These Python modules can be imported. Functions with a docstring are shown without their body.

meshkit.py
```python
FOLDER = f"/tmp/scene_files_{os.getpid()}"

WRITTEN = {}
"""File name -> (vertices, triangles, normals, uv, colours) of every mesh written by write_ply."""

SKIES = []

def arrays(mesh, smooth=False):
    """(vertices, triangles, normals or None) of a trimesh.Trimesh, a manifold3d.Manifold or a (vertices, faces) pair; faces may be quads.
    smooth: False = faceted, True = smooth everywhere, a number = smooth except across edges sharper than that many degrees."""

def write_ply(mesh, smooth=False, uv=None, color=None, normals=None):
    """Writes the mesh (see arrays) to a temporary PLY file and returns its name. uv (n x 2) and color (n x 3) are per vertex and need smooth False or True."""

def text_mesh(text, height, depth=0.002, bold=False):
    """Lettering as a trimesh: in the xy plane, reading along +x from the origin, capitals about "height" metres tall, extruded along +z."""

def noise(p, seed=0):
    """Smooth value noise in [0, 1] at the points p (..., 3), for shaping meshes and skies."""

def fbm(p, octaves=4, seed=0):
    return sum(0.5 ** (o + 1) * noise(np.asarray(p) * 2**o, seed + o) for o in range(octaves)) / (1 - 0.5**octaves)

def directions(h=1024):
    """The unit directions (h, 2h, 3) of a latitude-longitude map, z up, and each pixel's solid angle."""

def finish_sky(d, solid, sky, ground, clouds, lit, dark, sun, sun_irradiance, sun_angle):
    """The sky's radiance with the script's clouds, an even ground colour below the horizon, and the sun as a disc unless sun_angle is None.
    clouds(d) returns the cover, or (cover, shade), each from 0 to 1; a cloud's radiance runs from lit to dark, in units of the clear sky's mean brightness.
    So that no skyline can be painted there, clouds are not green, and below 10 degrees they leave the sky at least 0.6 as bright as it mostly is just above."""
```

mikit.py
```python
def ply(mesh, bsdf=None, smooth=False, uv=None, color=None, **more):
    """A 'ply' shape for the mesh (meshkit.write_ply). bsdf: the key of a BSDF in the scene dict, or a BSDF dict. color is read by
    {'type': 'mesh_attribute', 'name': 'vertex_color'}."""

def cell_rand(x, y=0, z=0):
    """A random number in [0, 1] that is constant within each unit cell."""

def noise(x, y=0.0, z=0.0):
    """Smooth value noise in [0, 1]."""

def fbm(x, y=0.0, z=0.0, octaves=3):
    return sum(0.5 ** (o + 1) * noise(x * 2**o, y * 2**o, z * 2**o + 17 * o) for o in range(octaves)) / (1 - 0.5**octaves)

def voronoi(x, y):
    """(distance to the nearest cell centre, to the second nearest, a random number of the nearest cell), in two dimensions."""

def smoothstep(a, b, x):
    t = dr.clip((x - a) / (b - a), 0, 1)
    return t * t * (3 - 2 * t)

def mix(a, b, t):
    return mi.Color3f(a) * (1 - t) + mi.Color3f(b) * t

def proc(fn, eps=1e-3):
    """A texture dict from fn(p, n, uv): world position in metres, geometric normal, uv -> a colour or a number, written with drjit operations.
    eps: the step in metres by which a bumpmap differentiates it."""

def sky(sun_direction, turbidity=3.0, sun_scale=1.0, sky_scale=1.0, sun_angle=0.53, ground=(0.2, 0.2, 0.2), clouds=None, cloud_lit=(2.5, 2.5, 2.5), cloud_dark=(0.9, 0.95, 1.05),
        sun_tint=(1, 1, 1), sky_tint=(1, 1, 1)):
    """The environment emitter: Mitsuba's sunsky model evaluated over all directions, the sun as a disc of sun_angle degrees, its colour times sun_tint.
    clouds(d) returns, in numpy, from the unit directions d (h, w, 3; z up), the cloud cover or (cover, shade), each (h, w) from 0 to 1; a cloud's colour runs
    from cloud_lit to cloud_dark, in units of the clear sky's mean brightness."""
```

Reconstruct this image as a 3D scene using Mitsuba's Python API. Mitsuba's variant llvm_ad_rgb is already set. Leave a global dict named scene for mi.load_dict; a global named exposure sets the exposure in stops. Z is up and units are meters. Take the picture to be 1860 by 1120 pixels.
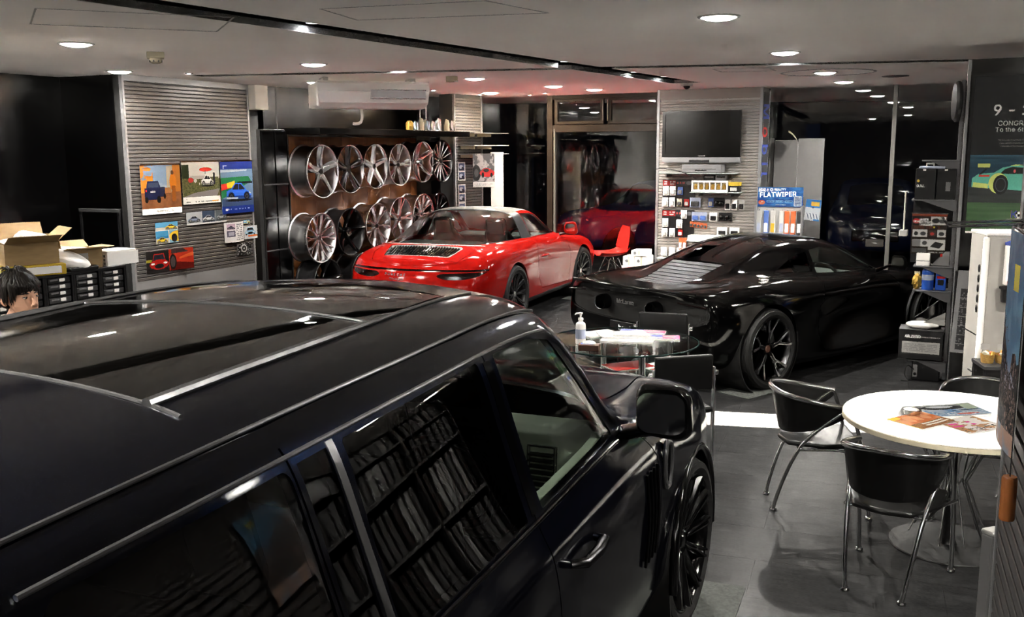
import math, random
import numpy as np, trimesh, mitsuba as mi, drjit as dr
import mikit, meshkit, manifold3d as m3
from shapely.geometry import Polygon, LineString, Point, box as sbox
from shapely import affinity
from shapely.ops import unary_union
from scipy.interpolate import Akima1DInterpolator
from scipy.ndimage import gaussian_filter1d

T = mi.ScalarTransform4f
scene, labels = {}, {}

# ------------------------------------------------------------------ camera
CAM_H, PITCH, ROLL, FOCAL = 2.17, math.radians(9.35), math.radians(-0.35), 1760.0
_fw = np.array([0, math.cos(PITCH), -math.sin(PITCH)])
_up0 = np.array([0, math.sin(PITCH), math.cos(PITCH)])
_up = -np.array([1.0, 0, 0]) * math.sin(ROLL) + _up0 * math.cos(ROLL)
scene['camera'] = {'type': 'perspective', 'fov_axis': 'x', 'fov': 2 * math.degrees(math.atan(930 / FOCAL)), 'near_clip': 0.05, 'far_clip': 200.0,
                   'to_world': T().look_at(origin=[0, 0, CAM_H], target=(np.array([0, 0, CAM_H]) + _fw).tolist(), up=_up.tolist())}
# ------------------------------------------------------------------ light levels
exposure = 3.85
LAMP = 20.0          # radiance of the downlight lenses
BEAM = 5.0           # intensity of a downlight straight down; its reflector keeps most of the light off the upper walls
SPOT = 110.0         # radiance of the little halogen lamps
scene['night_sky'] = {'type': 'constant', 'radiance': {'type': 'rgb', 'value': [0.0012, 0.0016, 0.0032]}}

CEIL = 3.05
AX = math.radians(20.0)                       # the room's main axis, measured from straight ahead
AXF, AXR = np.array([math.sin(AX), math.cos(AX)]), np.array([math.cos(AX), -math.sin(AX)])


# ------------------------------------------------------------------ materials
def mat(key, d, two=True):
    scene[key] = {'type': 'twosided', 'b': d} if two else d
    return key


def rgb(c):
    return {'type': 'rgb', 'value': [float(x) for x in c]} if isinstance(c, (list, tuple, np.ndarray)) else c


def pr(key, col, rough=0.5, metal=0.0, cc=0.0, spec=0.5, ccg=0.95, **k):
    return mat(key, {'type': 'principled', 'base_color': rgb(col), 'roughness': rough, 'metallic': metal, 'clearcoat': cc, 'clearcoat_gloss': ccg, 'specular': spec, **k})


def plastic(key, col, alpha=0.05, ior=1.5):
    return mat(key, {'type': 'roughplastic', 'diffuse_reflectance': rgb(col), 'alpha': alpha, 'int_ior': ior, 'nonlinear': True})


def smoothp(key, col, ior=1.5):
    return mat(key, {'type': 'plastic', 'diffuse_reflectance': rgb(col), 'int_ior': ior, 'nonlinear': True})


def chrome(key, col=(.78, .78, .78), alpha=0.06):
    return mat(key, {'type': 'roughconductor', 'material': 'none', 'specular_reflectance': rgb(col), 'alpha': alpha})


def pane_glass(key, tint=1.0, ior=1.5):
    t = tint if isinstance(tint, (list, tuple)) else (tint,) * 3
    return mat(key, {'type': 'thindielectric', 'int_ior': ior, 'specular_transmittance': rgb(t)}, two=False)


# ------------------------------------------------------------------ entries
def key_for(name):
    if name not in scene and name not in _things and not any(k.startswith(name + '__') for k in ()):
        return name
    i = 1
    while f'{name}_{i:03d}' in scene or f'{name}_{i:03d}' in _things:
        i += 1
    return f'{name}_{i:03d}'


_things = set()
ORD = ['first', 'second', 'third', 'fourth', 'fifth', 'sixth', 'seventh', 'eighth', 'ninth', 'tenth']


def thing(name, label, cat, group=None):
    k = key_for(name)
    _things.add(k)
    labels[k] = {'label': label, 'category': cat}
    if group:
        labels[k]['group'] = group
    return k


def struct(name, mesh, m, smooth=False, label=None):
    k = key_for(name)
    scene[k] = mikit.ply(mesh, m, smooth=smooth)
    labels[k] = {'kind': 'structure'}
    if label:
        labels[k]['label'] = label
    return k


def part(parent, name, mesh, m, smooth=False, tw=None, label=None, **more):
    """one mesh as a child of parent (or, with parent None, a top-level entry)"""
    k = key_for(f'{parent}__{name}')
    d = dict(mesh) if isinstance(mesh, dict) else mikit.ply(mesh, m, smooth=smooth, **more)
    if isinstance(mesh, dict) and m is not None:
        d['bsdf'] = {'type': 'ref', 'id': m}
    if tw is not None:
        d['to_world'] = tw
    scene[k] = d
    if label:
        labels[k] = {'label': label}
    return k


def whole(name, mesh, m, label, cat, group=None, smooth=False, tw=None):
    k = key_for(name)
    d = dict(mesh) if isinstance(mesh, dict) else mikit.ply(mesh, m, smooth=smooth)
    if tw is not None:
        d['to_world'] = tw
    scene[k] = d
    labels[k] = {'label': label, 'category': cat}
    if group:
        labels[k]['group'] = group
    return k


# ------------------------------------------------------------------ mesh helpers
def cat(*ms):
    ms = [m for g in ms for m in (g if isinstance(g, (list, tuple)) else [g])]
    return trimesh.util.concatenate([tm(m) for m in ms])


def tm(m):
    if hasattr(m, 'to_mesh'):
        q = m.to_mesh()
        return trimesh.Trimesh(np.asarray(q.vert_properties)[:, :3], np.asarray(q.tri_verts), process=False)
    return m


def man(m):
    m = tm(m)
    return m3.Manifold(m3.Mesh(np.asarray(m.vertices, np.float32), np.asarray(m.faces, np.uint32)))


def box(x0, x1, y0, y1, z0, z1):
    b = trimesh.creation.box((abs(x1 - x0), abs(y1 - y0), abs(z1 - z0)))
    b.apply_translation(((x0 + x1) / 2, (y0 + y1) / 2, (z0 + z1) / 2))
    return b


def rbox(x0, x1, y0, y1, z0, z1, r=0.01, seg=8):
    """rounded box"""
    r = min(r, (x1 - x0) / 2.01, (y1 - y0) / 2.01, (z1 - z0) / 2.01)
    s = m3.Manifold.sphere(r, seg)
    return tm(m3.Manifold.batch_hull([s.translate((x, y, z)) for x in (x0 + r, x1 - r) for y in (y0 + r, y1 - r) for z in (z0 + r, z1 - r)]))


def cbox(x0, x1, y0, y1, z0, z1, c=0.004):
    """chamfered box"""
    c = min(c, (x1 - x0) / 2.1, (y1 - y0) / 2.1, (z1 - z0) / 2.1)
    P = []
    for x, sx in ((x0, 1), (x1, -1)):
        for y, sy in ((y0, 1), (y1, -1)):
            for z, sz in ((z0, 1), (z1, -1)):
                P += [(x + c * sx, y + c * sy, z), (x + c * sx, y, z + c * sz), (x, y + c * sy, z + c * sz)]
    return trimesh.convex.convex_hull(np.array(P))


def prism(poly, h):
    """shapely polygon extruded from z=0 to h"""
    gs = [g for g in getattr(poly, 'geoms', [poly]) if g.area > 1e-9]
    return trimesh.util.concatenate([trimesh.creation.extrude_polygon(g, h, engine='earcut') for g in gs])


def tube(pts, r, sides=10, closed=False, smooth_n=0):
    p = np.asarray(pts, float)
    if smooth_n:
        p = spline(p, smooth_n, closed)
    n = len(p)
    if closed:
        t = np.roll(p, -1, 0) - np.roll(p, 1, 0)
    else:
        t = np.gradient(p, axis=0)
    t /= np.linalg.norm(t, axis=1, keepdims=True) + 1e-12
    r = np.broadcast_to(r, (n,))
    a = np.cross(t[0], [0, 0, 1.0] if abs(t[0][2]) < .9 else [1.0, 0, 0]); a /= np.linalg.norm(a)
    A = []
    for k in range(n):
        a = a - t[k] * (a @ t[k]); a /= np.linalg.norm(a) + 1e-12
        A.append(a)
    A = np.array(A); B = np.cross(t, A)
    ang = np.arange(sides) * 2 * np.pi / sides
    v = (p[:, None] + r[:, None, None] * (np.cos(ang)[None, :, None] * A[:, None] + np.sin(ang)[None, :, None] * B[:, None])).reshape(-1, 3)
    F = []
    for i in range(n if closed else n - 1):
        i2 = (i + 1) % n
        for j in range(sides):
            j2 = (j + 1) % sides
            F += [(i * sides + j, i * sides + j2, i2 * sides + j2), (i * sides + j, i2 * sides + j2, i2 * sides + j)]
    if not closed:
        v = np.vstack([v, p[:1], p[-1:]])
        for j in range(sides):
            j2 = (j + 1) % sides
            F += [(n * sides, j2, j), (n * sides + 1, (n - 1) * sides + j, (n - 1) * sides + j2)]
    return trimesh.Trimesh(v, np.array(F), process=False)


def spline(p, n, closed=False):
    """n samples per span through the points"""
    p = np.asarray(p, float)
    if closed:
        q = np.vstack([p[-3:], p, p[:3]])
    else:
        q = p
    s = np.r_[0, np.cumsum(np.linalg.norm(np.diff(q, axis=0), axis=1))]
    if len(q) < 3:
        return np.array([q[0] + (q[-1] - q[0]) * u for u in np.linspace(0, 1, n + 1)])
    f = Akima1DInterpolator(s, q, method='makima')
    if closed:
        k = np.concatenate([np.linspace(s[i], s[i + 1], n, endpoint=False) for i in range(3, 3 + len(p))])
    else:
        k = np.concatenate([np.linspace(s[i], s[i + 1], n, endpoint=False) for i in range(len(p) - 1)] + [[s[-1]]])
    return f(k)


def lathe(profile, n=48, arc=None):
    """profile of (r, z) turned about z; closed profiles give solids"""
    p = np.asarray(profile, float)
    ang = np.arange(n) * 2 * np.pi / n
    v = np.stack([p[:, None, 0] * np.cos(ang), p[:, None, 0] * np.sin(ang), np.broadcast_to(p[:, None, 1], (len(p), n))], -1).reshape(-1, 3)
    F = []
    for i in range(len(p) - 1):
        for j in range(n):
            j2 = (j + 1) % n
            F += [(i * n + j, i * n + j2, (i + 1) * n + j2), (i * n + j, (i + 1) * n + j2, (i + 1) * n + j)]
    m = trimesh.Trimesh(v, np.array(F), process=False)
    m.merge_vertices()
    m.update_faces(m.nondegenerate_faces())
    return m


def xf(m, t=(0, 0, 0), rz=0.0, rx=0.0, ry=0.0, s=None):
    m = tm(m).copy()
    if s is not None:
        m.apply_scale(s)
    for a, ax in ((rx, [1, 0, 0]), (ry, [0, 1, 0]), (rz, [0, 0, 1])):
        if a:
            m.apply_transform(trimesh.transformations.rotation_matrix(math.radians(a), ax))
    m.apply_translation(t)
    return m


def place(x, y, z=0.0, rz=0.0):
    return T().translate([x, y, z]).rotate([0, 0, 1], rz)


def frame(o, ux, uy, uz):
    """a transform from the axes and the origin"""
    M = np.eye(4)
    M[:3, 0], M[:3, 1], M[:3, 2], M[:3, 3] = ux, uy, uz, o
    return T(M)


def grid_mesh(V, wrap=False):
    R, S = V.shape[:2]
    i, j = np.meshgrid(np.arange(R - 1), np.arange(S if wrap else S - 1), indexing='ij')
    a, b, c, d = i * S + j, i * S + (j + 1) % S, (i + 1) * S + (j + 1) % S, (i + 1) * S + j
    F = np.concatenate([np.stack([a, b, c], -1).reshape(-1, 3), np.stack([a, c, d], -1).reshape(-1, 3)])
    return trimesh.Trimesh(V.reshape(-1, 3), F, process=False)


def mirror_y(m):
    m = tm(m).copy()
    m.vertices[:, 1] *= -1
    m.faces = m.faces[:, ::-1]
    return m


def rrect(w, h, r, n=6):
    return sbox(-w / 2 + r, -h / 2 + r, w / 2 - r, h / 2 - r).buffer(r, quad_segs=n)


def scurve(pts, n=8, closed=True):
    """smooth shapely polygon / polyline through points"""
    q = spline([(x, y, 0) for x, y in pts], n, closed)[:, :2]
    return Polygon(q) if closed else LineString(q)


# ------------------------------------------------------------------ car bodies
def loft(rows, ns=7, nr=6, blur=1.0):
    """rows[k][s] = (x, y, z): control lines from the floor's middle up over the side to the roof's middle, each from the nose's middle to the tail's middle.
    Returns the dense half grid (rows, stations, 3)."""
    P = np.array(rows, float)
    def param(A):           # chord-length parameter along axis 0, averaged over axis 1
        d = np.linalg.norm(np.diff(A, axis=0), axis=2).mean(1)
        return np.r_[0, np.cumsum(np.maximum(d, 0.02) ** 0.6)]
    flip = np.array([1, -1, 1.0])
    def dense(A, n):
        q = np.concatenate([A[2:0:-1] * flip, A, A[-2:-4:-1] * flip])
        u = param(q)
        f = Akima1DInterpolator(u, q, method='makima')
        k = np.concatenate([np.linspace(u[i], u[i + 1], n, endpoint=False) for i in range(2, len(u) - 3)] + [[u[-3]]])
        return f(k)
    G = dense(P.transpose(1, 0, 2), ns).transpose(1, 0, 2)     # along the car
    G = dense(G, nr)                                           # around it
    if blur:
        a = np.concatenate([G[6:0:-1] * flip, G, G[-2:-8:-1] * flip])
        a = gaussian_filter1d(a, blur, axis=0, mode='nearest')
        G = a[6:-6]
        a = np.concatenate([G[:, 6:0:-1] * flip, G, G[:, -2:-8:-1] * flip], 1)
        a = gaussian_filter1d(a, blur, axis=1, mode='nearest')
        G = a[:, 6:-6]
    G[0, :, 1] = G[-1, :, 1] = 0
    G[:, 0, 1] = G[:, -1, 1] = 0
    G[:, 1:-1, 1] = np.where((np.arange(len(G)) % (len(G) - 1) == 0)[:, None], 0, np.maximum(G[:, 1:-1, 1], 1e-4))
    return G


def closed_body(G):
    h = grid_mesh(G)
    m = trimesh.util.concatenate([h, mirror_y(h)])
    m.merge_vertices(digits_vertex=6)
    m.update_faces(m.nondegenerate_faces())
    m.remove_unreferenced_vertices()
    if m.volume < 0:
        m.invert()
    return m


def shell_of(body, t):
    """(outer, inner) manifolds; the inner one is the outer one moved in by t along its normals"""
    v, f, n = meshkit.arrays(body, True)
    inner = trimesh.Trimesh(np.array(body.vertices) - n * t, body.faces, process=False)
    return man(body), man(inner)


def side_prism(poly, y0, y1):
    """polygon in (x, z) as a solid between y0 and y1"""
    m = prism(poly, abs(y1 - y0))
    v = m.vertices.copy()
    m = trimesh.Trimesh(np.stack([v[:, 0], min(y0, y1) + v[:, 2], v[:, 1]], -1), m.faces[:, ::-1], process=False)
    return man(m)


def top_prism(poly, z0, z1):
    return man(xf(prism(poly, z1 - z0), (0, 0, z0)))


def rear_prism(poly, x0, x1):
    """polygon in (y, z) as a solid between x0 and x1"""
    m = prism(poly, x1 - x0)
    v = m.vertices
    return man(trimesh.Trimesh(np.stack([x0 + v[:, 2], v[:, 0], v[:, 1]], -1), m.faces, process=False))


def cyl_y(x, z, r, y0, y1, n=64):
    return m3.Manifold.cylinder(abs(y1 - y0), r, r, n).rotate((-90, 0, 0)).translate((x, min(y0, y1), z))


def gap(line, w=0.006):
    """shut line: a polyline as a thin polygon"""
    return (line if hasattr(line, 'buffer') else LineString(line)).buffer(w / 2, cap_style=2)


class Car:
    """places parts given in the car's own axes (x ahead, y right, z up)"""
    def __init__(s, key, ox, oy, yaw, scale=1.0):
        a = math.radians(yaw)
        s.k = scale
        s.key, s.o = key, np.array([ox, oy, 0.0])
        s.F, s.R = np.array([math.sin(a), math.cos(a), 0]), np.array([math.cos(a), -math.sin(a), 0])

    def go(s, m):
        m = tm(m)
        v = np.asarray(m.vertices) * s.k
        w = s.o + v[:, :1] * s.F + v[:, 1:2] * s.R + v[:, 2:] * [0, 0, 1.0]
        return trimesh.Trimesh(w, np.asarray(m.faces)[:, ::-1], process=False)      # (F, R, up) is left-handed

    def add(s, name, m, material, smooth=30, parent=None, label=None, tw=None):
        m = tm(m)
        if len(m.faces) == 0:
            return None
        return part(parent or s.key, name, s.go(m), material, smooth, label=label)

# ------------------------------------------------------------------ the materials in use
def _floor_col(p, n, uv):
    c, s = math.cos(AX), math.sin(AX)
    u, v = p.x * c - p.y * s, p.x * s + p.y * c
    a = mikit.fbm(u * 1.1, v * 0.5, 3.0, 4)
    streak = mikit.fbm(u * 5.0, v * 34.0, 8.0, 3)
    spots = mikit.smoothstep(0.62, 0.8, mikit.fbm(u * 9.0, v * 9.0, 1.0, 3))
    t = 0.0095 + 0.014 * (a - 0.5) + 0.010 * (streak - 0.5) + 0.006 * spots
    tile = mikit.cell_rand(dr.floor(u / 0.9144), dr.floor(v / 0.4572)) * 0.006
    t = dr.maximum(t + tile * .35 + 0.007 * (mikit.noise(u * 90, v * 130, 2.0) - .5), 0.002)
    return mi.Color3f(t, t, t * 1.02)


def _floor_rough(p, n, uv):
    return 0.20 + 0.18 * mikit.fbm(p.x * 2.3, p.y * 2.3, 0.0, 4) + 0.06 * mikit.fbm(p.x * 30, p.y * 9, 0.0, 2)


mat('mat_floor', {'type': 'blendbsdf', 'weight': .22, 'a': {'type': 'diffuse', 'reflectance': mikit.proc(_floor_col)}, 'b': {'type': 'principled', 'base_color': mikit.proc(_floor_col), 'roughness': mikit.proc(_floor_rough), 'specular': 0.4}})
pr('mat_floor_line', mikit.proc(lambda p, n, uv: mikit.mix((.62, .60, .55), (.72, .70, .66), mikit.fbm(p.x * 14, p.y * 14, 0, 3))), .35)
pr('mat_joint', (.008, .008, .008), .7)
pr('mat_ceiling', mikit.proc(lambda p, n, uv: mikit.mix((.82, .79, .75), (.90, .87, .825), mikit.fbm(p.x * 1.3, p.y * 1.3, 0, 4))), .85, spec=.2)
pr('mat_slot', (.0012, .0012, .0012), .8, spec=.05)
plastic('mat_black_wall', (.0012, .0012, .0014), .05)
plastic('mat_black_dull', (.004, .004, .004), .3)
plastic('mat_black_gloss', (.0014, .0014, .0016), .03)
pr('mat_black_matt', (.004, .004, .004), .6, spec=.3)
pr('mat_black_satin', (.004, .004, .0044), .32, spec=.4)
pr('mat_dark_gray', (.018, .018, .019), .5)
pr('mat_mid_gray', (.11, .11, .11), .5)
pr('mat_light_gray', (.32, .315, .30), .5)
pr('mat_white', (.82, .80, .76), .45)
pr('mat_white_gloss', (.84, .83, .80), .12, spec=.5)
pr('mat_cream', (.84, .86, .72), .5)
pr('mat_ivory', (.40, .36, .26), .45)
pr('mat_silver_paint', (.26, .26, .265), .34, metal=.7)
pr('mat_slat', mikit.proc(lambda p, n, uv: mikit.mix((.075, .070, .069), (.095, .09, .089), mikit.noise(p.x * 3, p.y * 3, p.z * 90))), .34, metal=.65)
pr('mat_slat_edge', (.13, .13, .135), .35, metal=.8)
chrome('mat_chrome', (.80, .80, .80), .05)
chrome('mat_polished', (.74, .74, .75), .09)
chrome('mat_brushed', (.56, .56, .57), .22)
chrome('mat_silver_wheel', (.66, .66, .67), .20)
chrome('mat_dark_chrome', (.10, .10, .105), .12)
chrome('mat_mirror', (.80, .82, .80), .01)
pr('mat_red_plastic', (.26, .008, .006), .25, spec=.5)
pr('mat_rubber', (.004, .004, .004), .6, spec=.25)
pr('mat_leather', (.0025, .0025, .0025), .34, spec=.35)
pr('mat_glass_edge', (.003, .010, .009), .12)
pane_glass('mat_pane', .92)
pane_glass('mat_shop_glass', .75)
pane_glass('mat_car_glass', (.70, .74, .72))
pane_glass('mat_tint_glass', (.02, .02, .022))
pane_glass('mat_roof_glass', (.10, .10, .10))
mat('mat_table_glass', {'type': 'thindielectric', 'int_ior': 1.52, 'specular_transmittance': rgb((.80, .88, .86))}, two=False)
mat('mat_clear', {'type': 'dielectric', 'int_ior': 1.49}, two=False)


# ------------------------------------------------------------------ room
def wall_box(p, q, z0, z1, thick):
    """upright slab whose face runs from p to q; thick > 0 puts the slab on the left of the way p -> q"""
    p, q = np.array(p, float), np.array(q, float)
    d = (q - p) / np.linalg.norm(q - p)
    n = np.array([-d[1], d[0]]) * thick
    return prism_z(Polygon([p, q, q + n, p + n]), z0, z1)


def prism_z(poly, z0, z1):
    return xf(prism(poly, z1 - z0), (0, 0, z0))


def strip_poly(p, q, w):
    return LineString([p, q]).buffer(w / 2, cap_style=2)


class Plane:
    """an upright plane: u along p -> q, v up, w out of it (to the right of p -> q)"""
    def __init__(s, p, q):
        s.p, s.q = np.array([*p, 0.0]), np.array([*q, 0.0])
        s.len = np.linalg.norm(s.q - s.p)
        s.u = (s.q - s.p) / s.len
        s.n = np.array([s.u[1], -s.u[0], 0])
        s.rz = math.degrees(math.atan2(s.u[1], s.u[0]))

    def at(s, u, w=0.0, z=0.0):
        return s.p + s.u * u + s.n * w + np.array([0, 0, z])

    def go(s, m):
        """mesh in (u, v up, w out) axes -> world"""
        v = np.asarray(tm(m).vertices)
        return trimesh.Trimesh(s.p + v[:, :1] * s.u + v[:, 1:2] * [0, 0, 1.0] + v[:, 2:] * s.n, tm(m).faces, process=False)

    def box(s, u0, u1, z0, z1, w0, w1, c=0.0):
        return s.go(cbox(u0, u1, z0, z1, w0, w1, c) if c else box(u0, u1, z0, z1, w0, w1))

    def tw(s, u, z, w):
        return frame(s.at(u, w, z), s.u, [0, 0, 1.0], s.n)


# floor of vinyl tiles: the near ones are pieces, the rest is one slab
struct('floor', box(-14, 14, -6, 26, -.12, -.004), 'mat_joint')
_cells = []
_rng = random.Random(3)


def floor_tiles():
    tw_, th = .9144, .4572
    T1, T2 = [], []
    A = np.array([*AXF]); R = np.array([*AXR])
    near = []
    for i in range(-18, 34):
        for j in range(-14, 15):
            off = (i % 2) * tw_ * .5
            c = A * (i * th + th / 2) + R * (j * tw_ + off)
            if not (-9 < c[0] < 10.5 and -3 < c[1] < 19.5):
                continue
            q = [c + A * a * (th / 2 - .0008) + R * b * (tw_ / 2 - .0008) for a, b in ((-1, -1), (-1, 1), (1, 1), (1, -1))]
            vis = .6 < c[0] < 3.6 and 3.2 < c[1] < 8.6
            near.append((c, q, vis))
    far = []
    for c, q, vis in near:
        m = prism_z(Polygon(q), -.004, 0)
        if vis:
            part('floor', 'tile', m, 'mat_floor')
        else:
            far.append(m)
    k = part('floor', 'tile_field', trimesh.util.concatenate(far), 'mat_floor')
    labels[k] = {'kind': 'stuff', 'label': 'dark gray vinyl floor tiles'}


floor_tiles()
k = part('floor', 'stripe', prism_z(Polygon([(-1.2, 8.42), (-1.28, 8.02), (1.45, 7.46), (4.6, 6.80), (4.68, 7.2), (1.51, 7.87)]), .0, .003), 'mat_floor_line', label='broad white stripe across the dark floor')

# ceiling with two dark slots
SLOT_A = ((-5.28, 1.13), (2.44, 13.70), .42)
SLOT_B = ((-3.75, 11.88), (9.6, 9.55), .30)
slots = unary_union([strip_poly(*SLOT_A), strip_poly(*SLOT_B)])
ceil_poly = sbox(-10, -6, 11, 19.5).difference(slots)
struct('ceiling', prism_z(ceil_poly, CEIL, CEIL + .05), 'mat_ceiling')
part('ceiling', 'slot_lining', prism_z(slots.buffer(.02).difference(slots), CEIL + .004, CEIL + .30), 'mat_slot')
part('ceiling', 'slot_lining', prism_z(slots.buffer(.02), CEIL + .26, CEIL + .30), 'mat_slot')
for sl in (SLOT_A, SLOT_B):
    edge = strip_poly(sl[0], sl[1], sl[2])
for poly in [Polygon([(-2.2, 7.5), (-3.35, 7.0), (-2.95, 6.25), (-1.85, 6.72)]), Polygon([(-.15, 6.05), (-1.2, 6.35), (-1.05, 6.9), (.25, 6.6)]), Polygon([(2.3, 11.3), (2.9, 11.15), (3.1, 11.6), (2.5, 11.75)])]:
    fr = poly.exterior.buffer(.006)
    part('ceiling', 'hatch_frame', prism_z(fr, CEIL - .002, CEIL + .002), 'mat_light_gray')


def lens_mesh(r):
    return lathe([(0, -.030), (r * .4, -.028), (r * .75, -.021), (r * .95, -.010), (r, 0), (r, .002), (0, .002)], 32)


lens = mikit.ply(lens_mesh(.118), 'mat_white', smooth=True)
ring = mikit.ply(lathe([(.117, .004), (.117, -.006), (.125, -.010), (.143, -.006), (.146, 0), (.146, .004), (.117, .004)], 40), 'mat_light_gray', smooth=30)


def downlight(x, y, label, group=None):
    k = thing('downlight', label, 'ceiling light', group)
    scene[k + '__lens'] = {**lens, 'emitter': {'type': 'area', 'radiance': {'type': 'rgb', 'value': [LAMP, LAMP * .95, LAMP * .87]}}, 'to_world': place(x, y, CEIL)}
    scene[k + '__beam'] = {'type': 'spot', 'intensity': {'type': 'rgb', 'value': [BEAM, BEAM * .95, BEAM * .87]}, 'cutoff_angle': 74.0, 'beam_width': 12.0, 'to_world': T().look_at(origin=[x, y, CEIL - .034], target=[x, y, 0], up=[0, 1, 0])}
    part(k, 'trim_ring', ring, None, tw=place(x, y, CEIL))


for x, y, l in [(-3.59, 8.26, 'round downlight at the far left of the ceiling, nearest on the left'), (-4.35, 11.07, 'round downlight just above the top of the black wall on the left'),
                (-2.04, 10.32, 'round downlight to the right of the smoke detector, before the thin cross slot'), (-2.55, 13.04, 'round downlight above the left end of the air conditioner'),
                (-.45, 12.51, 'round downlight beyond the thin cross slot, beside the small ivory sensor box'), (1.42, 6.83, 'largest round downlight, nearest on the right half of the ceiling'),
                (2.58, 9.38, 'round downlight second from the front on the right half of the ceiling'), (3.76, 11.87, 'round downlight inside a large thin ring, beyond the cross slot on the right'),
                (4.56, 13.57, 'round downlight closest to the right hand window'), (.61, 14.13, 'round downlight above the window, left one of the pair before the red car'),
                (1.26, 14.97, 'round downlight above the window, right one of the pair before the red car'), (-.32, 15.67, 'small far downlight above the narrow slatted column')]:
    downlight(x, y, l)
for x, y in [(-4.4, 3.8), (-1.6, 1.6), (2.3, 2.9), (4.3, 5.2), (-4.2, -.8), (.4, -1.4), (3.6, -.6), (6.5, 7.6), (-7.2, 6.6), (-6.0, 8.6), (-8.2, 3.6)]:
    downlight(x, y, 'round downlight of the front part of the ceiling, out of the picture', 'downlights of the front part')
# a large service ring around one downlight, a speaker grille, sensors
whole('ceiling_access_ring', lathe([(.52, -.004), (.535, -.006), (.55, -.004), (.55, .002), (.52, .002), (.52, -.004)], 64), 'mat_light_gray', 'large thin ring let into the ceiling around a downlight', 'ceiling ring', smooth=30, tw=place(3.80, 11.9, CEIL))
whole('ceiling_speaker', lathe([(0, -.012), (.12, -.012), (.16, -.008), (.165, 0), (.165, .004), (0, .004)], 40), 'mat_mid_gray', 'round gray loudspeaker grille in the ceiling on the right', 'speaker', smooth=30, tw=place(4.86, 12.55, CEIL))
k = thing('smoke_detector', 'ivory smoke detector hanging from the ceiling on the left', 'smoke detector')
part(k, 'base', rbox(-.075, .075, -.075, .075, -.055, 0, .008), 'mat_ivory', 30, tw=place(-3.21, 9.02, CEIL, 20))
part(k, 'head', cat(lathe([(0, -.10), (.035, -.10), (.05, -.09), (.055, -.07), (.052, -.055), (0, -.055)], 28)), 'mat_ivory', 30, tw=place(-3.21, 9.02, CEIL))
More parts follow.
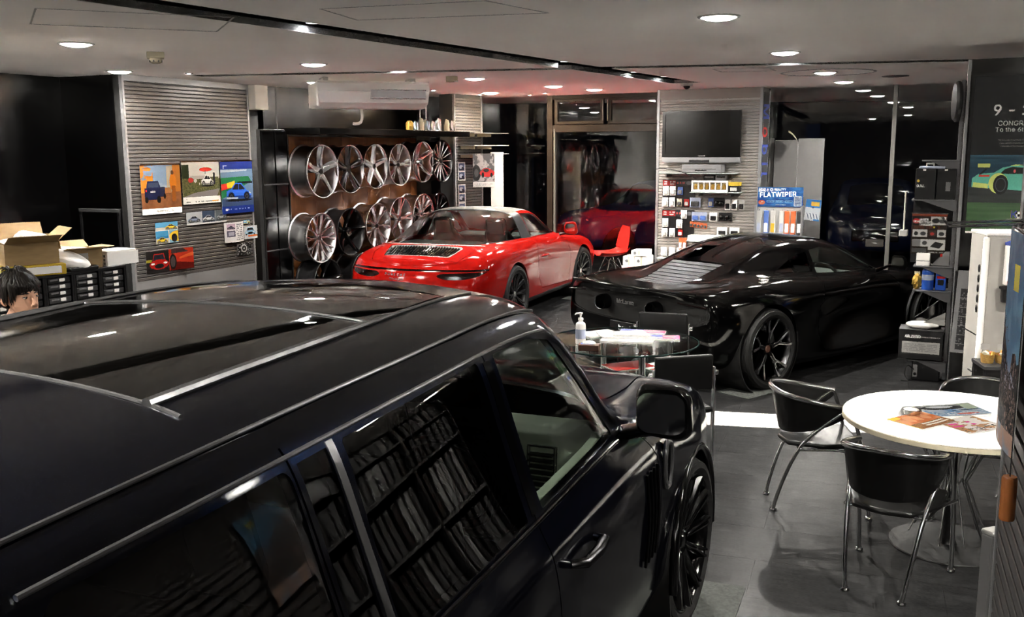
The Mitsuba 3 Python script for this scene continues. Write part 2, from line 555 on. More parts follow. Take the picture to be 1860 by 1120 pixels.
for i in range(8):
    a = i * np.pi / 4
    part(k, 'slot', xf(box(-.006, .006, -.003, .003, -.088, -.072), (.0525 * math.cos(a + 1.57), .0525 * math.sin(a + 1.57), 0)), 'mat_black_matt', tw=place(-3.21, 9.02, CEIL))
k = thing('motion_sensor', 'small ivory sensor box on the ceiling beyond the cross slot', 'sensor')
part(k, 'case', rbox(-.07, .07, -.05, .05, -.07, 0, .01), 'mat_ivory', 30, tw=place(-.72, 12.15, CEIL, 5))
part(k, 'eye', lathe([(0, -.02), (.02, -.015), (.03, 0), (0, 0)], 20), 'mat_white', 30, tw=place(-.66, 12.10, CEIL - .06))
k = thing('dome_camera', 'small white dome camera at the end of the ceiling slot above the television', 'camera')
part(k, 'base', lathe([(0, -.03), (.08, -.03), (.085, 0), (0, 0)], 28), 'mat_light_gray', 30, tw=place(2.46, 13.85, CEIL))
part(k, 'dome', lathe([(0, -.075), (.025, -.07), (.042, -.052), (.048, -.03), (0, -.03)], 24), 'mat_black_gloss', 30, tw=place(2.46, 13.85, CEIL))

spot_lens = mikit.ply(lathe([(0, -.012), (.016, -.008), (.022, 0), (0, 0)], 20), 'mat_white', smooth=30)
spot_ring = mikit.ply(lathe([(.022, .002), (.026, -.008), (.045, -.004), (.048, .002), (.022, .002)], 28), 'mat_chrome', smooth=30)
for x, y, l in [(-3.70, 11.44, 'glowing halogen spot in the ceiling above the slatted wall of calendars'), (-1.62, 14.1, 'halogen spot above the right end of the air conditioner, left of two'), (-1.16, 14.9, 'halogen spot above the glass trophies, right of two'),
                (-.50, 16.2, 'halogen spot at the foot of the ceiling beside the narrow slatted column'), (.32, 16.4, 'halogen spot at the window head, left of the door'), (.55, 15.9, 'halogen spot before the window head, above the left door leaf')]:
    k = thing('halogen_spot', l, 'spotlight')
    scene[k + '__lens'] = {**spot_lens, 'emitter': {'type': 'area', 'radiance': {'type': 'rgb', 'value': [SPOT * 6, SPOT * 4.2, SPOT * 2.4]}}, 'to_world': place(x, y, CEIL)}
    part(k, 'trim_ring', spot_ring, None, tw=place(x, y, CEIL))
# lamps inside the slots
can = mikit.ply(lathe([(.05, .0), (.055, 0), (.055, .16), (0, .16), (0, .15), (.05, .15), (.05, 0)], 24), 'mat_black_matt', smooth=30)
for u, l in ((.505, 'can lamp inside the long dark ceiling slot, nearest one'), (.775, 'can lamp inside the long dark ceiling slot, before its crossing'), (.90, 'can lamp inside the long dark ceiling slot, after its crossing'), (.965, 'can lamp in the far end of the long dark ceiling slot')):
    a, b = np.array(SLOT_A[0]), np.array(SLOT_A[1])
    d = (b - a) / np.linalg.norm(b - a)
    c = a + (b - a) * u + np.array([-d[1], d[0]]) * .12
    k = thing('slot_lamp', l, 'spotlight')
    part(k, 'can', can, None, tw=place(*c, CEIL + .06))
    scene[k + '__lens'] = {**mikit.ply(lathe([(0, -.008), (.035, -.005), (.046, 0), (0, .002)], 20), 'mat_white', smooth=30), 'emitter': {'type': 'area', 'radiance': {'type': 'rgb', 'value': [SPOT, SPOT, SPOT]}}, 'to_world': place(*c, CEIL + .07)}
for x, y, l in ((-1.35, 11.50, 'can lamp inside the thin cross slot, left one'), (3.0, 10.74, 'can lamp inside the thin cross slot, right one')):
    k = thing('slot_lamp', l, 'spotlight')
    part(k, 'can', can, None, tw=place(x, y, CEIL + .06))
    scene[k + '__lens'] = {**mikit.ply(lathe([(0, -.008), (.035, -.005), (.046, 0), (0, .002)], 20), 'mat_white', smooth=30), 'emitter': {'type': 'area', 'radiance': {'type': 'rgb', 'value': [SPOT, SPOT, SPOT]}}, 'to_world': place(x, y, CEIL + .07)}

# walls
SL = Plane((-4.51, 11.50), (-3.59, 13.47))                       # slatted wall with the calendars
struct('wall_left', wall_box((-6.70, 9.16), (-5.41, 11.92), 0, CEIL, .12), 'mat_black_wall')
struct('wall_left_office', wall_box((-9.64, 2.86), (-6.70, 9.16), 0, CEIL, .12), 'mat_white')
struct('wall_left_return', wall_box((-5.41, 11.92), (-4.55, 11.52), 0, CEIL, .12), 'mat_black_wall')
struct('wall_behind_wheels', wall_box((-3.45, 13.75), (-.9, 17.4), 0, CEIL, .12), 'mat_black_wall')
struct('wall_behind_slats', wall_box(SL.at(0, -.03)[:2], SL.at(SL.len, -.03)[:2], 0, CEIL, .10), 'mat_black_matt')
struct('wall_beside_slats', wall_box(SL.at(SL.len + .05, -.3)[:2], (-3.3, 13.95), 0, CEIL, .1), 'mat_black_dull')
# the part of the room behind the camera
struct('wall_back', wall_box((8.5, -5), (-9, -5), 0, CEIL, .1), 'mat_dark_gray')
struct('wall_back_left', wall_box((-9.64, 2.9), (-9.64, -5), 0, CEIL, -.1), 'mat_white')
struct('wall_right', wall_box((8.6, -5), (8.6, 14), 0, CEIL, -.1), 'mat_black_wall')


def slat_panel(parent, pl, u0, u1, z0, z1, w=.0, pitch=.046, material='mat_slat', skip=1):
    """slats as parts of a wall: each a thin lipped strip"""
    n = int((z1 - z0) / pitch)
    prof = Polygon([(0, 0), (.012, .002), (.014, .006), (.014, pitch - .012), (.012, pitch - .008), (0, pitch - .008)])
    m = prism(prof, u1 - u0)
    v = m.vertices
    sl = trimesh.Trimesh(np.stack([v[:, 2], v[:, 1], v[:, 0]], -1), m.faces[:, ::-1], process=False)
    d = mikit.ply(sl, material, smooth=False)
    for i in range(n):
        part(parent, 'slat', d, None, tw=frame(pl.at(u0, w, z0 + i * pitch), pl.u, [0, 0, 1.0], pl.n))


wl = struct('wall_slatted', SL.box(0, SL.len, 0, CEIL, -.03, -.002), 'mat_dark_gray')
slat_panel(wl, SL, .02, SL.len - .02, .62, 2.98)
part(wl, 'edge_trim', SL.box(-.01, .02, 0, CEIL, -.03, .02), 'mat_silver_paint')
part(wl, 'edge_trim', SL.box(SL.len - .02, SL.len + .01, 0, CEIL, -.03, .02), 'mat_silver_paint')
part(wl, 'top_rail', SL.box(.02, SL.len - .02, 2.98, CEIL, -.02, .022), 'mat_silver_paint')
part(wl, 'bottom_rail', SL.box(.02, SL.len - .02, 0, .62, -.02, .01), 'mat_silver_paint')

# glass front: plane through the window heads
GW = Plane((-.85, 17.47), (7.9, 13.2))
struct('window_1', GW.box(0.0, 1.66, 0.02, CEIL, -.006, .0), 'mat_shop_glass')
WIN = [(1.74, 3.6, .05, 2.45), (3.7, 5.3, .05, CEIL - .02), (5.34, 7.13, .05, CEIL - .02), (7.17, 9.7, .05, CEIL - .02)]
for u0, u1, z0, z1 in WIN:
    struct('window_2' if u0 < 2 else 'window_3', GW.box(u0, u1, z0, z1, -.006, 0), 'mat_shop_glass')
pr('mat_bronze', (.012, .008, .0055), .45, metal=.3, spec=.2)
pr('mat_mullion', (.075, .072, .066), .45, metal=.2)
pr('mat_street', (.012, .012, .013), .7)
for u in (1.70,):
    struct('window_post', GW.box(u - .05, u + .05, 0, CEIL, -.06, .05, .004), 'mat_bronze')
struct('window_post', GW.box(1.775, 1.80, 0, 2.5, .0, .06, .004), 'mat_mullion')
struct('window_transom', GW.box(1.75, 3.62, 2.44, 2.56, -.05, .05, .004), 'mat_bronze')
struct('window_transom', GW.box(1.75, 3.62, 2.98, CEIL, -.05, .05, .004), 'mat_bronze')
for u0, u1 in ((1.78, 2.66), (2.74, 3.60)):
    w = struct('transom_window', GW.box(u0 + .05, u1 - .05, 2.60, 2.96, -.004, .0), 'mat_shop_glass')
    fr = sbox(u0, 2.57, u1, 2.98).difference(sbox(u0 + .055, 2.62, u1 - .055, 2.945))
    part(w, 'window_frame', GW.go(xf(prism(fr, .05), (0, 0, -.02))), 'mat_bronze')
for u in (2.66, 2.74):
    struct('window_stay', GW.box(u - .008, u + .008, 2.62, 2.95, .045, .065), 'mat_mullion')
for u in (5.32, 7.15):
    struct('window_post', GW.box(u - .03, u + .03, 0, CEIL, -.05, .03, .003), 'mat_mullion')
struct('window_sill', GW.box(0, 9.7, 0, .05, -.08, .06), 'mat_dark_gray')

# outside at night: a paved forecourt, a wall across the street
struct('street', box(-14, 20, 13, 34, -.30, -.13), 'mat_street')
struct('outside_wall', xf(box(-14, 14, 0, .3, -.2, 4.5), (6, 26, 0), rz=-26), 'mat_street')


# ------------------------------------------------------------------ wheels
def spoke_mesh(outline, depth, dish, taper=0.0):
    """a spoke: outline in (radial, tangential), extruded to depth; dish(r) moves it along the axle; the face is narrower than the back by taper"""
    m = prism(outline, depth)
    m = m.subdivide_to_size(0.05) if False else m
    v = m.vertices.copy()
    k = v[:, 2] / depth
    v[:, 1] *= 1 - taper * k
    v[:, 2] += np.array([dish(r) for r in v[:, 0]])
    m = trimesh.Trimesh(v, m.faces, process=False)
    return m


def poly_pts(poly_list, n=8):
    return poly_list


def band(pts_left, pts_right):
    return Polygon(list(pts_left) + list(pts_right)[::-1])


def bar(r0, r1, w0, w1, t0=0.0, t1=0.0, n=8, bow=0.0):
    """a spoke outline from radius r0 (tangential offset t0, width w0) to r1"""
    u = np.linspace(0, 1, n)
    r, c, w = r0 + (r1 - r0) * u, t0 + (t1 - t0) * u + bow * np.sin(np.pi * u), (w0 + (w1 - w0) * u) / 2
    return band(list(zip(r, c + w)), list(zip(r, c - w)))


def rim_profile(R, W, lip=.012):
    """closed (r, z) section of a rim barrel; z = 0 at the outer face, going in to -W"""
    return [(R, 0), (R - lip * .3, .004), (R - lip, .002), (R - lip - .012, -.012), (R - .035, -.05), (R - .045, -W * .55), (R - .03, -W + .02), (R - .012, -W), (R, -W), (R, -W + .018), (R - .018, -W + .028),
            (R - .03, -W * .55), (R - .02, -.055), (R - .008, -.03), (R, -.018), (R, 0)]


def tyre_profile(R, r, W):
    """closed section of a tyre; z = 0 at the outer rim face"""
    h = R - r
    return [(r - .012, -.012), (r + .004, .002), (r + h * .35, .016), (r + h * .75, .010), (R - .012, -.004), (R - .002, -.022), (R, -W * .3), (R, -W * .7), (R - .002, -W + .02), (R - .014, -W + .002), (r + h * .5, -W - .012), (r, -W + .01), (r - .012, -W + .02),
            (r - .012, -.012)]


def build_wheel(adder, spokes, R, r, W, mats, bolts=5, hub_r=.075, hub_z=-.035, cap_mat='mat_black_gloss', n=72, groove=True):
    """adder(name, mesh, material) -> key. The wheel turns about z, outer face at z = 0. spokes: list of (mesh, count, phase, material)"""
    if R > r + .005:
        adder('tyre', lathe(tyre_profile(R, r, W), n), 'mat_rubber', 35)
    adder('rim', lathe(rim_profile(r, W), n), mats['rim'], 35)
    adder('hub', cat(lathe([(0, hub_z), (hub_r * .96, hub_z), (hub_r, hub_z - .008), (hub_r, hub_z - .045), (hub_r * 1.0, hub_z - .05), (0, hub_z - .05)], 32)), mats['face'], 30)
    adder('hub_cap', lathe([(0, hub_z + .012), (.028, hub_z + .010), (.033, hub_z + .004), (.033, hub_z - .002)], 24), cap_mat, 30)
    bm = lathe([(0, .006), (.007, .006), (.009, 0), (.009, -.004)], 8)
    for k in range(bolts):
        a = 2 * np.pi * (k + .5) / bolts
        adder('bolt', xf(bm, (.052 * math.cos(a), .052 * math.sin(a), hub_z + .001)), 'mat_dark_chrome', 30)
    for m, cnt, ph, mm in spokes:
        for k in range(cnt):
            adder('spoke', xf(m, rz=360.0 * k / cnt + ph), mm or mats['face'], 30)


def car_wheel(car, x, side, y_face, z, R, r, W, spokes, mats, steer=0.0, **k):
    """a wheel with its outer face at |y| = y_face; side +1 = right"""
    p = f'{car.key}__wheel'
    p = key_for(p)
    def adder(name, m, mm, smooth):
        m = tm(m).copy()
        v = np.asarray(m.vertices)
        # wheel axes: z out, x radial, y radial
        q = np.stack([v[:, 0], v[:, 2] * 1.0, v[:, 1]], -1)                # (x, out, z)
        f = m.faces[:, ::-1]
        if side < 0:
            q[:, 1] *= -1
            f = f[:, ::-1]
        a = math.radians(steer)
        cx, cy = math.cos(a), math.sin(a)
        q = np.stack([q[:, 0] * cx - q[:, 1] * cy, q[:, 0] * cy + q[:, 1] * cx, q[:, 2]], -1)
        q += (x, side * y_face, z)
        m2 = trimesh.Trimesh(q, f, process=False)
        if name == 'tyre':
            k2 = p
            scene[k2] = mikit.ply(car.go(m2), 'mat_rubber', smooth=35)
            return k2
        return part(p, name, car.go(m2), mm, smooth)
    _things.add(p)
    build_wheel(adder, spokes, R, r, W, mats, **k)
    return p


# ------------------------------------------------------------------ the black SUV in front
def _flake(p, n, uv):
    f = mikit.cell_rand(dr.floor(p.x * 900), dr.floor(p.y * 900), dr.floor(p.z * 900))
    return mikit.mix((.012, .040, .15), (.10, .22, .60), mikit.smoothstep(.93, 1.0, f))


mat('mat_suv_paint', {'type': 'blendbsdf', 'weight': .045, 'a': {'type': 'roughplastic', 'diffuse_reflectance': rgb((.0008, .0008, .0013)), 'alpha': .012, 'int_ior': 1.4},
                      'b': {'type': 'principled', 'base_color': rgb(mikit.proc(_flake)), 'roughness': .24, 'metallic': 1.0}})
pr('mat_suv_trim', (.20, .20, .205), .22, metal=.9)

SUV_ROWS = [
    # nose middle, nose corner, fender, axle, cowl, header, B, C, D, tail corner, tail middle
    [(.72, 0, .34), (.70, 0, .34), (.40, 0, .32), (0, 0, .32), (-.6, 0, .32), (-1.2, 0, .32), (-1.9, 0, .32), (-2.75, 0, .32), (-3.4, 0, .36), (-3.72, 0, .38), (-3.75, 0, .38)],
    [(.78, 0, .34), (.70, .66, .34), (.40, .82, .32), (0, .84, .32), (-.6, .84, .32), (-1.2, .84, .32), (-1.9, .84, .32), (-2.75, .84, .32), (-3.4, .80, .36), (-3.72, .70, .38), (-3.80, 0, .38)],
    [(.90, 0, .42), (.74, .76, .42), (.42, .93, .42), (0, .95, .42), (-.6, .945, .42), (-1.2, .94, .42), (-1.9, .94, .42), (-2.75, .95, .42), (-3.4, .93, .46), (-3.80, .80, .48), (-3.95, 0, .48)],
    [(.93, 0, .60), (.76, .80, .60), (.43, .95, .62), (0, .985, .62), (-.6, .955, .62), (-1.2, .955, .62), (-1.9, .96, .62), (-2.75, .985, .62), (-3.4, .95, .64), (-3.82, .83, .66), (-3.98, 0, .66)],
    [(.90, 0, .80), (.73, .80, .82), (.42, .95, .86), (0, .985, .88), (-.6, .965, .87), (-1.2, .97, .87), (-1.9, .975, .87), (-2.75, .985, .88), (-3.4, .95, .88), (-3.80, .84, .90), (-3.96, 0, .90)],
    [(.84, 0, .93), (.66, .76, .95), (.38, .91, .995), (0, .945, 1.02), (-.6, .945, 1.035), (-1.2, .952, 1.045), (-1.9, .955, 1.05), (-2.75, .955, 1.06), (-3.4, .92, 1.06), (-3.76, .82, 1.06), (-3.90, 0, 1.06)],
    [(.78, 0, .985), (.60, .68, .995), (.36, .84, 1.035), (0, .875, 1.06), (-.74, .885, 1.12), (-1.2, .898, 1.15), (-1.9, .905, 1.155), (-2.75, .905, 1.165), (-3.4, .87, 1.17), (-3.74, .77, 1.17), (-3.87, 0, 1.17)],
    [(.74, 0, 1.01), (.54, .56, 1.02), (.32, .70, 1.06), (0, .735, 1.085), (-.70, .815, 1.155), (-1.20, .82, 1.37), (-1.9, .825, 1.385), (-2.75, .825, 1.385), (-3.4, .79, 1.37), (-3.69, .70, 1.35), (-3.80, 0, 1.36)],
    [(.72, 0, 1.015), (.52, .42, 1.03), (.30, .55, 1.07), (0, .58, 1.095), (-.66, .735, 1.175), (-1.27, .725, 1.595), (-1.9, .740, 1.625), (-2.75, .735, 1.608), (-3.4, .695, 1.578), (-3.62, .62, 1.53), (-3.74, 0, 1.54)],
    [(.71, 0, 1.02), (.50, .30, 1.035), (.28, .42, 1.08), (0, .45, 1.10), (-.60, .63, 1.18), (-1.22, .645, 1.645), (-1.9, .675, 1.675), (-2.75, .668, 1.660), (-3.4, .630, 1.628), (-3.74, .56, 1.595), (-3.86, 0, 1.61)],
    [(.70, 0, 1.02), (.49, .18, 1.04), (.27, .27, 1.085), (0, .30, 1.105), (-.52, .42, 1.182), (-1.12, .47, 1.678), (-1.9, .51, 1.718), (-2.75, .505, 1.702), (-3.4, .47, 1.668), (-3.80, .42, 1.625), (-3.89, 0, 1.635)],
    [(.69, 0, 1.02), (.48, 0, 1.04), (.26, 0, 1.09), (0, 0, 1.11), (-.46, 0, 1.185), (-1.04, 0, 1.695), (-1.9, 0, 1.742), (-2.75, 0, 1.728), (-3.4, 0, 1.692), (-3.83, 0, 1.642), (-3.90, 0, 1.64)],
]


def build_suv():
    key = thing('sport_utility_vehicle', 'large black sport utility vehicle with panoramic glass roof, nearest of the cars', 'car')
    car = Car(key, -.085, 4.571, 21.8)
    G = loft(SUV_ROWS, 8, 7, 1.2)
    body = closed_body(G)
    outer, inner = shell_of(body, .028)
    sh = outer - inner
    thin_in = shell_of(body, .012)[1]
    thin0 = shell_of(body, .004)[1]
    glass = thin0 - shell_of(body, .008)[1]                       # the panes lie 4 mm below the skin
    # wheels' openings
    for sgn in (1, -1):
        for x in (0.0, -2.92):
            sh = sh - cyl_y(x, .395, .425, sgn * .60, sgn * 1.2)
    # windows
    wf = Polygon([(-1.02, 1.178), (-1.33, 1.565), (-1.50, 1.598), (-1.79, 1.607), (-1.79, 1.178)]).buffer(-.012).buffer(.012)
    wr = Polygon([(-1.90, 1.178), (-1.90, 1.607), (-2.58, 1.592), (-2.60, 1.185)]).buffer(-.012).buffer(.012)
    wt = Polygon([(-2.645, 1.185), (-2.635, 1.590), (-2.735, 1.587), (-2.745, 1.19)])
    wq = Polygon([(-2.775, 1.19), (-2.765, 1.585), (-3.28, 1.565), (-3.40, 1.48), (-3.44, 1.25), (-3.38, 1.20)]).buffer(-.02).buffer(.02)
    frames = {'front_window': (wf, 'mat_car_glass'), 'rear_window': (wr, 'mat_tint_glass'), 'corner_window': (wt, 'mat_tint_glass'), 'quarter_window': (wq, 'mat_tint_glass')}
    panes = []
    for name, (poly, gm) in frames.items():
        for sgn in (1, -1):
            cut = side_prism(poly, sgn * .45, sgn * 1.2)
            sh = sh - cut
            panes.append((name, glass ^ side_prism(poly.buffer(.004), sgn * .45, sgn * 1.2), gm))
    # windscreen and tailgate glass
    wsP = Polygon([(-.50, -.60), (-.50, .60), (-1.06, .56), (-1.10, .40), (-1.08, 0), (-1.10, -.40), (-1.06, -.56)])
    cutter = top_prism(Polygon([(-.44, 0), (-.50, .40), (-.60, .66), (-1.16, .60), (-1.06, .40), (-.98, 0), (-1.06, -.40), (-1.16, -.60), (-.60, -.66), (-.50, -.40)]), 1.20, 1.69)
    sh, ws = sh - cutter, glass ^ cutter
    panes.append(('windscreen', ws, 'mat_car_glass'))
    # roof glass in two panels
    g1 = Polygon([(-1.42, 0), (-1.43, .25), (-1.47, .44), (-2.005, .487), (-1.985, .25), (-1.98, 0), (-1.985, -.25), (-2.005, -.487), (-1.47, -.44), (-1.43, -.25)])
    g2 = Polygon([(-2.0, 0), (-2.005, .25), (-2.025, .487), (-2.83, .487), (-2.80, .25), (-2.79, 0), (-2.80, -.25), (-2.83, -.487), (-2.025, -.487), (-2.005, -.25)])
    roofcut = top_prism(unary_union([g1, g2]).buffer(.012).buffer(-.006), 1.5, 1.9)
    sh = sh - roofcut
    panes.append(('roof_glass', thin0 - thin_in ^ roofcut if False else (outer - thin_in) ^ top_prism(g1, 1.5, 1.9), 'mat_suv_roof'))
    panes.append(('roof_glass', (outer - thin_in) ^ top_prism(g2, 1.5, 1.9), 'mat_suv_roof'))
    # shut lines of the doors, the bonnet and the tailgate
    lines = [gap([(-.62, .45), (-.60, .80), (-.66, 1.0), (-.80, 1.14), (-1.00, 1.16)]), gap([(-1.85, .42), (-1.85, 1.62)]), gap([(-2.755, 1.62), (-2.76, 1.1), (-2.66, .98), (-2.56, .84), (-2.50, .62), (-2.45, .42)]), gap([(-.62, .43), (-2.46, .43)])]
    for ln in lines:
        for sgn in (1, -1):
            sh = sh - side_prism(ln, sgn * .70, sgn * 1.2)
    groove = unary_union([gap(LineString([(.6, s * .60), (0, s * .66), (-.42, s * .68)]), .008) for s in (1, -1)])
    sh = sh - top_prism(groove, .98, 1.3)
    # roof ditch lines
    for sgn in (1, -1):
        ditch = LineString([(-1.18, sgn * .655), (-1.9, sgn * .682), (-2.75, sgn * .675), (-3.38, sgn * .64)]).buffer(.004, cap_style=2)
        sh = sh - top_prism(ditch, 1.55, 1.9)
    # door skins are cut off the shell as parts
    fd = Polygon([(-.625, .44), (-.605, .80), (-.665, 1.0), (-.80, 1.14), (-1.0, 1.16), (-1.0, 1.17), (-1.847, 1.17), (-1.847, .44)])
    rd = Polygon([(-1.853, .44), (-1.853, 1.17), (-2.752, 1.175), (-2.757, 1.1), (-2.657, .98), (-2.557, .84), (-2.497, .62), (-2.455, .44)])
    doors = []
    for sgn in (1, -1):
        for poly in (fd, rd):
            pz = side_prism(poly, sgn * .75, sgn * 1.2)
            doors.append(sh ^ pz)
            sh = sh - pz
    hood = top_prism(Polygon([(.62, .59), (0, .655), (-.44, .675), (-.44, -.675), (0, -.655), (.62, -.59)]), .95, 1.3)
    hp = sh ^ hood
    sh = sh - hood
    car.add('body', sh, 'mat_suv_paint', 28)
    for d in doors:
        car.add('door', d, 'mat_suv_paint', 28)
    car.add('bonnet', hp, 'mat_suv_paint', 28)
    for name, m, gm in panes:
        car.add(name, m, gm, 28)
    # chrome and black trims that follow the skin: sample the grid along a row
    def along(row, s0, s1, dy=0.0, dz=0.0):
        v = G[row]
        k = (v[:, 0] <= s0) & (v[:, 0] >= s1) & (np.arange(len(v)) > 8 * 4)
        q = v[k].copy()
        q[:, 1] += dy; q[:, 2] += dz
        return q
    R8, R9, R10 = 7 * 8, 7 * 9, 7 * 10
    for sgn in (1, -1):
        f = np.array([1, sgn, 1.0])
        q = along(R8, -1.30, -3.36, .004, .004) * f
        car.add('window_trim', tube(q, .0055, 8), 'mat_suv_trim', 40, label='thin satin chrome strip above the side windows')
        q = along(R9, -1.2, -3.38, .008, .001) * f
        car.add('roof_molding', tube(q, .005, 8), 'mat_suv_trim', 40)
        q = along(R10, -1.30, -2.86, -.002, .004) * f
        car.add('roof_rail', tube(q, np.interp(q[:, 0], [-2.86, -2.83, -2.2, -1.8, -1.3], [.004, .013, .011, .005, .003]), 8), 'mat_suv_trim', 40, label='flush satin silver roof rail')
        q = along(7 * 6, -1.02, -3.4, .006, .010) * f
        car.add('belt_trim', tube(q, .006, 8), 'mat_black_gloss', 40)
        for x, t in ((-1.845, .024), (-2.62, .012)):
            # pillar covers
            pc = (outer - shell_of(body, .02)[1]).translate((0, sgn * .002, 0)) ^ side_prism(Polygon([(x - t, 1.185), (x + t, 1.185), (x + t, 1.60), (x - t, 1.60)]), sgn * .5, sgn * 1.2)
            car.add('pillar_cover', pc, 'mat_black_gloss' if t > .02 else 'mat_suv_trim', 28)
    for x0, x1, ye in ((-1.992, -2.012, .49), (-2.795, -2.838, .57)):
        i = np.argmin(np.abs(G[-1, 8 * 5:8 * 9, 0] - x0)) + 8 * 5
        col = G[:, i]
        k_ = col[:, 2] > 1.6
        o_ = np.argsort(col[k_][:, 1])
        yy = np.linspace(-ye, ye, 25)
        zz = np.interp(np.abs(yy), col[k_][o_, 1], col[k_][o_, 2]) + .001
        car.add('roof_seam', tube(np.stack([x0 + (x1 - x0) * (np.abs(yy) / ye) ** 2, yy, zz], -1), .0055, 8), 'mat_suv_trim', 40)
    # arch flares
    for sgn in (1, -1):
        for x in (0, -2.92):
            a = np.linspace(-.15, np.pi + .15, 40)
            pts = np.stack([x + .432 * np.cos(a), np.full(40, sgn * .972) - sgn * .0 * a, .395 + .432 * np.sin(a)], -1)
            for i, p in enumerate(pts):
                pts[i, 1] = sgn * (.978 - .10 * max(0, p[2] - .70) ** 1.2)
            car.add('arch_flare', tube(pts, .022, 10), 'mat_black_gloss', 40)
            car.add('arch_liner', cat(xf(lathe([(.44, 0), (.44, .38), (.0, .38), (0, .39), (.45, .39), (.45, 0), (.44, 0)], 40), rx=90, t=(x, .97, .395)) if sgn > 0 else xf(lathe([(.44, 0), (.44, .38), (.0, .38), (0, .39), (.45, .39), (.45, 0), (.44, 0)], 40), rx=-90, t=(x, -.97, .395))), 'mat_black_matt', 30)
    # mirrors
    for sgn in (1, -1):
        hull = m3.Manifold.batch_hull([m3.Manifold.sphere(r, 20).translate(p) for r, p in ((.045, (-.93, .985, 1.205)), (.05, (-.93, 1.095, 1.20)), (.065, (-.93, 1.075, 1.285)), (.045, (-.93, .985, 1.305)), (.05, (-.84, .99, 1.25)), (.04, (-.84, 1.08, 1.24)))])
        face = m3.Manifold.cube((.06, .4, .4)).translate((-1.04, .9, 1.1))
        hull = hull - m3.Manifold.cube((.2, .5, .5)).translate((-1.165, .80, 1.0))
        recess = prism(affinity.translate(rrect(.175, .150, .045), 1.035, 1.248), .012)
        rec = man(trimesh.Trimesh(np.stack([-.966 + recess.vertices[:, 2], recess.vertices[:, 0], recess.vertices[:, 1]], -1), recess.faces, process=False))
        hull = hull - rec
        gl = prism(affinity.translate(rrect(.171, .146, .044), 1.035, 1.248), .003)
        glm = trimesh.Trimesh(np.stack([-.9575 + gl.vertices[:, 2], gl.vertices[:, 0], gl.vertices[:, 1]], -1), gl.faces, process=False)
        arm = m3.Manifold.batch_hull([m3.Manifold.sphere(r, 14).translate(p) for r, p in ((.03, (-.86, .88, 1.14)), (.02, (-.92, .90, 1.15)), (.028, (-.88, .99, 1.17)), (.02, (-.93, .99, 1.18)))])
        sgl = (lambda m: m) if sgn > 0 else mirror_y
        mk = car.add('door_mirror', sgl(tm(hull)), 'mat_black_gloss', 35)
        car.add('mirror_glass', sgl(glm), 'mat_mirror', False, parent=mk)
        car.add('mirror_arm', sgl(tm(arm)), 'mat_black_gloss', 35, parent=mk)
    # door handles
    for sgn in (1, -1):
        for x in (-1.62, -2.46):
            h = tube([(x + .11, .962, 1.00), (x + .09, 1.0, 1.004), (x, 1.008, 1.004), (x - .09, 1.0, 1.004), (x - .11, .962, 1.0)], [.012, .016, .018, .016, .012], 12)
            car.add('door_handle', xf(h) if sgn > 0 else mirror_y(h), 'mat_dark_chrome', 40)
        vent = tube([(-.50, .972, .84), (-.50, .975, 1.0), (-.56, .970, 1.02), (-.56, .972, .84)], .011, 8, True, 5)
        car.add('fender_vent', vent if sgn > 0 else mirror_y(vent), 'mat_suv_trim', 40)
        for k in range(4):
            gl = tube([(-.70 - .05 * k, .964, .62), (-.69 - .05 * k, .974, .80), (-.70 - .05 * k, .966, .98)], .006, 8, False, 4)
            car.add('door_gill', gl if sgn > 0 else mirror_y(gl), 'mat_black_gloss', 40)
    # lamps and grille at the nose, tail lamps
    for sgn in (1, -1):
        lampc = rear_prism(Polygon([(sgn * .50, .84), (sgn * .86, .86), (sgn * .84, .95), (sgn * .52, .93)]), .3, 1.2)
        car.add('head_lamp', (outer.translate((.004, 0, 0)) - inner) ^ lampc, 'mat_light_gray', 28)
        tl = rear_prism(Polygon([(sgn * .62, .92), (sgn * .92, .92), (sgn * .92, 1.06), (sgn * .62, 1.06)]), -4.2, -3.55)
        car.add('tail_lamp', (outer.translate((-.004, 0, 0)) - inner) ^ tl, 'mat_red_plastic', 28)
    car.add('grille', (outer.translate((.006, 0, 0)) - inner) ^ rear_prism(Polygon([(-.44, .78), (.44, .78), (.42, .93), (-.42, .93)]), .3, 1.2), 'mat_dark_chrome', 28)
    # cabin
    dash = m3.Manifold.batch_hull([m3.Manifold.sphere(.06, 16).translate(p) for p in ((-.80, .72, 1.09), (-.80, -.72, 1.09), (-1.04, .70, 1.10), (-1.04, -.70, 1.10), (-1.08, .70, .80), (-1.08, -.70, .80), (-.8, .7, .8), (-.8, -.7, .8))])
    dk = car.add('dashboard', dash, 'mat_cream', 30)
    for sgn in (1, -1):
        fr = tube([(-1.135, sgn * .70, .98), (-1.12, sgn * .70, 1.135), (-1.12, sgn * .60, 1.135), (-1.135, sgn * .60, .98)], .008, 8, True)
        car.add('air_vent', fr, 'mat_chrome', 40, parent=dk)
        for k in range(6):
            car.add('vent_slat', box(-1.145, -1.115, min(sgn * .605, sgn * .695), max(sgn * .605, sgn * .695), .995 + k * .022, 1.001 + k * .022), 'mat_black_satin', False, parent=dk)
        card = (shell_of(body, .03)[1] - shell_of(body, .075)[1]) ^ side_prism(Polygon([(-.98, .60), (-1.83, .60), (-1.83, 1.165), (-.98, 1.165)]), sgn * .6, sgn * 1.2)
        car.add('door_card', card, 'mat_cream', 28)
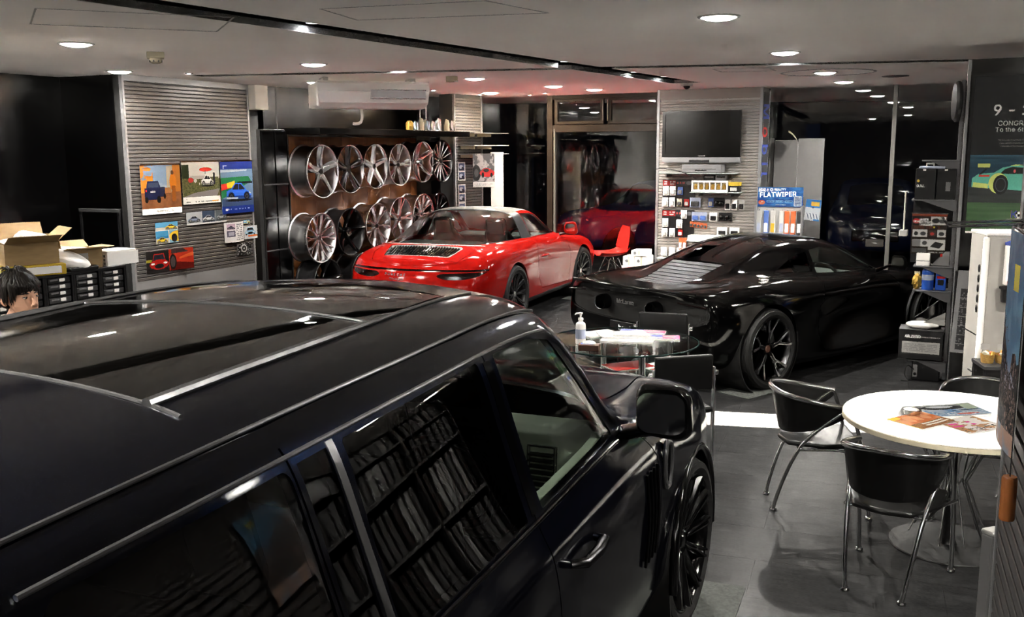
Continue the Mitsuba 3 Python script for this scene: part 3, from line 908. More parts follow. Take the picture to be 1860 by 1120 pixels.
        for x in (-1.62, -2.55):
            seat = m3.Manifold.batch_hull([m3.Manifold.sphere(.07, 14).translate((px, sgn * py, pz)) for px in (x, x + .42) for py in (.17, .60) for pz in (.62, .72)]) + \
                m3.Manifold.batch_hull([m3.Manifold.sphere(.06, 14).translate((px, sgn * py, pz)) for px, pz in ((x - .04, .70), (x - .22, 1.24)) for py in (.19, .58)])
            sk = car.add('seat', seat, 'mat_black_satin' if x < -2 else 'mat_dark_gray', 30)
            hr = m3.Manifold.batch_hull([m3.Manifold.sphere(.045, 12).translate((px, sgn * py, pz)) for px, pz in ((x - .24, 1.34), (x - .27, 1.45)) for py in (.29, .48)])
            car.add('headrest', hr, 'mat_black_satin', 30, parent=sk)
    sw = tube([(-1.33 - .05 * math.sin(a), .38 + .18 * math.cos(a), 1.04 + .17 * math.sin(a)) for a in np.linspace(0, 2 * np.pi, 28, endpoint=False)], .016, 10, True)
    car.add('steering_wheel', sw, 'mat_black_satin', 40)
    car.add('cabin_floor', box(-3.5, -.7, -.80, .80, .40, .44), 'mat_black_matt', False)
    # wheels
    dish = lambda r: -.055 + .05 * (r / .31) ** 2
    sp = spoke_mesh(unary_union([bar(.06, .305, .020, .014, .006, .020), bar(.06, .305, .020, .014, -.006, -.020)]), .022, dish, .25)
    for sgn in (1, -1):
        for x in (0.0, -2.92):
            car_wheel(car, x, sgn, .965, .385, .388, .318, .28, [(sp, 12, 0, None)], {'rim': 'mat_black_gloss', 'face': 'mat_black_gloss'}, steer=(4 if x == 0 else 0), hub_z=-.04)
    return car, G


smoothp('mat_suv_roof', (.0015, .0014, .0013), 1.42)
suv, suv_grid = build_suv()


# ------------------------------------------------------------------ the red sports car with the roll bar
plastic('mat_red_paint', (.24, .0048, .003), .02, 1.38)
pr('mat_bar', (.03, .03, .032), .30, metal=.6)
plastic('mat_tail_dark', (.004, .0006, .0006), .03)

RED_ST = [
    # nose middle
    [(.80, 0, .17), (.84, 0, .18), (.92, 0, .22), (.965, 0, .36), (.97, 0, .50), (.93, 0, .58), (.88, 0, .625), (.80, 0, .65), (.72, 0, .665), (.66, 0, .67), (.60, 0, .675), (.55, 0, .68)],
    [(.75, 0, .17), (.72, .62, .18), (.76, .70, .24), (.76, .76, .38), (.72, .80, .54), (.62, .78, .67), (.55, .70, .73), (.52, .52, .68), (.50, .40, .675), (.48, .28, .68), (.46, .15, .685), (.45, 0, .69)],
    [(.35, 0, .15), (.35, .74, .16), (.36, .85, .26), (.36, .885, .42), (.36, .89, .60), (.34, .84, .745), (.32, .715, .80), (.30, .52, .72), (.28, .40, .705), (.27, .28, .705), (.26, .15, .708), (.25, 0, .71)],
    [(0, 0, .15), (0, .76, .16), (0, .87, .26), (0, .90, .43), (0, .905, .62), (0, .855, .775), (0, .73, .838), (0, .54, .775), (0, .42, .752), (0, .30, .748), (0, .16, .75), (0, 0, .752)],
    [(-.5, 0, .15), (-.5, .78, .16), (-.5, .865, .26), (-.5, .872, .43), (-.5, .885, .62), (-.5, .858, .79), (-.56, .79, .880), (-.53, .705, .905), (-.48, .60, .912), (-.44, .46, .908), (-.39, .26, .902), (-.37, 0, .90)],
    [(-1.15, 0, .15), (-1.15, .79, .16), (-1.15, .86, .26), (-1.15, .862, .43), (-1.15, .874, .62), (-1.15, .862, .79), (-1.15, .805, .893), (-1.15, .745, .928), (-1.16, .675, 1.085), (-1.18, .565, 1.232), (-1.13, .34, 1.268), (-1.09, 0, 1.278)],
    [(-1.65, 0, .15), (-1.65, .80, .16), (-1.65, .868, .26), (-1.65, .868, .43), (-1.65, .882, .62), (-1.65, .868, .80), (-1.65, .805, .903), (-1.65, .745, .934), (-1.65, .672, 1.095), (-1.65, .565, 1.25), (-1.65, .33, 1.29), (-1.65, 0, 1.30)],
    [(-2.15, 0, .15), (-2.15, .80, .16), (-2.15, .88, .26), (-2.15, .90, .43), (-2.15, .912, .62), (-2.15, .888, .81), (-2.15, .79, .912), (-2.15, .725, .938), (-2.15, .645, 1.07), (-2.15, .53, 1.19), (-2.15, .31, 1.235), (-2.15, 0, 1.248)],
    [(-2.62, 0, .15), (-2.62, .78, .17), (-2.62, .89, .28), (-2.62, .922, .44), (-2.62, .928, .63), (-2.62, .892, .81), (-2.62, .775, .905), (-2.62, .675, .935), (-2.62, .59, .985), (-2.62, .47, 1.045), (-2.62, .28, 1.08), (-2.62, 0, 1.092)],
    [(-3.05, 0, .18), (-3.05, .70, .20), (-3.05, .84, .30), (-3.05, .885, .45), (-3.05, .90, .62), (-3.05, .85, .785), (-3.05, .74, .865), (-3.05, .61, .885), (-3.05, .50, .892), (-3.05, .38, .897), (-3.05, .22, .90), (-3.05, 0, .902)],
    [(-3.15, 0, .22), (-3.20, .60, .23), (-3.30, .70, .30), (-3.33, .77, .45), (-3.29, .79, .62), (-3.25, .745, .745), (-3.22, .67, .795), (-3.25, .56, .812), (-3.27, .46, .82), (-3.285, .36, .825), (-3.30, .20, .828), (-3.30, 0, .83)],
    [(-3.22, 0, .22), (-3.28, 0, .23), (-3.46, 0, .30), (-3.54, 0, .44), (-3.51, 0, .60), (-3.47, 0, .70), (-3.43, 0, .745), (-3.415, 0, .77), (-3.40, 0, .785), (-3.385, 0, .80), (-3.36, 0, .815), (-3.34, 0, .825)],
]


def skin_at(G, u, v, axis=0, face='rear'):
    """the skin's x at (y, z) on the tail (or nose): linear interpolation over the grid"""
    from scipy.interpolate import LinearNDInterpolator
    P = G.reshape(-1, 3)
    k = P[:, 0] < -2.9 if face == 'rear' else P[:, 0] > .2
    P = P[k]
    f = LinearNDInterpolator(P[:, 1:], P[:, 0])
    return f(u, v)


def lettering(car, name, text, y0, z0, h, G, material, spread=1.0, bold=False, parent=None, depth=.004, slope=0.0):
    """letters on the tail, each standing on the skin; reading from the car's left to its right as one looks at the tail"""
    from scipy.interpolate import LinearNDInterpolator
    P = G.reshape(-1, 3)
    P = P[(P[:, 0] < -3.0) & (P[:, 2] > .3)]
    f = LinearNDInterpolator(np.vstack([P[:, 1:], P[:, 1:] * [-1, 1]]), np.r_[P[:, 0], P[:, 0]])
    y = y0
    out = []
    for ch in text:
        if ch == ' ':
            y += h * .6 * spread
            continue
        m = meshkit.text_mesh(ch, h, depth, bold)
        v = m.vertices
        w = v[:, 0].max() - v[:, 0].min()
        yy = y + v[:, 0] - v[:, 0].min()
        zz = z0 + v[:, 1]
        xs = f(np.abs(yy), zz)
        xs = np.where(np.isfinite(xs), xs, np.nanmean(xs))
        out.append(trimesh.Trimesh(np.stack([xs - v[:, 2] - .001, yy, zz], -1), m.faces, process=False))
        y += w + h * .35 * spread
    m = trimesh.util.concatenate(out)
    car.add(name, m, material, False, parent=parent)


def side_strip(G, rows_per, row, s0, s1, off=(0, 0, 0)):
    v = G[row * rows_per]
    return v[(v[:, 0] <= s0) & (v[:, 0] >= s1)] + np.array(off)


def seat_mesh(x, y, z, lean=.25, wdt=.24):
    a = m3.Manifold.batch_hull([m3.Manifold.sphere(.06, 14).translate((px, y + py, pz)) for px in (x, x + .42) for py in (-wdt + .04, wdt - .04) for pz in (z, z + .08)])
    b = m3.Manifold.batch_hull([m3.Manifold.sphere(r, 14).translate((px, y + py, pz)) for px, pz, r, ww in ((x - .02, z + .1, .06, wdt), (x - lean * .6, z + .42, .06, wdt - .02), (x - lean, z + .58, .05, .16)) for py in (-ww + .05, ww - .05)])
    c = m3.Manifold.batch_hull([m3.Manifold.sphere(.045, 14).translate((px, y + py, pz)) for px, pz in ((x - lean - .01, z + .60), (x - lean - .04, z + .72)) for py in (-.09, .09)])
    return a + b + c


def build_red():
    key = thing('sports_car', 'bright red open topped sports car with a dark roll bar and glass rear dome', 'car')
    k, yaw = 1.07, 23.0
    a = math.radians(yaw)
    F, R = np.array([math.sin(a), math.cos(a)]), np.array([math.cos(a), -math.sin(a)])
    o = np.array([1.083, 14.43]) - .90 * k * R
    car = Car(key, o[0], o[1], yaw, k)
    rows = np.array(RED_ST).transpose(1, 0, 2)
    RP, SP_ = 7, 8
    G = loft(rows, SP_, RP, 1.0)
    body = closed_body(G)
    outer, inner = shell_of(body, .025)
    sh = outer - inner
    thin_in = shell_of(body, .010)[1]
    glass = shell_of(body, .004)[1] - shell_of(body, .008)[1]
    skin = outer - shell_of(body, .014)[1]
    for s in (1, -1):
        sh = sh - cyl_y(0, .345, .365, s * .55, s * 1.2) - cyl_y(-2.45, .35, .375, s * .55, s * 1.2)
    parts = []
    def take(cut, name, src, m, grow=0):
        nonlocal sh
        parts.append((name, src ^ cut, m))
        sh = sh - cut
    dome = side_prism(Polygon([(-1.87, .950), (-1.835, 1.15), (-1.81, 1.4), (-2.5, 1.4), (-2.93, .955), (-2.80, .945)]), -1.2, 1.2)
    bar_ = side_prism(Polygon([(-1.60, .938), (-1.87, .950), (-1.835, 1.15), (-1.81, 1.4), (-1.65, 1.4)]), -1.2, 1.2)
    wscr = top_prism(Polygon([(-.40, 0), (-.42, .25), (-.50, .50), (-.58, .60), (-1.12, .515), (-1.07, .30), (-1.05, 0), (-1.07, -.30), (-1.12, -.515), (-.58, -.60), (-.50, -.50), (-.42, -.25)]), .90, 1.27)
    roof = top_prism(Polygon([(-1.15, 0), (-1.16, .30), (-1.20, .535), (-1.645, .54), (-1.645, -.54), (-1.20, -.535), (-1.16, -.30)]), 1.1, 1.4)
    take(dome, 'rear_window', glass, 'mat_car_glass')
    take(bar_, 'roll_bar', skin, 'mat_bar')
    take(roof, 'roof_panel', skin, 'mat_black_matt')
    take(wscr, 'windscreen', glass, 'mat_car_glass')
    for s in (1, -1):
        take(side_prism(Polygon([(-.66, .930), (-1.16, 1.195), (-1.30, 1.222), (-1.615, 1.235), (-1.60, .945)]), s * .4, s * 1.2), 'side_window', glass, 'mat_car_glass')
    # shut lines
    for s in (1, -1):
        for ln in ([(-.53, .27), (-.50, .55), (-.56, .80), (-.62, .92)], [(-1.60, .93), (-1.68, .80), (-1.70, .62), (-1.62, .42), (-1.52, .30)], [(-.53, .275), (-1.53, .30)]):
            sh = sh - side_prism(gap(scurve(ln, 6, False), .007), s * .7, s * 1.2)
    # tail: light strip, lamps, engine grille
    strip = rear_prism(Polygon([(-.86, .700), (.86, .700), (.86, .722), (-.86, .722)]), -3.8, -3.0)
    take(strip, 'light_strip', shell_of(body, .006)[1] - inner, 'mat_tail_dark')
    for s in (1, -1):
        lp = rear_prism(scurve([(s * .36, .655), (s * .42, .682), (s * .64, .688), (s * .855, .694), (s * .80, .655), (s * .66, .622), (s * .46, .618)], 6).buffer(0), -3.8, -2.95)
        take(lp, 'tail_lamp', shell_of(body, .004)[1] - inner, 'mat_tail_dark')
    dkp = Polygon([(-2.975, -.45), (-3.21, -.40), (-3.21, .40), (-2.975, .45)])
    well = top_prism(dkp.buffer(.015), .7, 1.0)
    take(well, 'engine_cover', shell_of(body, .022)[1] - shell_of(body, .03)[1], 'mat_black_matt')
    deck = shell_of(body, .002)[1] - shell_of(body, .02)[1]
    slats = []
    for i in range(24):
        y = -.40 + .80 * (i + .5) / 24
        slats.append(deck ^ top_prism(Polygon([(-2.965, y * 1.08 - .008), (-3.215, y - .008), (-3.215, y + .008), (-2.965, y * 1.08 + .008)]), .7, 1.0))
    fr = dkp.buffer(.018).difference(dkp.buffer(.008))
    frame_ = (outer.translate((0, 0, .003)) - shell_of(body, .02)[1]) ^ top_prism(fr, .7, 1.0)
    lid = gap(LineString([(-2.90, -.60), (-3.12, -.60), (-3.28, -.54), (-3.36, 0), (-3.28, .54), (-3.12, .60), (-2.90, .60)]), .006)
    sh = sh - top_prism(lid, .72, 1.0)
    # doors as parts
    dpoly = Polygon(list(scurve([(-.535, .28), (-.507, .55), (-.567, .80), (-.627, .92)], 6, False).coords) + [(-.64, .945), (-1.59, .945)] + list(scurve([(-1.592, .93), (-1.672, .80), (-1.692, .62), (-1.612, .42), (-1.512, .305)], 6, False).coords))
    for s in (1, -1):
        pz = side_prism(dpoly.buffer(0), s * .72, s * 1.2)
        parts.append(('door', sh ^ pz, 'mat_red_paint'))
        sh = sh - pz
    # dark sill
    sill = side_prism(Polygon([(-.42, .10), (-.42, .235), (-2.05, .235), (-2.05, .10)]), -1.2, 1.2)
    take(sill, 'sill', outer - inner, 'mat_black_satin')
    car.add('body', sh, 'mat_red_paint', 28)
    for n, m, mm in parts:
        car.add(n, m, mm, 28)
    ek = car.add('engine_grille', frame_, 'mat_brushed', 28)
    for m in slats:
        car.add('slat', m, 'mat_black_gloss', 28, parent=ek)
    car.add('deck_trim', tube(np.array([(-2.94 + .10 * (abs(y) / .66) ** 2, y, np.interp(abs(y), [0, .35, .58, .68], [.948, .945, .938, .934]) + .004) for y in np.linspace(-.68, .68, 24)]), .006, 8), 'mat_brushed', 40)
    lettering(car, 'lettering', 'PORSCHE', -.27, .648, .026, G, 'mat_dark_chrome', 2.2, True)
    lettering(car, 'lettering', '911 Targa 4S', -.20, .605, .020, G, 'mat_dark_chrome', .6, False)
    # wheels, arches
    spk = spoke_mesh(unary_union([bar(.05, .243, .022, .016, .0, .022), bar(.05, .243, .022, .016, .0, -.022)]), .018, lambda r: -.05 + .045 * (r / .25) ** 2, .2)
    for s in (1, -1):
        for x, R, yf, W in ((0, .338, .885, .25), (-2.45, .345, .912, .30)):
            car_wheel(car, x, s, yf, R, R, .262, W, [(spk, 10, 0, None)], {'rim': 'mat_black_satin', 'face': 'mat_black_satin'}, steer=(3 if x == 0 else 0), hub_z=-.04, cap_mat='mat_chrome', hub_r=.06)
            prof = [(.385, 0), (.385, .36), (0, .36), (0, .37), (.395, .37), (.395, 0), (.385, 0)]
            car.add('arch_liner', xf(lathe(prof, 40), rx=90 * s, t=(x, s * (yf - .01), R)), 'mat_black_matt', 30)
            sc = tube([(x + .02, s * (yf - .12), R + .17), (x + .12, s * (yf - .12), R + .12), (x + .17, s * (yf - .12), R)], .03, 10)
            car.add('brake_caliper', sc, 'mat_red_plastic', 30)
    # mirrors
    for s in (1, -1):
        mm = m3.Manifold.batch_hull([m3.Manifold.sphere(r, 20).translate(p) for r, p in ((.045, (-.70, .90, .965)), (.05, (-.70, 1.00, .955)), (.045, (-.70, .985, 1.03)), (.035, (-.70, .90, 1.035)), (.04, (-.62, .92, .99)), (.035, (-.63, .98, .99)))])
        mm = mm - m3.Manifold.cube((.2, .5, .5)).translate((-.918, .7, .8))
        rc = prism(affinity.translate(rrect(.14, .10, .04), .945, .995), .01)
        tosd = lambda q, x0: trimesh.Trimesh(np.stack([x0 + q.vertices[:, 2], q.vertices[:, 0], q.vertices[:, 1]], -1), q.faces, process=False)
        mm = mm - man(tosd(rc, -.719))
        gl = tosd(prism(affinity.translate(rrect(.137, .097, .039), .945, .995), .003), -.7135)
        arm = tube([(-.66, .78, .90), (-.67, .86, .915), (-.68, .92, .955)], [.018, .015, .014], 10)
        sg = (lambda q: tm(q)) if s > 0 else mirror_y
        mk = car.add('door_mirror', sg(mm), 'mat_red_paint', 35)
        car.add('mirror_glass', sg(gl), 'mat_mirror', False, parent=mk)
        car.add('mirror_arm', sg(arm), 'mat_black_gloss', 35, parent=mk)
        h = tube([(-1.36, .868, .705), (-1.38, .892, .708), (-1.46, .897, .708), (-1.54, .892, .708), (-1.56, .872, .705)], [.010, .013, .014, .013, .010], 10)
        car.add('door_handle', sg(h), 'mat_red_paint', 40)
        hl = m3.Manifold.sphere(.10, 32).scale((1, 1, .9)).translate((.50, .66, .66)) - outer
        car.add('head_lamp', sg(m3.Manifold.sphere(.115, 28).translate((.50, .655, .645)) - inner), 'mat_light_gray', 35)
    # cabin
    tub = m3.Manifold.batch_hull([m3.Manifold.cube((2.3, 1.4, .02)).translate((-2.75, -.7, .30)), m3.Manifold.cube((2.1, 1.3, .02)).translate((-2.7, -.65, .34))])
    car.add('cabin_floor', tub, 'mat_black_matt', False)
    car.add('dashboard', m3.Manifold.batch_hull([m3.Manifold.sphere(.05, 14).translate(p) for p in ((-.62, .62, .86), (-.62, -.62, .86), (-.86, .66, .84), (-.86, -.66, .84), (-.86, .66, .6), (-.86, -.66, .6))]), 'mat_dark_gray', 30)
    car.add('steering_wheel', tube([(-1.0 - .05 * math.sin(a), .36 + .175 * math.cos(a), .83 + .165 * math.sin(a)) for a in np.linspace(0, 2 * np.pi, 28, endpoint=False)], .015, 10, True), 'mat_black_satin', 40)
    car.add('parcel_shelf', (inner ^ top_prism(sbox(-2.92, -.70, -1.95, .70), .80, .90)), 'mat_dark_gray', 28)
    for s in (1, -1):
        car.add('seat', seat_mesh(-1.50, s * .36, .42, .28), 'mat_mid_gray' if False else 'mat_leather', 35)
    return car, G


red_car, red_grid = build_red()

# ------------------------------------------------------------------ the black mid-engined car
pr('mat_louvre', (.045, .045, .045), .30, metal=.6)
plastic('mat_black_paint', (.0007, .0007, .0008), .015, 1.42)
BLK_ST = [
    [(.85, 0, .11), (.90, 0, .12), (1.02, 0, .18), (1.05, 0, .30), (1.03, 0, .42), (.98, 0, .50), (.92, 0, .545), (.86, 0, .57), (.80, 0, .585), (.74, 0, .595), (.68, 0, .60), (.60, 0, .605)],
    [(.80, 0, .11), (.80, .66, .12), (.88, .80, .18), (.82, .86, .34), (.74, .87, .50), (.66, .82, .60), (.58, .72, .645), (.54, .56, .63), (.50, .42, .62), (.48, .30, .62), (.46, .16, .622), (.45, 0, .623)],
    [(.36, 0, .11), (.36, .76, .12), (.36, .90, .20), (.36, .935, .38), (.36, .925, .56), (.35, .85, .70), (.33, .72, .755), (.31, .56, .70), (.29, .42, .675), (.28, .30, .672), (.27, .16, .675), (.26, 0, .676)],
    [(0, 0, .11), (0, .78, .12), (0, .91, .20), (0, .945, .40), (0, .93, .58), (0, .855, .735), (0, .73, .79), (0, .57, .735), (0, .44, .715), (0, .31, .712), (0, .16, .716), (0, 0, .718)],
    [(-.5, 0, .11), (-.5, .82, .12), (-.5, .90, .19), (-.5, .87, .40), (-.5, .855, .56), (-.5, .84, .70), (-.5, .745, .80), (-.46, .655, .815), (-.42, .55, .81), (-.38, .42, .805), (-.34, .22, .80), (-.32, 0, .80)],
    [(-1.05, 0, .11), (-1.05, .84, .12), (-1.05, .90, .19), (-1.05, .83, .38), (-1.05, .80, .55), (-1.05, .865, .70), (-1.05, .80, .80), (-1.05, .715, .845), (-1.06, .60, 1.01), (-1.08, .48, 1.105), (-1.04, .27, 1.14), (-1.0, 0, 1.15)],
    [(-1.55, 0, .11), (-1.55, .84, .12), (-1.55, .905, .19), (-1.55, .835, .38), (-1.55, .82, .54), (-1.55, .895, .70), (-1.55, .83, .815), (-1.55, .715, .865), (-1.55, .595, 1.03), (-1.55, .47, 1.15), (-1.55, .27, 1.188), (-1.55, 0, 1.196)],
    [(-2.05, 0, .11), (-2.05, .82, .12), (-2.05, .90, .20), (-2.05, .90, .40), (-2.05, .915, .56), (-2.05, .925, .72), (-2.05, .835, .845), (-2.05, .70, .895), (-2.05, .565, 1.00), (-2.05, .44, 1.105), (-2.05, .25, 1.14), (-2.05, 0, 1.145)],
    [(-2.6, 0, .12), (-2.6, .78, .13), (-2.6, .90, .22), (-2.6, .95, .42), (-2.6, .965, .60), (-2.6, .935, .76), (-2.6, .82, .875), (-2.6, .66, .905), (-2.6, .53, .93), (-2.6, .40, .965), (-2.6, .235, .975), (-2.6, 0, .975)],
    [(-3.0, 0, .16), (-3.0, .70, .18), (-3.0, .86, .28), (-3.02, .925, .45), (-3.02, .935, .61), (-3.02, .895, .77), (-3.02, .78, .875), (-3.02, .62, .885), (-3.02, .48, .875), (-3.02, .36, .868), (-3.02, .21, .862), (-3.02, 0, .86)],
    [(-3.2, 0, .20), (-3.2, .60, .22), (-3.28, .76, .32), (-3.34, .83, .48), (-3.33, .84, .62), (-3.33, .81, .77), (-3.34, .72, .845), (-3.37, .58, .858), (-3.39, .46, .862), (-3.40, .35, .864), (-3.41, .20, .865), (-3.41, 0, .865)],
    [(-3.25, 0, .20), (-3.28, 0, .22), (-3.36, 0, .33), (-3.43, 0, .48), (-3.43, 0, .62), (-3.43, 0, .74), (-3.47, 0, .80), (-3.49, 0, .835), (-3.50, 0, .848), (-3.495, 0, .858), (-3.48, 0, .865), (-3.46, 0, .868)],
]


def build_black():
    key = thing('supercar', 'low black mid engined supercar with Y spoke wheels and a grey rear engine louvre', 'car')
    yaw = 51.0
    a = math.radians(yaw)
    F, R = np.array([math.sin(a), math.cos(a)]), np.array([math.cos(a), -math.sin(a)])
    k = 1.07
    o = np.array([2.338, 8.555]) - .95 * k * R + 2.67 * k * F
    car = Car(key, o[0], o[1], yaw, k)
    rows = np.array(BLK_ST).transpose(1, 0, 2)
    G = loft(rows, 8, 7, 1.0)
    body = closed_body(G)
    outer, inner = shell_of(body, .022)
    sh = outer - inner
    glass = shell_of(body, .003)[1] - shell_of(body, .007)[1]
    skin = outer - shell_of(body, .012)[1]
    for s in (1, -1):
        sh = sh - cyl_y(0, .335, .365, s * .55, s * 1.2) - cyl_y(-2.67, .345, .385, s * .55, s * 1.2)
    parts = []
    def take(cut, name, src, m):
        nonlocal sh
        parts.append((name, src ^ cut, m))
        sh = sh - cut
    wscr = top_prism(Polygon([(-.36, 0), (-.38, .22), (-.44, .46), (-.52, .56), (-1.02, .44), (-.99, .25), (-.97, 0), (-.99, -.25), (-1.02, -.44), (-.52, -.56), (-.44, -.46), (-.38, -.22)]), .80, 1.17)
    take(wscr, 'windscreen', glass, 'mat_car_glass')
    for s in (1, -1):
        take(side_prism(Polygon([(-.62, .845), (-1.10, 1.06), (-1.42, 1.10), (-1.60, 1.085), (-1.68, .885), (-1.2, .862)]), s * .35, s * 1.2), 'side_window', glass, 'mat_car_glass')
        take(side_prism(Polygon([(-1.72, .905), (-1.66, 1.07), (-1.78, 1.06), (-2.25, .925)]), s * .35, s * 1.2), 'quarter_window', glass, 'mat_tint_glass')
        rg = top_prism(Polygon([(-1.70, s * .06), (-1.72, s * .38), (-2.45, s * .36), (-2.50, s * .20), (-2.40, s * .06)]), .9, 1.3)
        take(rg, 'rear_window', glass, 'mat_tint_glass')
        for ln in ([(-.42, .20), (-.44, .50), (-.50, .72), (-.55, .80)], [(-1.70, .88), (-1.86, .72), (-1.90, .50), (-1.80, .22)]):
            sh = sh - side_prism(gap(scurve(ln, 6, False), .006), s * .6, s * 1.2)
        # the side intake behind the door
        it = side_prism(scurve([(-1.35, .62), (-1.75, .70), (-1.90, .62), (-1.72, .52)], 6), s * .6, s * 1.2)
        take(it, 'side_intake', inner.translate((0, 0, 0)) - shell_of(body, .04)[1], 'mat_black_matt')
    # engine louvre in the deck
    lp = Polygon([(-2.50, .30), (-2.50, -.30), (-3.12, -.24), (-3.12, .24)])
    take(top_prism(lp, .7, 1.1), 'engine_cover', shell_of(body, .016)[1] - shell_of(body, .024)[1], 'mat_dark_gray')
    lk = []
    deck = shell_of(body, .001)[1] - shell_of(body, .014)[1]
    for i in range(9):
        x = -2.53 - .066 * i
        lk.append(deck ^ top_prism(Polygon([(x, -.29 + .006 * i), (x - .052, -.285 + .006 * i), (x - .052, .285 - .006 * i), (x, .29 - .006 * i)]), .7, 1.1))
    # the tail: dark mesh panel with lamps and exhausts
    tp = rear_prism(scurve([(-.80, .76), (-.50, .80), (0, .805), (.50, .80), (.80, .76), (.80, .62), (.45, .56), (0, .55), (-.45, .56), (-.80, .62)], 6), -3.8, -3.2)
    take(tp, 'tail_panel', inner.translate((.01, 0, 0)) - shell_of(body, .05)[1], 'mat_black_matt')
    lo = rear_prism(Polygon([(-.70, .22), (.70, .22), (.62, .42), (-.62, .42)]), -3.8, -3.15)
    take(lo, 'diffuser_panel', inner - shell_of(body, .05)[1], 'mat_black_matt')
    car.add('body', sh, 'mat_black_paint', 28)
    for n, m, mm in parts:
        car.add(n, m, mm, 28)
    for m in lk:
        car.add('engine_louvre', m, 'mat_louvre', 28)
    for s in (1, -1):
        ex = lathe([(.058, 0), (.064, -.004), (.066, .01), (.066, .16), (.056, .16), (.056, .01), (.058, 0)], 32)
        q = xf(ex, ry=90, t=(-3.47, s * .30, .69))
        car.add('exhaust', q, 'mat_dark_chrome', 30)
        tl = tube(np.array([(-3.36 - .05 * (1 - k), s * (.55 + .26 * k), .77 - .02 * k) for k in np.linspace(0, 1, 10)]), .007, 8)
        car.add('tail_lamp', tl, 'mat_tail_dark', 30)
        for k in range(3):
            car.add('diffuser_fin', box(-3.40, -3.1, s * (.14 + .18 * k) - .006, s * (.14 + .18 * k) + .006, .14, .36), 'mat_black_gloss', False)
        rf = cbox(-3.345, -3.325, min(s * .72, s * .80), max(s * .72, s * .80), .50, .525, .003)
        # mirrors
        mm = m3.Manifold.batch_hull([m3.Manifold.sphere(r, 18).translate(p) for r, p in ((.035, (-.80, .96, .925)), (.04, (-.80, 1.05, .92)), (.035, (-.80, 1.04, .975)), (.03, (-.80, .96, .98)), (.03, (-.70, .99, .945)))])
        mm = mm - m3.Manifold.cube((.2, .5, .5)).translate((-1.01, .8, .7))
        arm = tube([(-.74, .74, .84), (-.75, .86, .89), (-.76, .95, .93)], [.02, .014, .013], 10)
        gl = prism(affinity.translate(rrect(.12, .075, .03), 1.0, .95), .003)
        gl = trimesh.Trimesh(np.stack([-.813 + gl.vertices[:, 2], gl.vertices[:, 0], gl.vertices[:, 1]], -1), gl.faces, process=False)
        sg = (lambda q: tm(q)) if s > 0 else mirror_y
        mk = car.add('door_mirror', sg(mm), 'mat_black_paint', 35)
        car.add('mirror_arm', sg(arm), 'mat_black_paint', 35, parent=mk)
        car.add('mirror_glass', sg(gl), 'mat_mirror', False, parent=mk)
        car.add('head_lamp', sg((outer.translate((.003, 0, .002)) - inner) ^ top_prism(scurve([(.50, .66), (.62, .74), (.70, .80), (.40, .80), (.30, .70)], 5), .4, .9)), 'mat_dark_chrome', 28)
    car.add('wing_edge', tube(np.array([(-3.505 + .11 * (abs(y) / .72) ** 2, y, .868 - .012 * (abs(y) / .72) ** 2) for y in np.linspace(-.72, .72, 28)]), .010, 8), 'mat_black_gloss', 40)
    lettering(car, 'lettering', 'McLaren', -.13, .70, .036, G, 'mat_mid_gray', .35, True)
    pk_ = car.add('licence_plate', cbox(-3.475, -3.455, -.17, .17, .43, .55, .004), 'mat_black_satin', False)
    tx = meshkit.text_mesh('bond', .045, .002, True)
    tv = tx.vertices
    car.add('lettering', trimesh.Trimesh(np.stack([-3.476 - tv[:, 2], -.065 + tv[:, 0], .475 + tv[:, 1]], -1), tx.faces, process=False), 'mat_white_ink', False, parent=pk_)
    # wheels: five split spokes with bright edges
    Y = unary_union([bar(.05, .16, .040, .030, 0, 0), bar(.13, .262, .024, .020, .004, .062, bow=.006), bar(.13, .262, .024, .020, -.004, -.062, bow=-.006)]).buffer(.003).buffer(-.003)
    dsh = lambda r: -.055 + .05 * (r / .26) ** 2
    base = spoke_mesh(Y, .022, dsh, .15)
    edge = Y.difference(Y.buffer(-.009))
    line = spoke_mesh(edge.intersection(Point(0, 0).buffer(.262).difference(Point(0, 0).buffer(.07))), .002, lambda r: dsh(r) + .0215, 0)
    for s in (1, -1):
        for x, Rr, yf, W in ((0, .335, .925, .25), (-2.67, .346, .95, .31)):
            car_wheel(car, x, s, yf, Rr, Rr, .272, W, [(base, 5, 18, None), (line, 5, 18, 'mat_polished')], {'rim': 'mat_dark_chrome', 'face': 'mat_black_gloss'}, hub_z=-.045, hub_r=.055, cap_mat='mat_brown')
            prof = [(.395, 0), (.395, .38), (0, .38), (0, .39), (.405, .39), (.405, 0), (.395, 0)]
            car.add('arch_liner', xf(lathe(prof, 40), rx=90 * s, t=(x, s * (yf - .02), Rr)), 'mat_black_matt', 30)
            car.add('brake_caliper', tube([(x + .02, s * (yf - .13), Rr + .18), (x + .13, s * (yf - .13), Rr + .13), (x + .18, s * (yf - .13), Rr)], .03, 10), 'mat_dark_gray', 30)
    # cabin
    car.add('dashboard', m3.Manifold.batch_hull([m3.Manifold.sphere(.05, 14).translate(p) for p in ((-.60, .55, .74), (-.60, -.55, .74), (-.92, .62, .74), (-.92, -.62, .74), (-.9, .6, .5), (-.9, -.6, .5))]), 'mat_dark_gray', 30)
    for s in (1, -1):
        car.add('seat', seat_mesh(-1.45, s * .34, .30, .30), 'mat_white', 35)
        card = (shell_of(body, .03)[1] - shell_of(body, .06)[1]) ^ side_prism(Polygon([(-.60, .40), (-1.66, .40), (-1.66, .855), (-.62, .82)]), s * .5, s * 1.2)
        car.add('door_card', card, 'mat_white', 28)
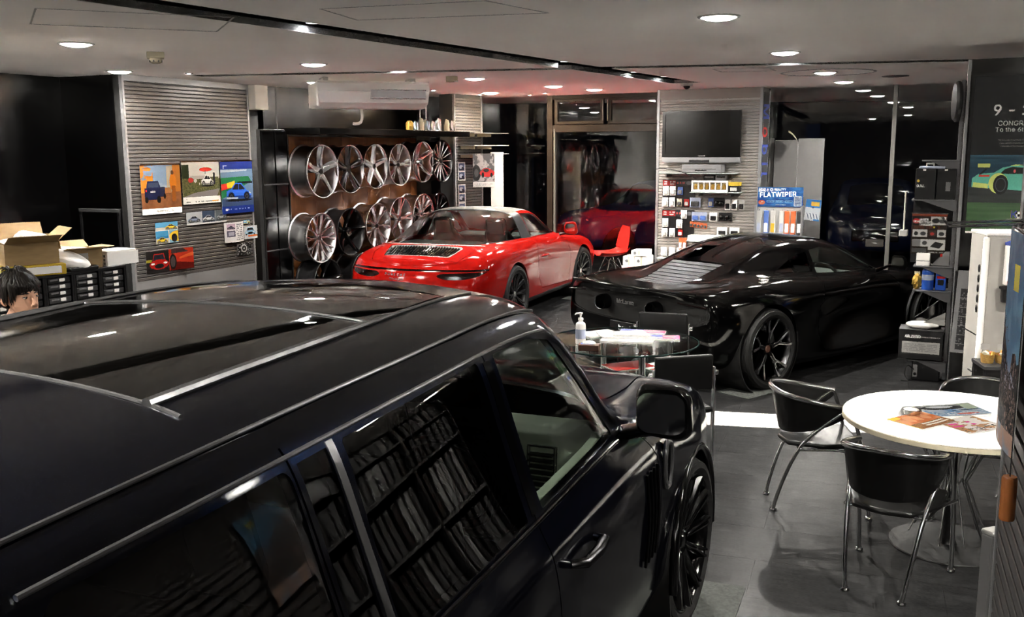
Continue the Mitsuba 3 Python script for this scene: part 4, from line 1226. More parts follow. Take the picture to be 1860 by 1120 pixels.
    car.add('steering_wheel', tube([(-1.0 - .05 * math.sin(t), .34 + .165 * math.cos(t), .74 + .15 * math.sin(t)) for t in np.linspace(0, 2 * np.pi, 26, endpoint=False)], .014, 10, True), 'mat_black_satin', 40)
    car.add('cabin_floor', box(-1.9, -.3, -.70, .70, .16, .20), 'mat_black_matt', False)
    car.add('bulkhead', inner ^ m3.Manifold.cube((.05, 2, 1.2)).translate((-1.95, -1, .15)), 'mat_black_matt', 28)
    return car, G


black_car, black_grid = build_black()


# ------------------------------------------------------------------ printed sheets: one page per whole number of u
def _r(c, u, v, x0, y0, x1, y1, col):
    return dr.select((u > x0) & (u < x1) & (v > y0) & (v < y1), mi.Color3f(col), c)


def _e(c, u, v, x, y, rx, ry, col):
    return dr.select(dr.square((u - x) / rx) + dr.square((v - y) / ry) < 1, mi.Color3f(col), c)


def _t(c, u, v, pts, col):
    """convex polygon, points anticlockwise"""
    m = dr.full(mi.Bool, True, 1)
    for (x0, y0), (x1, y1) in zip(pts, pts[1:] + pts[:1]):
        m = m & ((x1 - x0) * (v - y0) - (y1 - y0) * (u - x0) > 0)
    return dr.select(m, mi.Color3f(col), c)


def _car(c, u, v, x, y, w, h, col, glass=(.02, .02, .03), wheel=(.01, .01, .01), rim=(.3, .3, .3)):
    """a low coupe seen from the side: cabin, windows, long body with a shadowed sill, arches, wheels, lamps"""
    X, Y = lambda k: x + w * k, lambda k: y + h * k
    low = tuple(k * .35 for k in col)
    c = _e(c, u, v, x, Y(-.22), w * .54, h * .07, (.012, .012, .014))
    c = _t(c, u, v, [(X(-.36), Y(.36)), (X(.30), Y(.36)), (X(.10), Y(.74)), (X(-.14), Y(.76))], col)
    c = _t(c, u, v, [(X(-.28), Y(.38)), (X(-.02), Y(.38)), (X(-.02), Y(.70)), (X(-.13), Y(.70))], glass)
    c = _t(c, u, v, [(X(.0), Y(.38)), (X(.24), Y(.38)), (X(.09), Y(.68)), (X(.0), Y(.70))], glass)
    c = _t(c, u, v, [(X(-.50), Y(-.06)), (X(.50), Y(-.08)), (X(.50), Y(.16)), (X(.28), Y(.36)), (X(-.36), Y(.40)), (X(-.49), Y(.32))], col)
    c = _t(c, u, v, [(X(-.50), Y(-.10)), (X(.50), Y(-.12)), (X(.49), Y(.02)), (X(-.49), Y(.04))], low)
    c = _t(c, u, v, [(X(-.46), Y(.26)), (X(.40), Y(.20)), (X(.40), Y(.225)), (X(-.46), Y(.285))], tuple(min(1, k * 1.5 + .02) for k in col))
    c = _t(c, u, v, [(X(.40), Y(.16)), (X(.49), Y(.10)), (X(.48), Y(.18)), (X(.42), Y(.23))], (.7, .7, .66))
    for s in (-.31, .31):
        c = _e(c, u, v, X(s), Y(.02), w * .125, h * .25, low)
        c = _e(c, u, v, X(s), Y(-.01), w * .108, h * .22, wheel)
        c = _e(c, u, v, X(s), Y(-.01), w * .070, h * .14, rim)
        c = _e(c, u, v, X(s), Y(-.01), w * .030, h * .06, wheel)
    return c


def _front(c, u, v, x, y, w, h, col, lamp=(.8, .8, .75)):
    c = _t(c, u, v, [(x - w * .36, y + h * .5), (x + w * .36, y + h * .5), (x + w * .26, y + h * .98), (x - w * .26, y + h * .98)], col)
    c = _t(c, u, v, [(x - w * .31, y + h * .56), (x + w * .31, y + h * .56), (x + w * .23, y + h * .92), (x - w * .23, y + h * .92)], (.02, .02, .03))
    c = _e(c, u, v, x, y + h * .34, w * .5, h * .30, col)
    c = _e(c, u, v, x, y + h * .24, w * .24, h * .14, (.012, .012, .012))
    for s in (-1, 1):
        c = _e(c, u, v, x + s * w * .33, y + h * .40, w * .10, h * .06, lamp)
        c = _r(c, u, v, x + s * w * .37 - w * .07, y - h * .02, x + s * w * .37 + w * .07, y + h * .14, (.01, .01, .01))
    return c


def _rows(c, u, v, x0, y0, x1, y1, n, col, seed, dens=.6, per=40):
    """lines of small print"""
    r = (v - y0) / (y1 - y0) * n
    k = mikit.cell_rand(dr.floor(u * per), dr.floor(r), seed)
    m = (u > x0) & (u < x1) & (v > y0) & (v < y1) & (dr.abs(r - dr.floor(r) - .5) < .28) & (k < dens)
    return dr.select(m, mi.Color3f(col), c)


def _print(p, n, uv):
    page, u, v = dr.floor(uv.x), uv.x - dr.floor(uv.x), uv.y
    nz = mikit.fbm(u * 9 + page * 31, v * 9, 2.0, 3)
    fine = mikit.noise(u * 60 + page * 17, v * 60, 5.0)
    out = mi.Color3f(.6, .6, .6)

    def pg(k, c):
        nonlocal out
        out = dr.select((page > k - .5) & (page < k + .5), c, out)

    W = (.80, .79, .76)
    # 0 calendar: dark blue off-roader under a blue sky, orange town, a figure in orange
    c = mikit.mix((.20, .30, .44), (.55, .60, .62), mikit.smoothstep(.5, .95, 1 - v + nz * .3))
    c = dr.select((u < .30) & (v > .35) & (nz + (.3 - u) > .52), mi.Color3f(.62, .22, .03), c)
    c = _r(c, u, v, .64, .28, 1, .95, (.45, .38, .28))
    c = _r(c, u, v, .80, .25, 1, .98, (.42, .15, .03))
    c = dr.select(v < .36, mikit.mix((.16, .06, .03), (.34, .14, .06), nz), c)
    c = _r(c, u, v, .30, .34, .75, .46, (.40, .18, .07))
    c = _r(c, u, v, .08, .20, .46, .46, (.015, .02, .06)); c = _t(c, u, v, [(.12, .46), (.48, .46), (.42, .62), (.16, .62)], (.02, .03, .09))
    c = _r(c, u, v, .16, .48, .42, .58, (.05, .07, .12)); c = _r(c, u, v, .46, .26, .58, .48, (.02, .025, .06)); c = _r(c, u, v, .10, .38, .14, .43, (.4, .02, .02)); c = _r(c, u, v, .22, .36, .34, .40, (.5, .5, .5))
    c = _e(c, u, v, .12, .20, .04, .07, (.01, .01, .01)); c = _e(c, u, v, .42, .20, .05, .08, (.01, .01, .01)); c = _e(c, u, v, .57, .27, .03, .06, (.01, .01, .01))
    c = _e(c, u, v, .80, .58, .09, .20, (.55, .17, .02)); c = _r(c, u, v, .76, .14, .86, .50, (.30, .09, .02)); c = _e(c, u, v, .79, .80, .035, .05, (.10, .05, .03))
    pg(0, c)
    # 1 calendar: pale car below a red sunshade, grey road, trees
    c = mikit.mix((.45, .44, .40), (.60, .58, .53), v)
    c = dr.select((v < .62) & (nz + .62 - v > .35), mikit.mix((.04, .055, .03), (.16, .15, .06), fine), c)
    c = _r(c, u, v, .0, .60, .18, .92, (.02, .03, .015)); c = _r(c, u, v, .20, .58, .60, .66, (.40, .36, .34))
    c = _t(c, u, v, [(0, .16), (.1, .16), (.9, .16), (1, .34), (.3, .26)], (.22, .20, .20)); c = _e(c, u, v, .62, .80, .17, .05, (.55, .04, .03)); c = _r(c, u, v, .60, .70, .615, .78, (.1, .1, .1))
    c = _car(c, u, v, .66, .47, .34, .26, (.62, .62, .60)); c = _e(c, u, v, .22, .56, .07, .06, (.35, .03, .03)); c = _r(c, u, v, .82, .44, .87, .72, (.02, .02, .03))
    c = _r(c, u, v, 0, 0, 1, .165, W); c = _rows(c, u, v, .06, .03, .94, .07, 1, (.15, .15, .15), 3, .7, 26); c = _r(c, u, v, .76, .035, .94, .065, (.8, .36, .05)); c = _r(c, u, v, .08, .10, .10, .13, (.3, .3, .3))
    pg(1, c)
    # 2 calendar: blue racing car on a track
    c = mi.Color3f(.012, .03, .20) + 0 * u
    c = _r(c, u, v, 0, .14, 1, .84, (.14, .22, .34)); c = _t(c, u, v, [(0, .28), (.95, .60), (.85, .70), (0, .68)], (.02, .16, .06)); c = _t(c, u, v, [(0, .44), (.42, .50), (.42, .60), (0, .56)], (.55, .04, .03)); c = _t(c, u, v, [(.18, .48), (.42, .50), (.42, .62), (.18, .58)], (.80, .45, .03))
    c = _t(c, u, v, [(0, .78), (.8, .80), (.82, .83), (0, .83)], (.6, .65, .7)); c = _t(c, u, v, [(.62, .83), (.74, .83), (1, .55), (1, .66)], (.55, .6, .66)); c = _r(c, u, v, 0, .14, 1, .28, (.05, .08, .16))
    c = _r(c, u, v, .5, .56, .98, .60, (.01, .01, .02)); c = _car(c, u, v, .54, .32, .78, .34, (.03, .12, .55), rim=(.05, .05, .06)); c = _t(c, u, v, [(.15, .28), (.5, .27), (.5, .30), (.15, .31)], (.7, .7, .7))
    c = _r(c, u, v, .08, .90, .20, .915, W); c = _rows(c, u, v, .08, .06, .90, .10, 1, (.5, .55, .6), 8, .5, 50)
    pg(2, c)
    # 3 sheet: yellow sports car in three pictures
    c = mi.Color3f(W) + 0 * u
    c = _r(c, u, v, 0, .64, 1, 1, (.12, .40, .66)); c = _r(c, u, v, 0, .64, 1, .76, (.60, .58, .52)); c = _car(c, u, v, .70, .70, .52, .24, (.75, .48, .04))
    c = _r(c, u, v, 0, 0, .56, .60, (.08, .34, .60)); c = _r(c, u, v, 0, 0, .56, .26, (.55, .53, .47)); c = _r(c, u, v, 0, .24, .56, .34, (.04, .20, .40)); c = _car(c, u, v, .28, .10, .48, .26, (.78, .52, .03))
    c = _r(c, u, v, .60, 0, 1, .60, (.20, .42, .60)); c = _e(c, u, v, .95, .30, .36, .26, (.75, .48, .04)); c = _e(c, u, v, .82, .22, .13, .20, (.02, .02, .02))
    pg(3, c)
    # 4 strip of three car pictures
    c = mi.Color3f(.55, .55, .55) + 0 * u
    c = _r(c, u, v, 0, .12, .36, 1, (.42, .44, .46)); c = _car(c, u, v, .18, .32, .30, .46, (.20, .24, .32)); c = _r(c, u, v, .37, .12, .69, 1, (.04, .06, .10)); c = _car(c, u, v, .53, .30, .28, .48, (.55, .56, .56)); c = _r(c, u, v, .70, .12, 1, 1, (.10, .12, .13)); c = _car(c, u, v, .86, .34, .24, .46, (.30, .32, .32))
    pg(4, c)
    # 5 data sheet
    c = mi.Color3f(.74, .72, .72) + 0 * u
    c = _r(c, u, v, .10, .64, .48, .92, (.50, .36, .46)); c = _car(c, u, v, .29, .70, .34, .16, (.06, .05, .09)); c = _r(c, u, v, .10, .28, .48, .58, (.10, .09, .14)); c = _r(c, u, v, .16, .34, .42, .52, (.40, .40, .46))
    c = _rows(c, u, v, .54, .08, .94, .92, 9, (.22, .22, .25), 4, .72, 22)
    pg(5, c)
    # 6 light blue car with an orange band
    c = mi.Color3f(.58, .60, .62) + 0 * u
    c = _front(c, u, v, .46, .30, .80, .58, (.24, .44, .60)); c = _r(c, u, v, .3, .16, 1, .30, (.70, .16, .04)); c = _rows(c, u, v, .05, .90, .8, .98, 1, (.3, .3, .3), 9)
    pg(6, c)
    # 7 dark machine picture
    c = mikit.mix((.015, .015, .015), (.50, .50, .50), mikit.smoothstep(.55, .8, mikit.fbm(u * 14, v * 14, 9.0, 3)))
    c = _e(c, u, v, .5, .55, .22, .30, (.42, .42, .42)); c = _e(c, u, v, .5, .55, .15, .22, (.04, .04, .04)); c = _e(c, u, v, .5, .55, .05, .07, (.4, .4, .4))
    pg(7, c)
    # 8 red off-roader, front and close view
    c = mi.Color3f(.015, .015, .015) + 0 * u
    c = _r(c, u, v, .0, .5, .12, .62, (.30, .26, .03)); c = _front(c, u, v, .28, .10, .42, .78, (.38, .015, .012)); c = _r(c, u, v, .50, 0, 1, 1, (.42, .03, .015)); c = dr.select((u > .52) & (v + .35 * u < .62), mi.Color3f(.10, .008, .006), c)
    c = _e(c, u, v, .585, .40, .075, .36, (.012, .012, .012)); c = _e(c, u, v, .585, .40, .05, .26, (.06, .05, .05)); c = _t(c, u, v, [(.72, .50), (1, .62), (1, .80), (.72, .58)], (.62, .10, .03)); c = _t(c, u, v, [(.56, .78), (.9, .82), (.8, 1), (.56, 1)], (.05, .03, .03))
    pg(8, c)
    # 9 pair of small photographs
    c = mi.Color3f(W) + 0 * u
    for y0 in (.06, .54):
        c = _r(c, u, v, .10, y0, .90, y0 + .40, (.10, .13, .24)); c = _r(c, u, v, .10, y0, .90, y0 + .14, (.03, .03, .05)); c = _e(c, u, v, .42, y0 + .20, .26, .11, (.50, .54, .62)); c = _e(c, u, v, .62, y0 + .16, .12, .06, (.02, .02, .03))
    pg(9, c)
    # 10 calendar: red racing car and crew
    c = mikit.mix((.10, .10, .11), (.46, .44, .44), mikit.smoothstep(.4, .62, mikit.fbm(u * 7, v * 9, 4.0, 3)))
    c = _r(c, u, v, 0, 0, 1, .16, W); c = _e(c, u, v, .16, .42, .20, .24, (.01, .01, .01)); c = _e(c, u, v, .16, .42, .10, .12, (.08, .08, .08)); c = _e(c, u, v, .66, .42, .34, .12, (.52, .02, .02)); c = _e(c, u, v, .62, .50, .20, .08, (.45, .02, .02)); c = _e(c, u, v, .62, .50, .13, .05, (.02, .02, .02)); c = _e(c, u, v, .46, .36, .06, .08, (.01, .01, .01)); c = _e(c, u, v, .86, .36, .05, .07, (.01, .01, .01)); c = _rows(c, u, v, .06, .04, .9, .11, 2, (.4, .4, .4), 2)
    pg(10, c)
    # 11 light box: dark sky, green racing car, grass
    c = mi.Color3f(.006, .007, .008) + 0 * u
    tr = mikit.fbm(u * 2, v * 60, 1.0, 2)
    c = dr.select(v < .505, mikit.mix((.010, .035, .06), (.03, .09, .13), mikit.smoothstep(.42, .50, v) * tr * 1.6), c)
    c = dr.select(v < .30, mikit.mix((.018, .022, .022), (.03, .034, .034), tr), c)
    c = dr.select(v < .20, mikit.mix((.020, .055, .022), (.06, .12, .05), tr), c)
    g, yl = (.10, .40, .30), (.52, .58, .16)
    c = _t(c, u, v, [(.04, .30), (.9, .27), (.9, .37), (.52, .40), (.12, .385), (.04, .355)], g)
    c = _t(c, u, v, [(.28, .385), (.8, .385), (.8, .43), (.55, .44), (.40, .425)], g); c = _t(c, u, v, [(.37, .385), (.72, .385), (.72, .42), (.52, .43), (.43, .415)], (.01, .012, .012)); c = _t(c, u, v, [(.42, .425), (.55, .435), (.8, .43), (.8, .44), (.55, .445)], yl)
    c = _e(c, u, v, .36, .325, .115, .065, yl); c = _r(c, u, v, .66, .275, .9, .32, yl); c = _t(c, u, v, [(.05, .30), (.24, .29), (.24, .32), (.06, .33)], yl)
    c = _r(c, u, v, .10, .415, .25, .45, yl); c = _r(c, u, v, .10, .415, .25, .425, (.02, .03, .03)); c = _t(c, u, v, [(.12, .38), (.15, .38), (.22, .415), (.19, .415)], (.01, .01, .01)); c = _r(c, u, v, .12, .365, .25, .378, (.55, .05, .04))
    c = _e(c, u, v, .39, .315, .09, .062, (.008, .008, .009)); c = _e(c, u, v, .39, .315, .065, .045, (.05, .06, .07)); c = _e(c, u, v, .39, .315, .055, .038, (.008, .008, .009)); c = _e(c, u, v, .545, .402, .014, .012, (.6, .1, .1))
    ck = dr.floor(u * 34) + dr.floor(v * 62)
    ck = ck - 2 * dr.floor(ck / 2)
    c = dr.select((u > .60) & (u < .74) & (v > .095) & (v < .145) & (v + .2 * u < .285), mikit.mix((.01, .01, .01), (.8, .8, .8), ck), c)
    pg(11, c)
    # 12 hanging print: evening sky over dark trees
    sk = mikit.mix((.42, .26, .20), (.05, .16, .28), mikit.smoothstep(.1, .5, v))
    c = mikit.mix(sk, (.14, .30, .42), mikit.smoothstep(.4, .8, nz) * .6)
    c = dr.select((v < .62 - .25 * u + .35 * (nz - .5)) & (v > .10) & (fine + nz > .62), mikit.mix((.01, .012, .014), (.10, .07, .06), mikit.smoothstep(.55, .75, fine)), c)
    c = _r(c, u, v, .70, .74, .86, .86, (.62, .55, .06))
    pg(12, c)
    # 13 blue sign
    c = mikit.mix((.015, .07, .32), (.05, .22, .55), mikit.smoothstep(.3, .75, nz))
    c = _r(c, u, v, .02, .03, .98, .06, (.02, .05, .2)); c = _r(c, u, v, .80, .05, .97, .56, (.55, .62, .70)); c = _rows(c, u, v, .82, .08, .95, .52, 6, (.10, .16, .34), 7, .8, 30)
    for x in (.20, .40, .60):
        c = _r(c, u, v, x, .22, x + .17, .34, (.20, .42, .70)); c = _rows(c, u, v, x + .01, .24, x + .16, .32, 1, (.02, .06, .25), 6, .7, 60)
    c = _e(c, u, v, .09, .22, .075, .12, (.62, .10, .03)); c = _rows(c, u, v, .03, .14, .15, .30, 2, (.8, .7, .5), 5, .6, 70); c = _rows(c, u, v, .40, .08, .62, .14, 1, (.7, .75, .8), 5, .7, 80)
    pg(13, c)
    # 14 battery charger sheet
    c = mi.Color3f(.02, .012, .008) + 0 * u
    c = _r(c, u, v, 0, .93, 1, 1, (.30, .04, .01)); c = _r(c, u, v, .54, .72, .97, .92, W); c = _e(c, u, v, .68, .82, .11, .06, (.03, .03, .03)); c = _e(c, u, v, .86, .81, .09, .05, (.10, .10, .10)); c = _e(c, u, v, .13, .81, .10, .065, (.62, .02, .02))
    c = _r(c, u, v, .04, .42, .46, .60, W); c = _e(c, u, v, .14, .50, .06, .05, (.03, .03, .03)); c = _e(c, u, v, .34, .50, .08, .05, (.06, .06, .06)); c = _r(c, u, v, .50, .44, .70, .58, (.08, .05, .04)); c = _e(c, u, v, .60, .50, .06, .04, (.5, .04, .03)); c = _r(c, u, v, .74, .42, .98, .60, W); c = _e(c, u, v, .86, .50, .08, .05, (.03, .03, .03))
    c = _r(c, u, v, .04, .18, .30, .36, (.30, .30, .30)); c = _r(c, u, v, .28, .18, .52, .36, W); c = _e(c, u, v, .40, .27, .07, .05, (.08, .08, .08)); c = _r(c, u, v, .50, .10, .98, .36, W); c = _t(c, u, v, [(.56, .18), (.82, .14), (.94, .26), (.70, .31)], (.02, .02, .02)); c = _r(c, u, v, .04, .03, .46, .14, (.10, .10, .10)); c = _rows(c, u, v, .52, .02, .96, .07, 1, (.3, .3, .3), 5)
    c = dr.select((v > .61) & (v < .70) & (nz > .5), mi.Color3f(.10, .03, .015), c); c = _t(c, u, v, [(.60, .68), (.64, .62), (.68, .68)], (.7, .6, .05))
    pg(14, c)
    # 15 magazine: orange cover with a yellow corner
    c = mikit.mix((.50, .12, .03), (.66, .28, .12), mikit.smoothstep(.4, .62, mikit.fbm(u * 4, v * 5, 3.0, 2)))
    c = dr.select(v < .36, mikit.mix((.08, .03, .02), (.45, .20, .06), fine), c); c = _e(c, u, v, .10, .92, .20, .13, (.74, .52, .03)); c = _rows(c, u, v, .30, .10, .96, .34, 2, (.76, .70, .60), 9, .7, 12); c = _r(c, u, v, 0, 0, .03, 1, (.70, .45, .02))
    for x in (.34, .56, .78):
        c = _e(c, u, v, x, .66, .09, .20, (.62, .27, .12))
    pg(15, c)
    # 16 magazine: silver car, blue water
    c = mikit.mix((.30, .36, .42), (.10, .20, .34), mikit.smoothstep(.35, .6, nz))
    c = _r(c, u, v, 0, .56, 1, 1, (.34, .35, .34)); c = _e(c, u, v, .42, .74, .40, .18, (.02, .02, .025)); c = _e(c, u, v, .40, .80, .24, .10, (.42, .44, .46)); c = _r(c, u, v, .78, .5, .98, .95, (.34, .40, .30)); c = _rows(c, u, v, .50, .40, .96, .52, 1, (.02, .03, .06), 3, .75, 16); c = _e(c, u, v, .66, .16, .20, .07, (.45, .08, .06)); c = _rows(c, u, v, .06, .06, .94, .34, 4, (.6, .64, .66), 6, .4, 26)
    pg(16, c)
    # 17 magazine: white cover with pink lettering and brown faces
    c = mi.Color3f(.70, .66, .62) + 0 * u
    c = dr.select(mikit.fbm(u * 6, v * 6, 7.0, 3) > .52, mikit.mix((.30, .14, .06), (.55, .28, .12), fine), c); c = _rows(c, u, v, .05, .40, .70, .92, 3, (.62, .03, .26), 2, .62, 9); c = _rows(c, u, v, .05, .06, .95, .34, 4, (.04, .03, .03), 8, .5, 20)
    pg(17, c)
    # 18 wiper card
    c = mi.Color3f(.66, .70, .74) + 0 * u
    c = _r(c, u, v, 0, .62, 1, 1, (.04, .20, .50)); c = _r(c, u, v, .35, .70, .9, .90, (.70, .42, .06)); c = _t(c, u, v, [(.0, .50), (.5, .58), (1, .36), (1, .42), (.5, .64), (.0, .56)], (.02, .02, .03))
    for x in (.12, .32, .52, .72):
        c = _t(c, u, v, [(x, .34), (x + .14, .08), (x + .19, .08), (x + .05, .34)], (.03, .05, .12))
    c = _r(c, u, v, .6, 0, 1, .08, (.04, .20, .50))
    pg(18, c)
    # 19 grey placard with lines of print
    c = mi.Color3f(.42, .42, .43) + 0 * u
    c = _r(c, u, v, .16, .04, .92, .78, (.06, .06, .065)); c = _rows(c, u, v, .18, .08, .9, .74, 26, (.30, .30, .31), 5, .25, 24); c = dr.select((u > .16) & (u < .92) & (v > .04) & (v < .7) & (dr.abs(v * 9 - dr.floor(v * 9) - .5) > .46), mi.Color3f(.4, .4, .4), c)
    pg(19, c)
    # 20 carton print: white label on black
    c = mi.Color3f(.014, .014, .015) + 0 * u
    c = _r(c, u, v, .08, .14, .94, .60, (.62, .61, .58)); c = _r(c, u, v, .08, .14, .94, .20, (.03, .03, .03)); c = _rows(c, u, v, .12, .26, .88, .54, 5, (.42, .41, .40), 3, .8, 40); c = _rows(c, u, v, .42, .74, .94, .80, 1, (.45, .42, .42), 5, .7, 60)
    pg(20, c)
    # 21 header strip of a peg board
    c = mi.Color3f(.35, .02, .02) + 0 * u
    c = _rows(c, u, v, .03, .10, .40, .90, 2, (.75, .72, .70), 2, .75, 22); c = _r(c, u, v, .42, 0, 1, 1, (.03, .03, .035)); c = _rows(c, u, v, .45, .2, .70, .85, 1, (.7, .1, .08), 8, .8, 24); c = _e(c, u, v, .84, .5, .10, .36, (.25, .25, .27))
    pg(21, c)
    # 22 leaflet: pink, blue, white
    c = mi.Color3f(.70, .70, .74) + 0 * u
    c = _r(c, u, v, .5, .2, 1, .9, (.55, .08, .22)); c = _r(c, u, v, 0, .5, .5, 1, (.10, .12, .42)); c = _rows(c, u, v, .05, .05, .95, .3, 3, (.2, .2, .3), 4); c = _e(c, u, v, .7, .6, .2, .2, (.8, .5, .5))
    pg(22, c)
    # 23 brochures seen on end: small type on white
    c = mi.Color3f(.80, .79, .77) + 0 * u
    c = _rows(c, u, v, .06, .06, .94, .92, 16, (.45, .45, .46), 12, .5, 36)
    pg(23, c)
    g = .62 + .38 * mikit.noise(u * 130, v * 130, page)
    out = out * (.72 + .28 * g) * dr.select(dr.abs(page - 11) < .5, mi.Float(1.15), mi.Float(.46)) * dr.select(dr.abs(page - 12) < .5, mi.Float(2.2), mi.Float(1.0))
    return out


mat('mat_print', {'type': 'roughplastic', 'diffuse_reflectance': mikit.proc(_print), 'alpha': .16, 'int_ior': 1.45})


def sheet(w, h, page, t=.002, bend=0.0, curl=0.0, n=10):
    """a paper or card in the xy plane from (0, 0) to (w, h), printed side up (+z); bend lifts the middle, curl the far corners; returns (mesh, uv)"""
    xs, ys = np.linspace(0, 1, n), np.linspace(0, 1, n)
    X, Y = np.meshgrid(xs, ys, indexing='ij')
    Z = bend * 4 * X * (1 - X) + curl * np.maximum(0, X - .5) ** 2 * 4
    top = np.stack([X * w, Y * h, Z + t], -1)
    bot = np.stack([X * w, Y * h, Z], -1)
    gt, gb = grid_mesh(top), grid_mesh(bot)
    V, F, UV = [top.reshape(-1, 3), bot.reshape(-1, 3)], [gt.faces, gb.faces[:, ::-1] + n * n], [np.stack([page + .001 + .998 * X.ravel(), Y.ravel()], -1)] * 2
    at = 2 * n * n
    for loop, flip in ((np.stack([top[0], bot[0]]), 0), (np.stack([top[-1], bot[-1]]), 1), (np.stack([top[:, 0], bot[:, 0]]), 1), (np.stack([top[:, -1], bot[:, -1]]), 0)):
        g = grid_mesh(loop)
        V.append(loop.reshape(-1, 3)); F.append((g.faces[:, ::-1] if flip else g.faces) + at)
        UV.append(np.tile([[23.02, .99]], (len(loop.reshape(-1, 3)), 1)))
        at += len(loop.reshape(-1, 3))
    return trimesh.Trimesh(np.vstack(V), np.vstack(F), process=False), np.vstack(UV)


def printed(name, label, cat_, w, h, page, tw, group=None, t=.002, parent=None, **k):
    m, uv = sheet(w, h, page, t, **k)
    d = mikit.ply(m, 'mat_print', smooth=False, uv=uv)
    if parent:
        return part(parent, name, d, None, tw=tw)
    return whole(name, d, None, label, cat_, group, tw=tw)


def words(parent, text, h, tw, material, depth=.0015, bold=True, label=None):
    return part(parent, 'lettering', meshkit.text_mesh(text, h, depth, bold), material, False, tw=tw, label=label)


# ------------------------------------------------------------------ sheets on the slatted wall
def on(pl, u, z, w=.022):
    return pl.tw(u, z, w)


def calendar(label, u, z, w, h, page, foot=None, foot_text=None):
    k = thing('calendar', label, 'calendar', None)
    printed('page', None, None, w, h, page, on(SL, u, z, .030), parent=k, bend=.004)
    part(k, 'binding', SL.go(xf(cbox(u, u + w, z + h - .012, z + h + .004, .028, .040, .002))), 'mat_chrome')
    part(k, 'hook', SL.go(tube([(u + w / 2, z + h + .03, .016), (u + w / 2, z + h + .034, .05), (u + w / 2, z + h + .004, .05), (u + w / 2, z + h, .036)], .003, 6)), 'mat_chrome')
    if foot:
        part(k, 'foot_strip', SL.go(cbox(u, u + w, z - foot, z, .028, .034, .001)), 'mat_white')
    if foot_text:
        words(k, foot_text, .022, on(SL, u + w * .34, z - foot * .65, .0342), 'mat_dark_gray')
    return k


calendar('wall calendar of a blue off-roader and a figure in orange, left of three', .16, 1.48, .65, .535, 0, .07, 'YANASE & CO., LTD.')
calendar('wall calendar of a pale car under a red sunshade, middle of three', .84, 1.50, .68, .54, 1)
k = calendar('wall calendar of a blue racing car on a blue ground, right of three', 1.54, 1.337, .635, .70, 2)
words(k, 'Z', .03, on(SL, 1.585, 1.935, .0335), 'mat_white')
words(k, '08', .03, on(SL, 1.60, 1.375, .0335), 'mat_white')
for lab, u, z, w, h, pg_, kw in [('small sheet of three yellow sports car pictures on the slatted wall', .352, 1.045, .375, .26, 3, {}), ('strip of three dark car pictures below the middle calendar', .885, 1.235, .735, .165, 4, {'bend': .01}),
                                ('curled data sheet with a pink picture and lines of type', 1.565, .95, .38, .27, 5, {'bend': .03}), ('small picture of a light blue car with an orange band', 1.955, .968, .275, .18, 6, {}),
                                ('small dark picture of a wheel, lowest on the right of the slatted wall', 1.797, .748, .283, .182, 7, {}), ('wide curling picture of a red car, lowest on the left of the slatted wall', .172, .70, .745, .265, 8, {'curl': .05})]:
    printed('wall_picture', lab, 'picture', w, h, pg_, on(SL, u, z), **kw)
printed('wall_picture', 'tiny card above the light blue car picture', 'picture', .125, .052, 3, on(SL, 1.957, 1.176))

# ------------------------------------------------------------------ the wheel display
WH = Plane((-2.73, 12.35), (-2.73 + .423 * 3.6, 12.35 + .906 * 3.6))


def _wood(p, n, uv):
    a = p.x * .423 + p.y * .906
    g = mikit.fbm(a * 30, p.z * 1.6, 0.0, 3) * .6 + mikit.fbm(a * 160, p.z * 5, 3.0, 2) * .4
    return mikit.mix((.038, .011, .003), (.085, .030, .008), g)


pr('mat_wood', mikit.proc(_wood), .4, spec=.15)
dk = thing('wheel_display', 'black framed display stand with an orange wood back panel for loose wheels', 'display stand')
for u in np.arange(-.17, 2.9, .60):
    part(dk, 'back_panel', WH.box(u + .002, min(u + .598, 3.0), .10, 2.34, -.03, 0, .002), 'mat_wood')
part(dk, 'side_panel', WH.box(-.20, -.175, 0, 2.42, -.04, .06, .004), 'mat_black_gloss')
part(dk, 'side_panel', WH.box(3.0, 3.42, 0, 2.42, -.04, .02, .004), 'mat_black_gloss')
part(dk, 'canopy', WH.box(-.20, 3.75, 2.36, 2.44, -.04, .55, .004), 'mat_black_gloss')
part(dk, 'plinth', WH.box(-.20, 3.42, 0, .10, -.04, .30, .004), 'mat_black_satin')
gk = thing('glass_case', 'tall black glass case to the left of the wheel display', 'cabinet')
for u0, u1 in ((-.68, -.46), (-.44, -.22)):
    part(gk, 'door', WH.box(u0, u1, .05, 2.40, .04, .06, .003), 'mat_black_gloss')
part(gk, 'carcass', WH.box(-.69, -.21, 0, 2.42, -.02, .038, .004), 'mat_black_satin')
for z in (.55, .95, 1.35, 1.75):
    part(gk, 'shelf_edge', WH.box(-.685, -.215, z, z + .02, .058, .066, .002), 'mat_dark_gray')

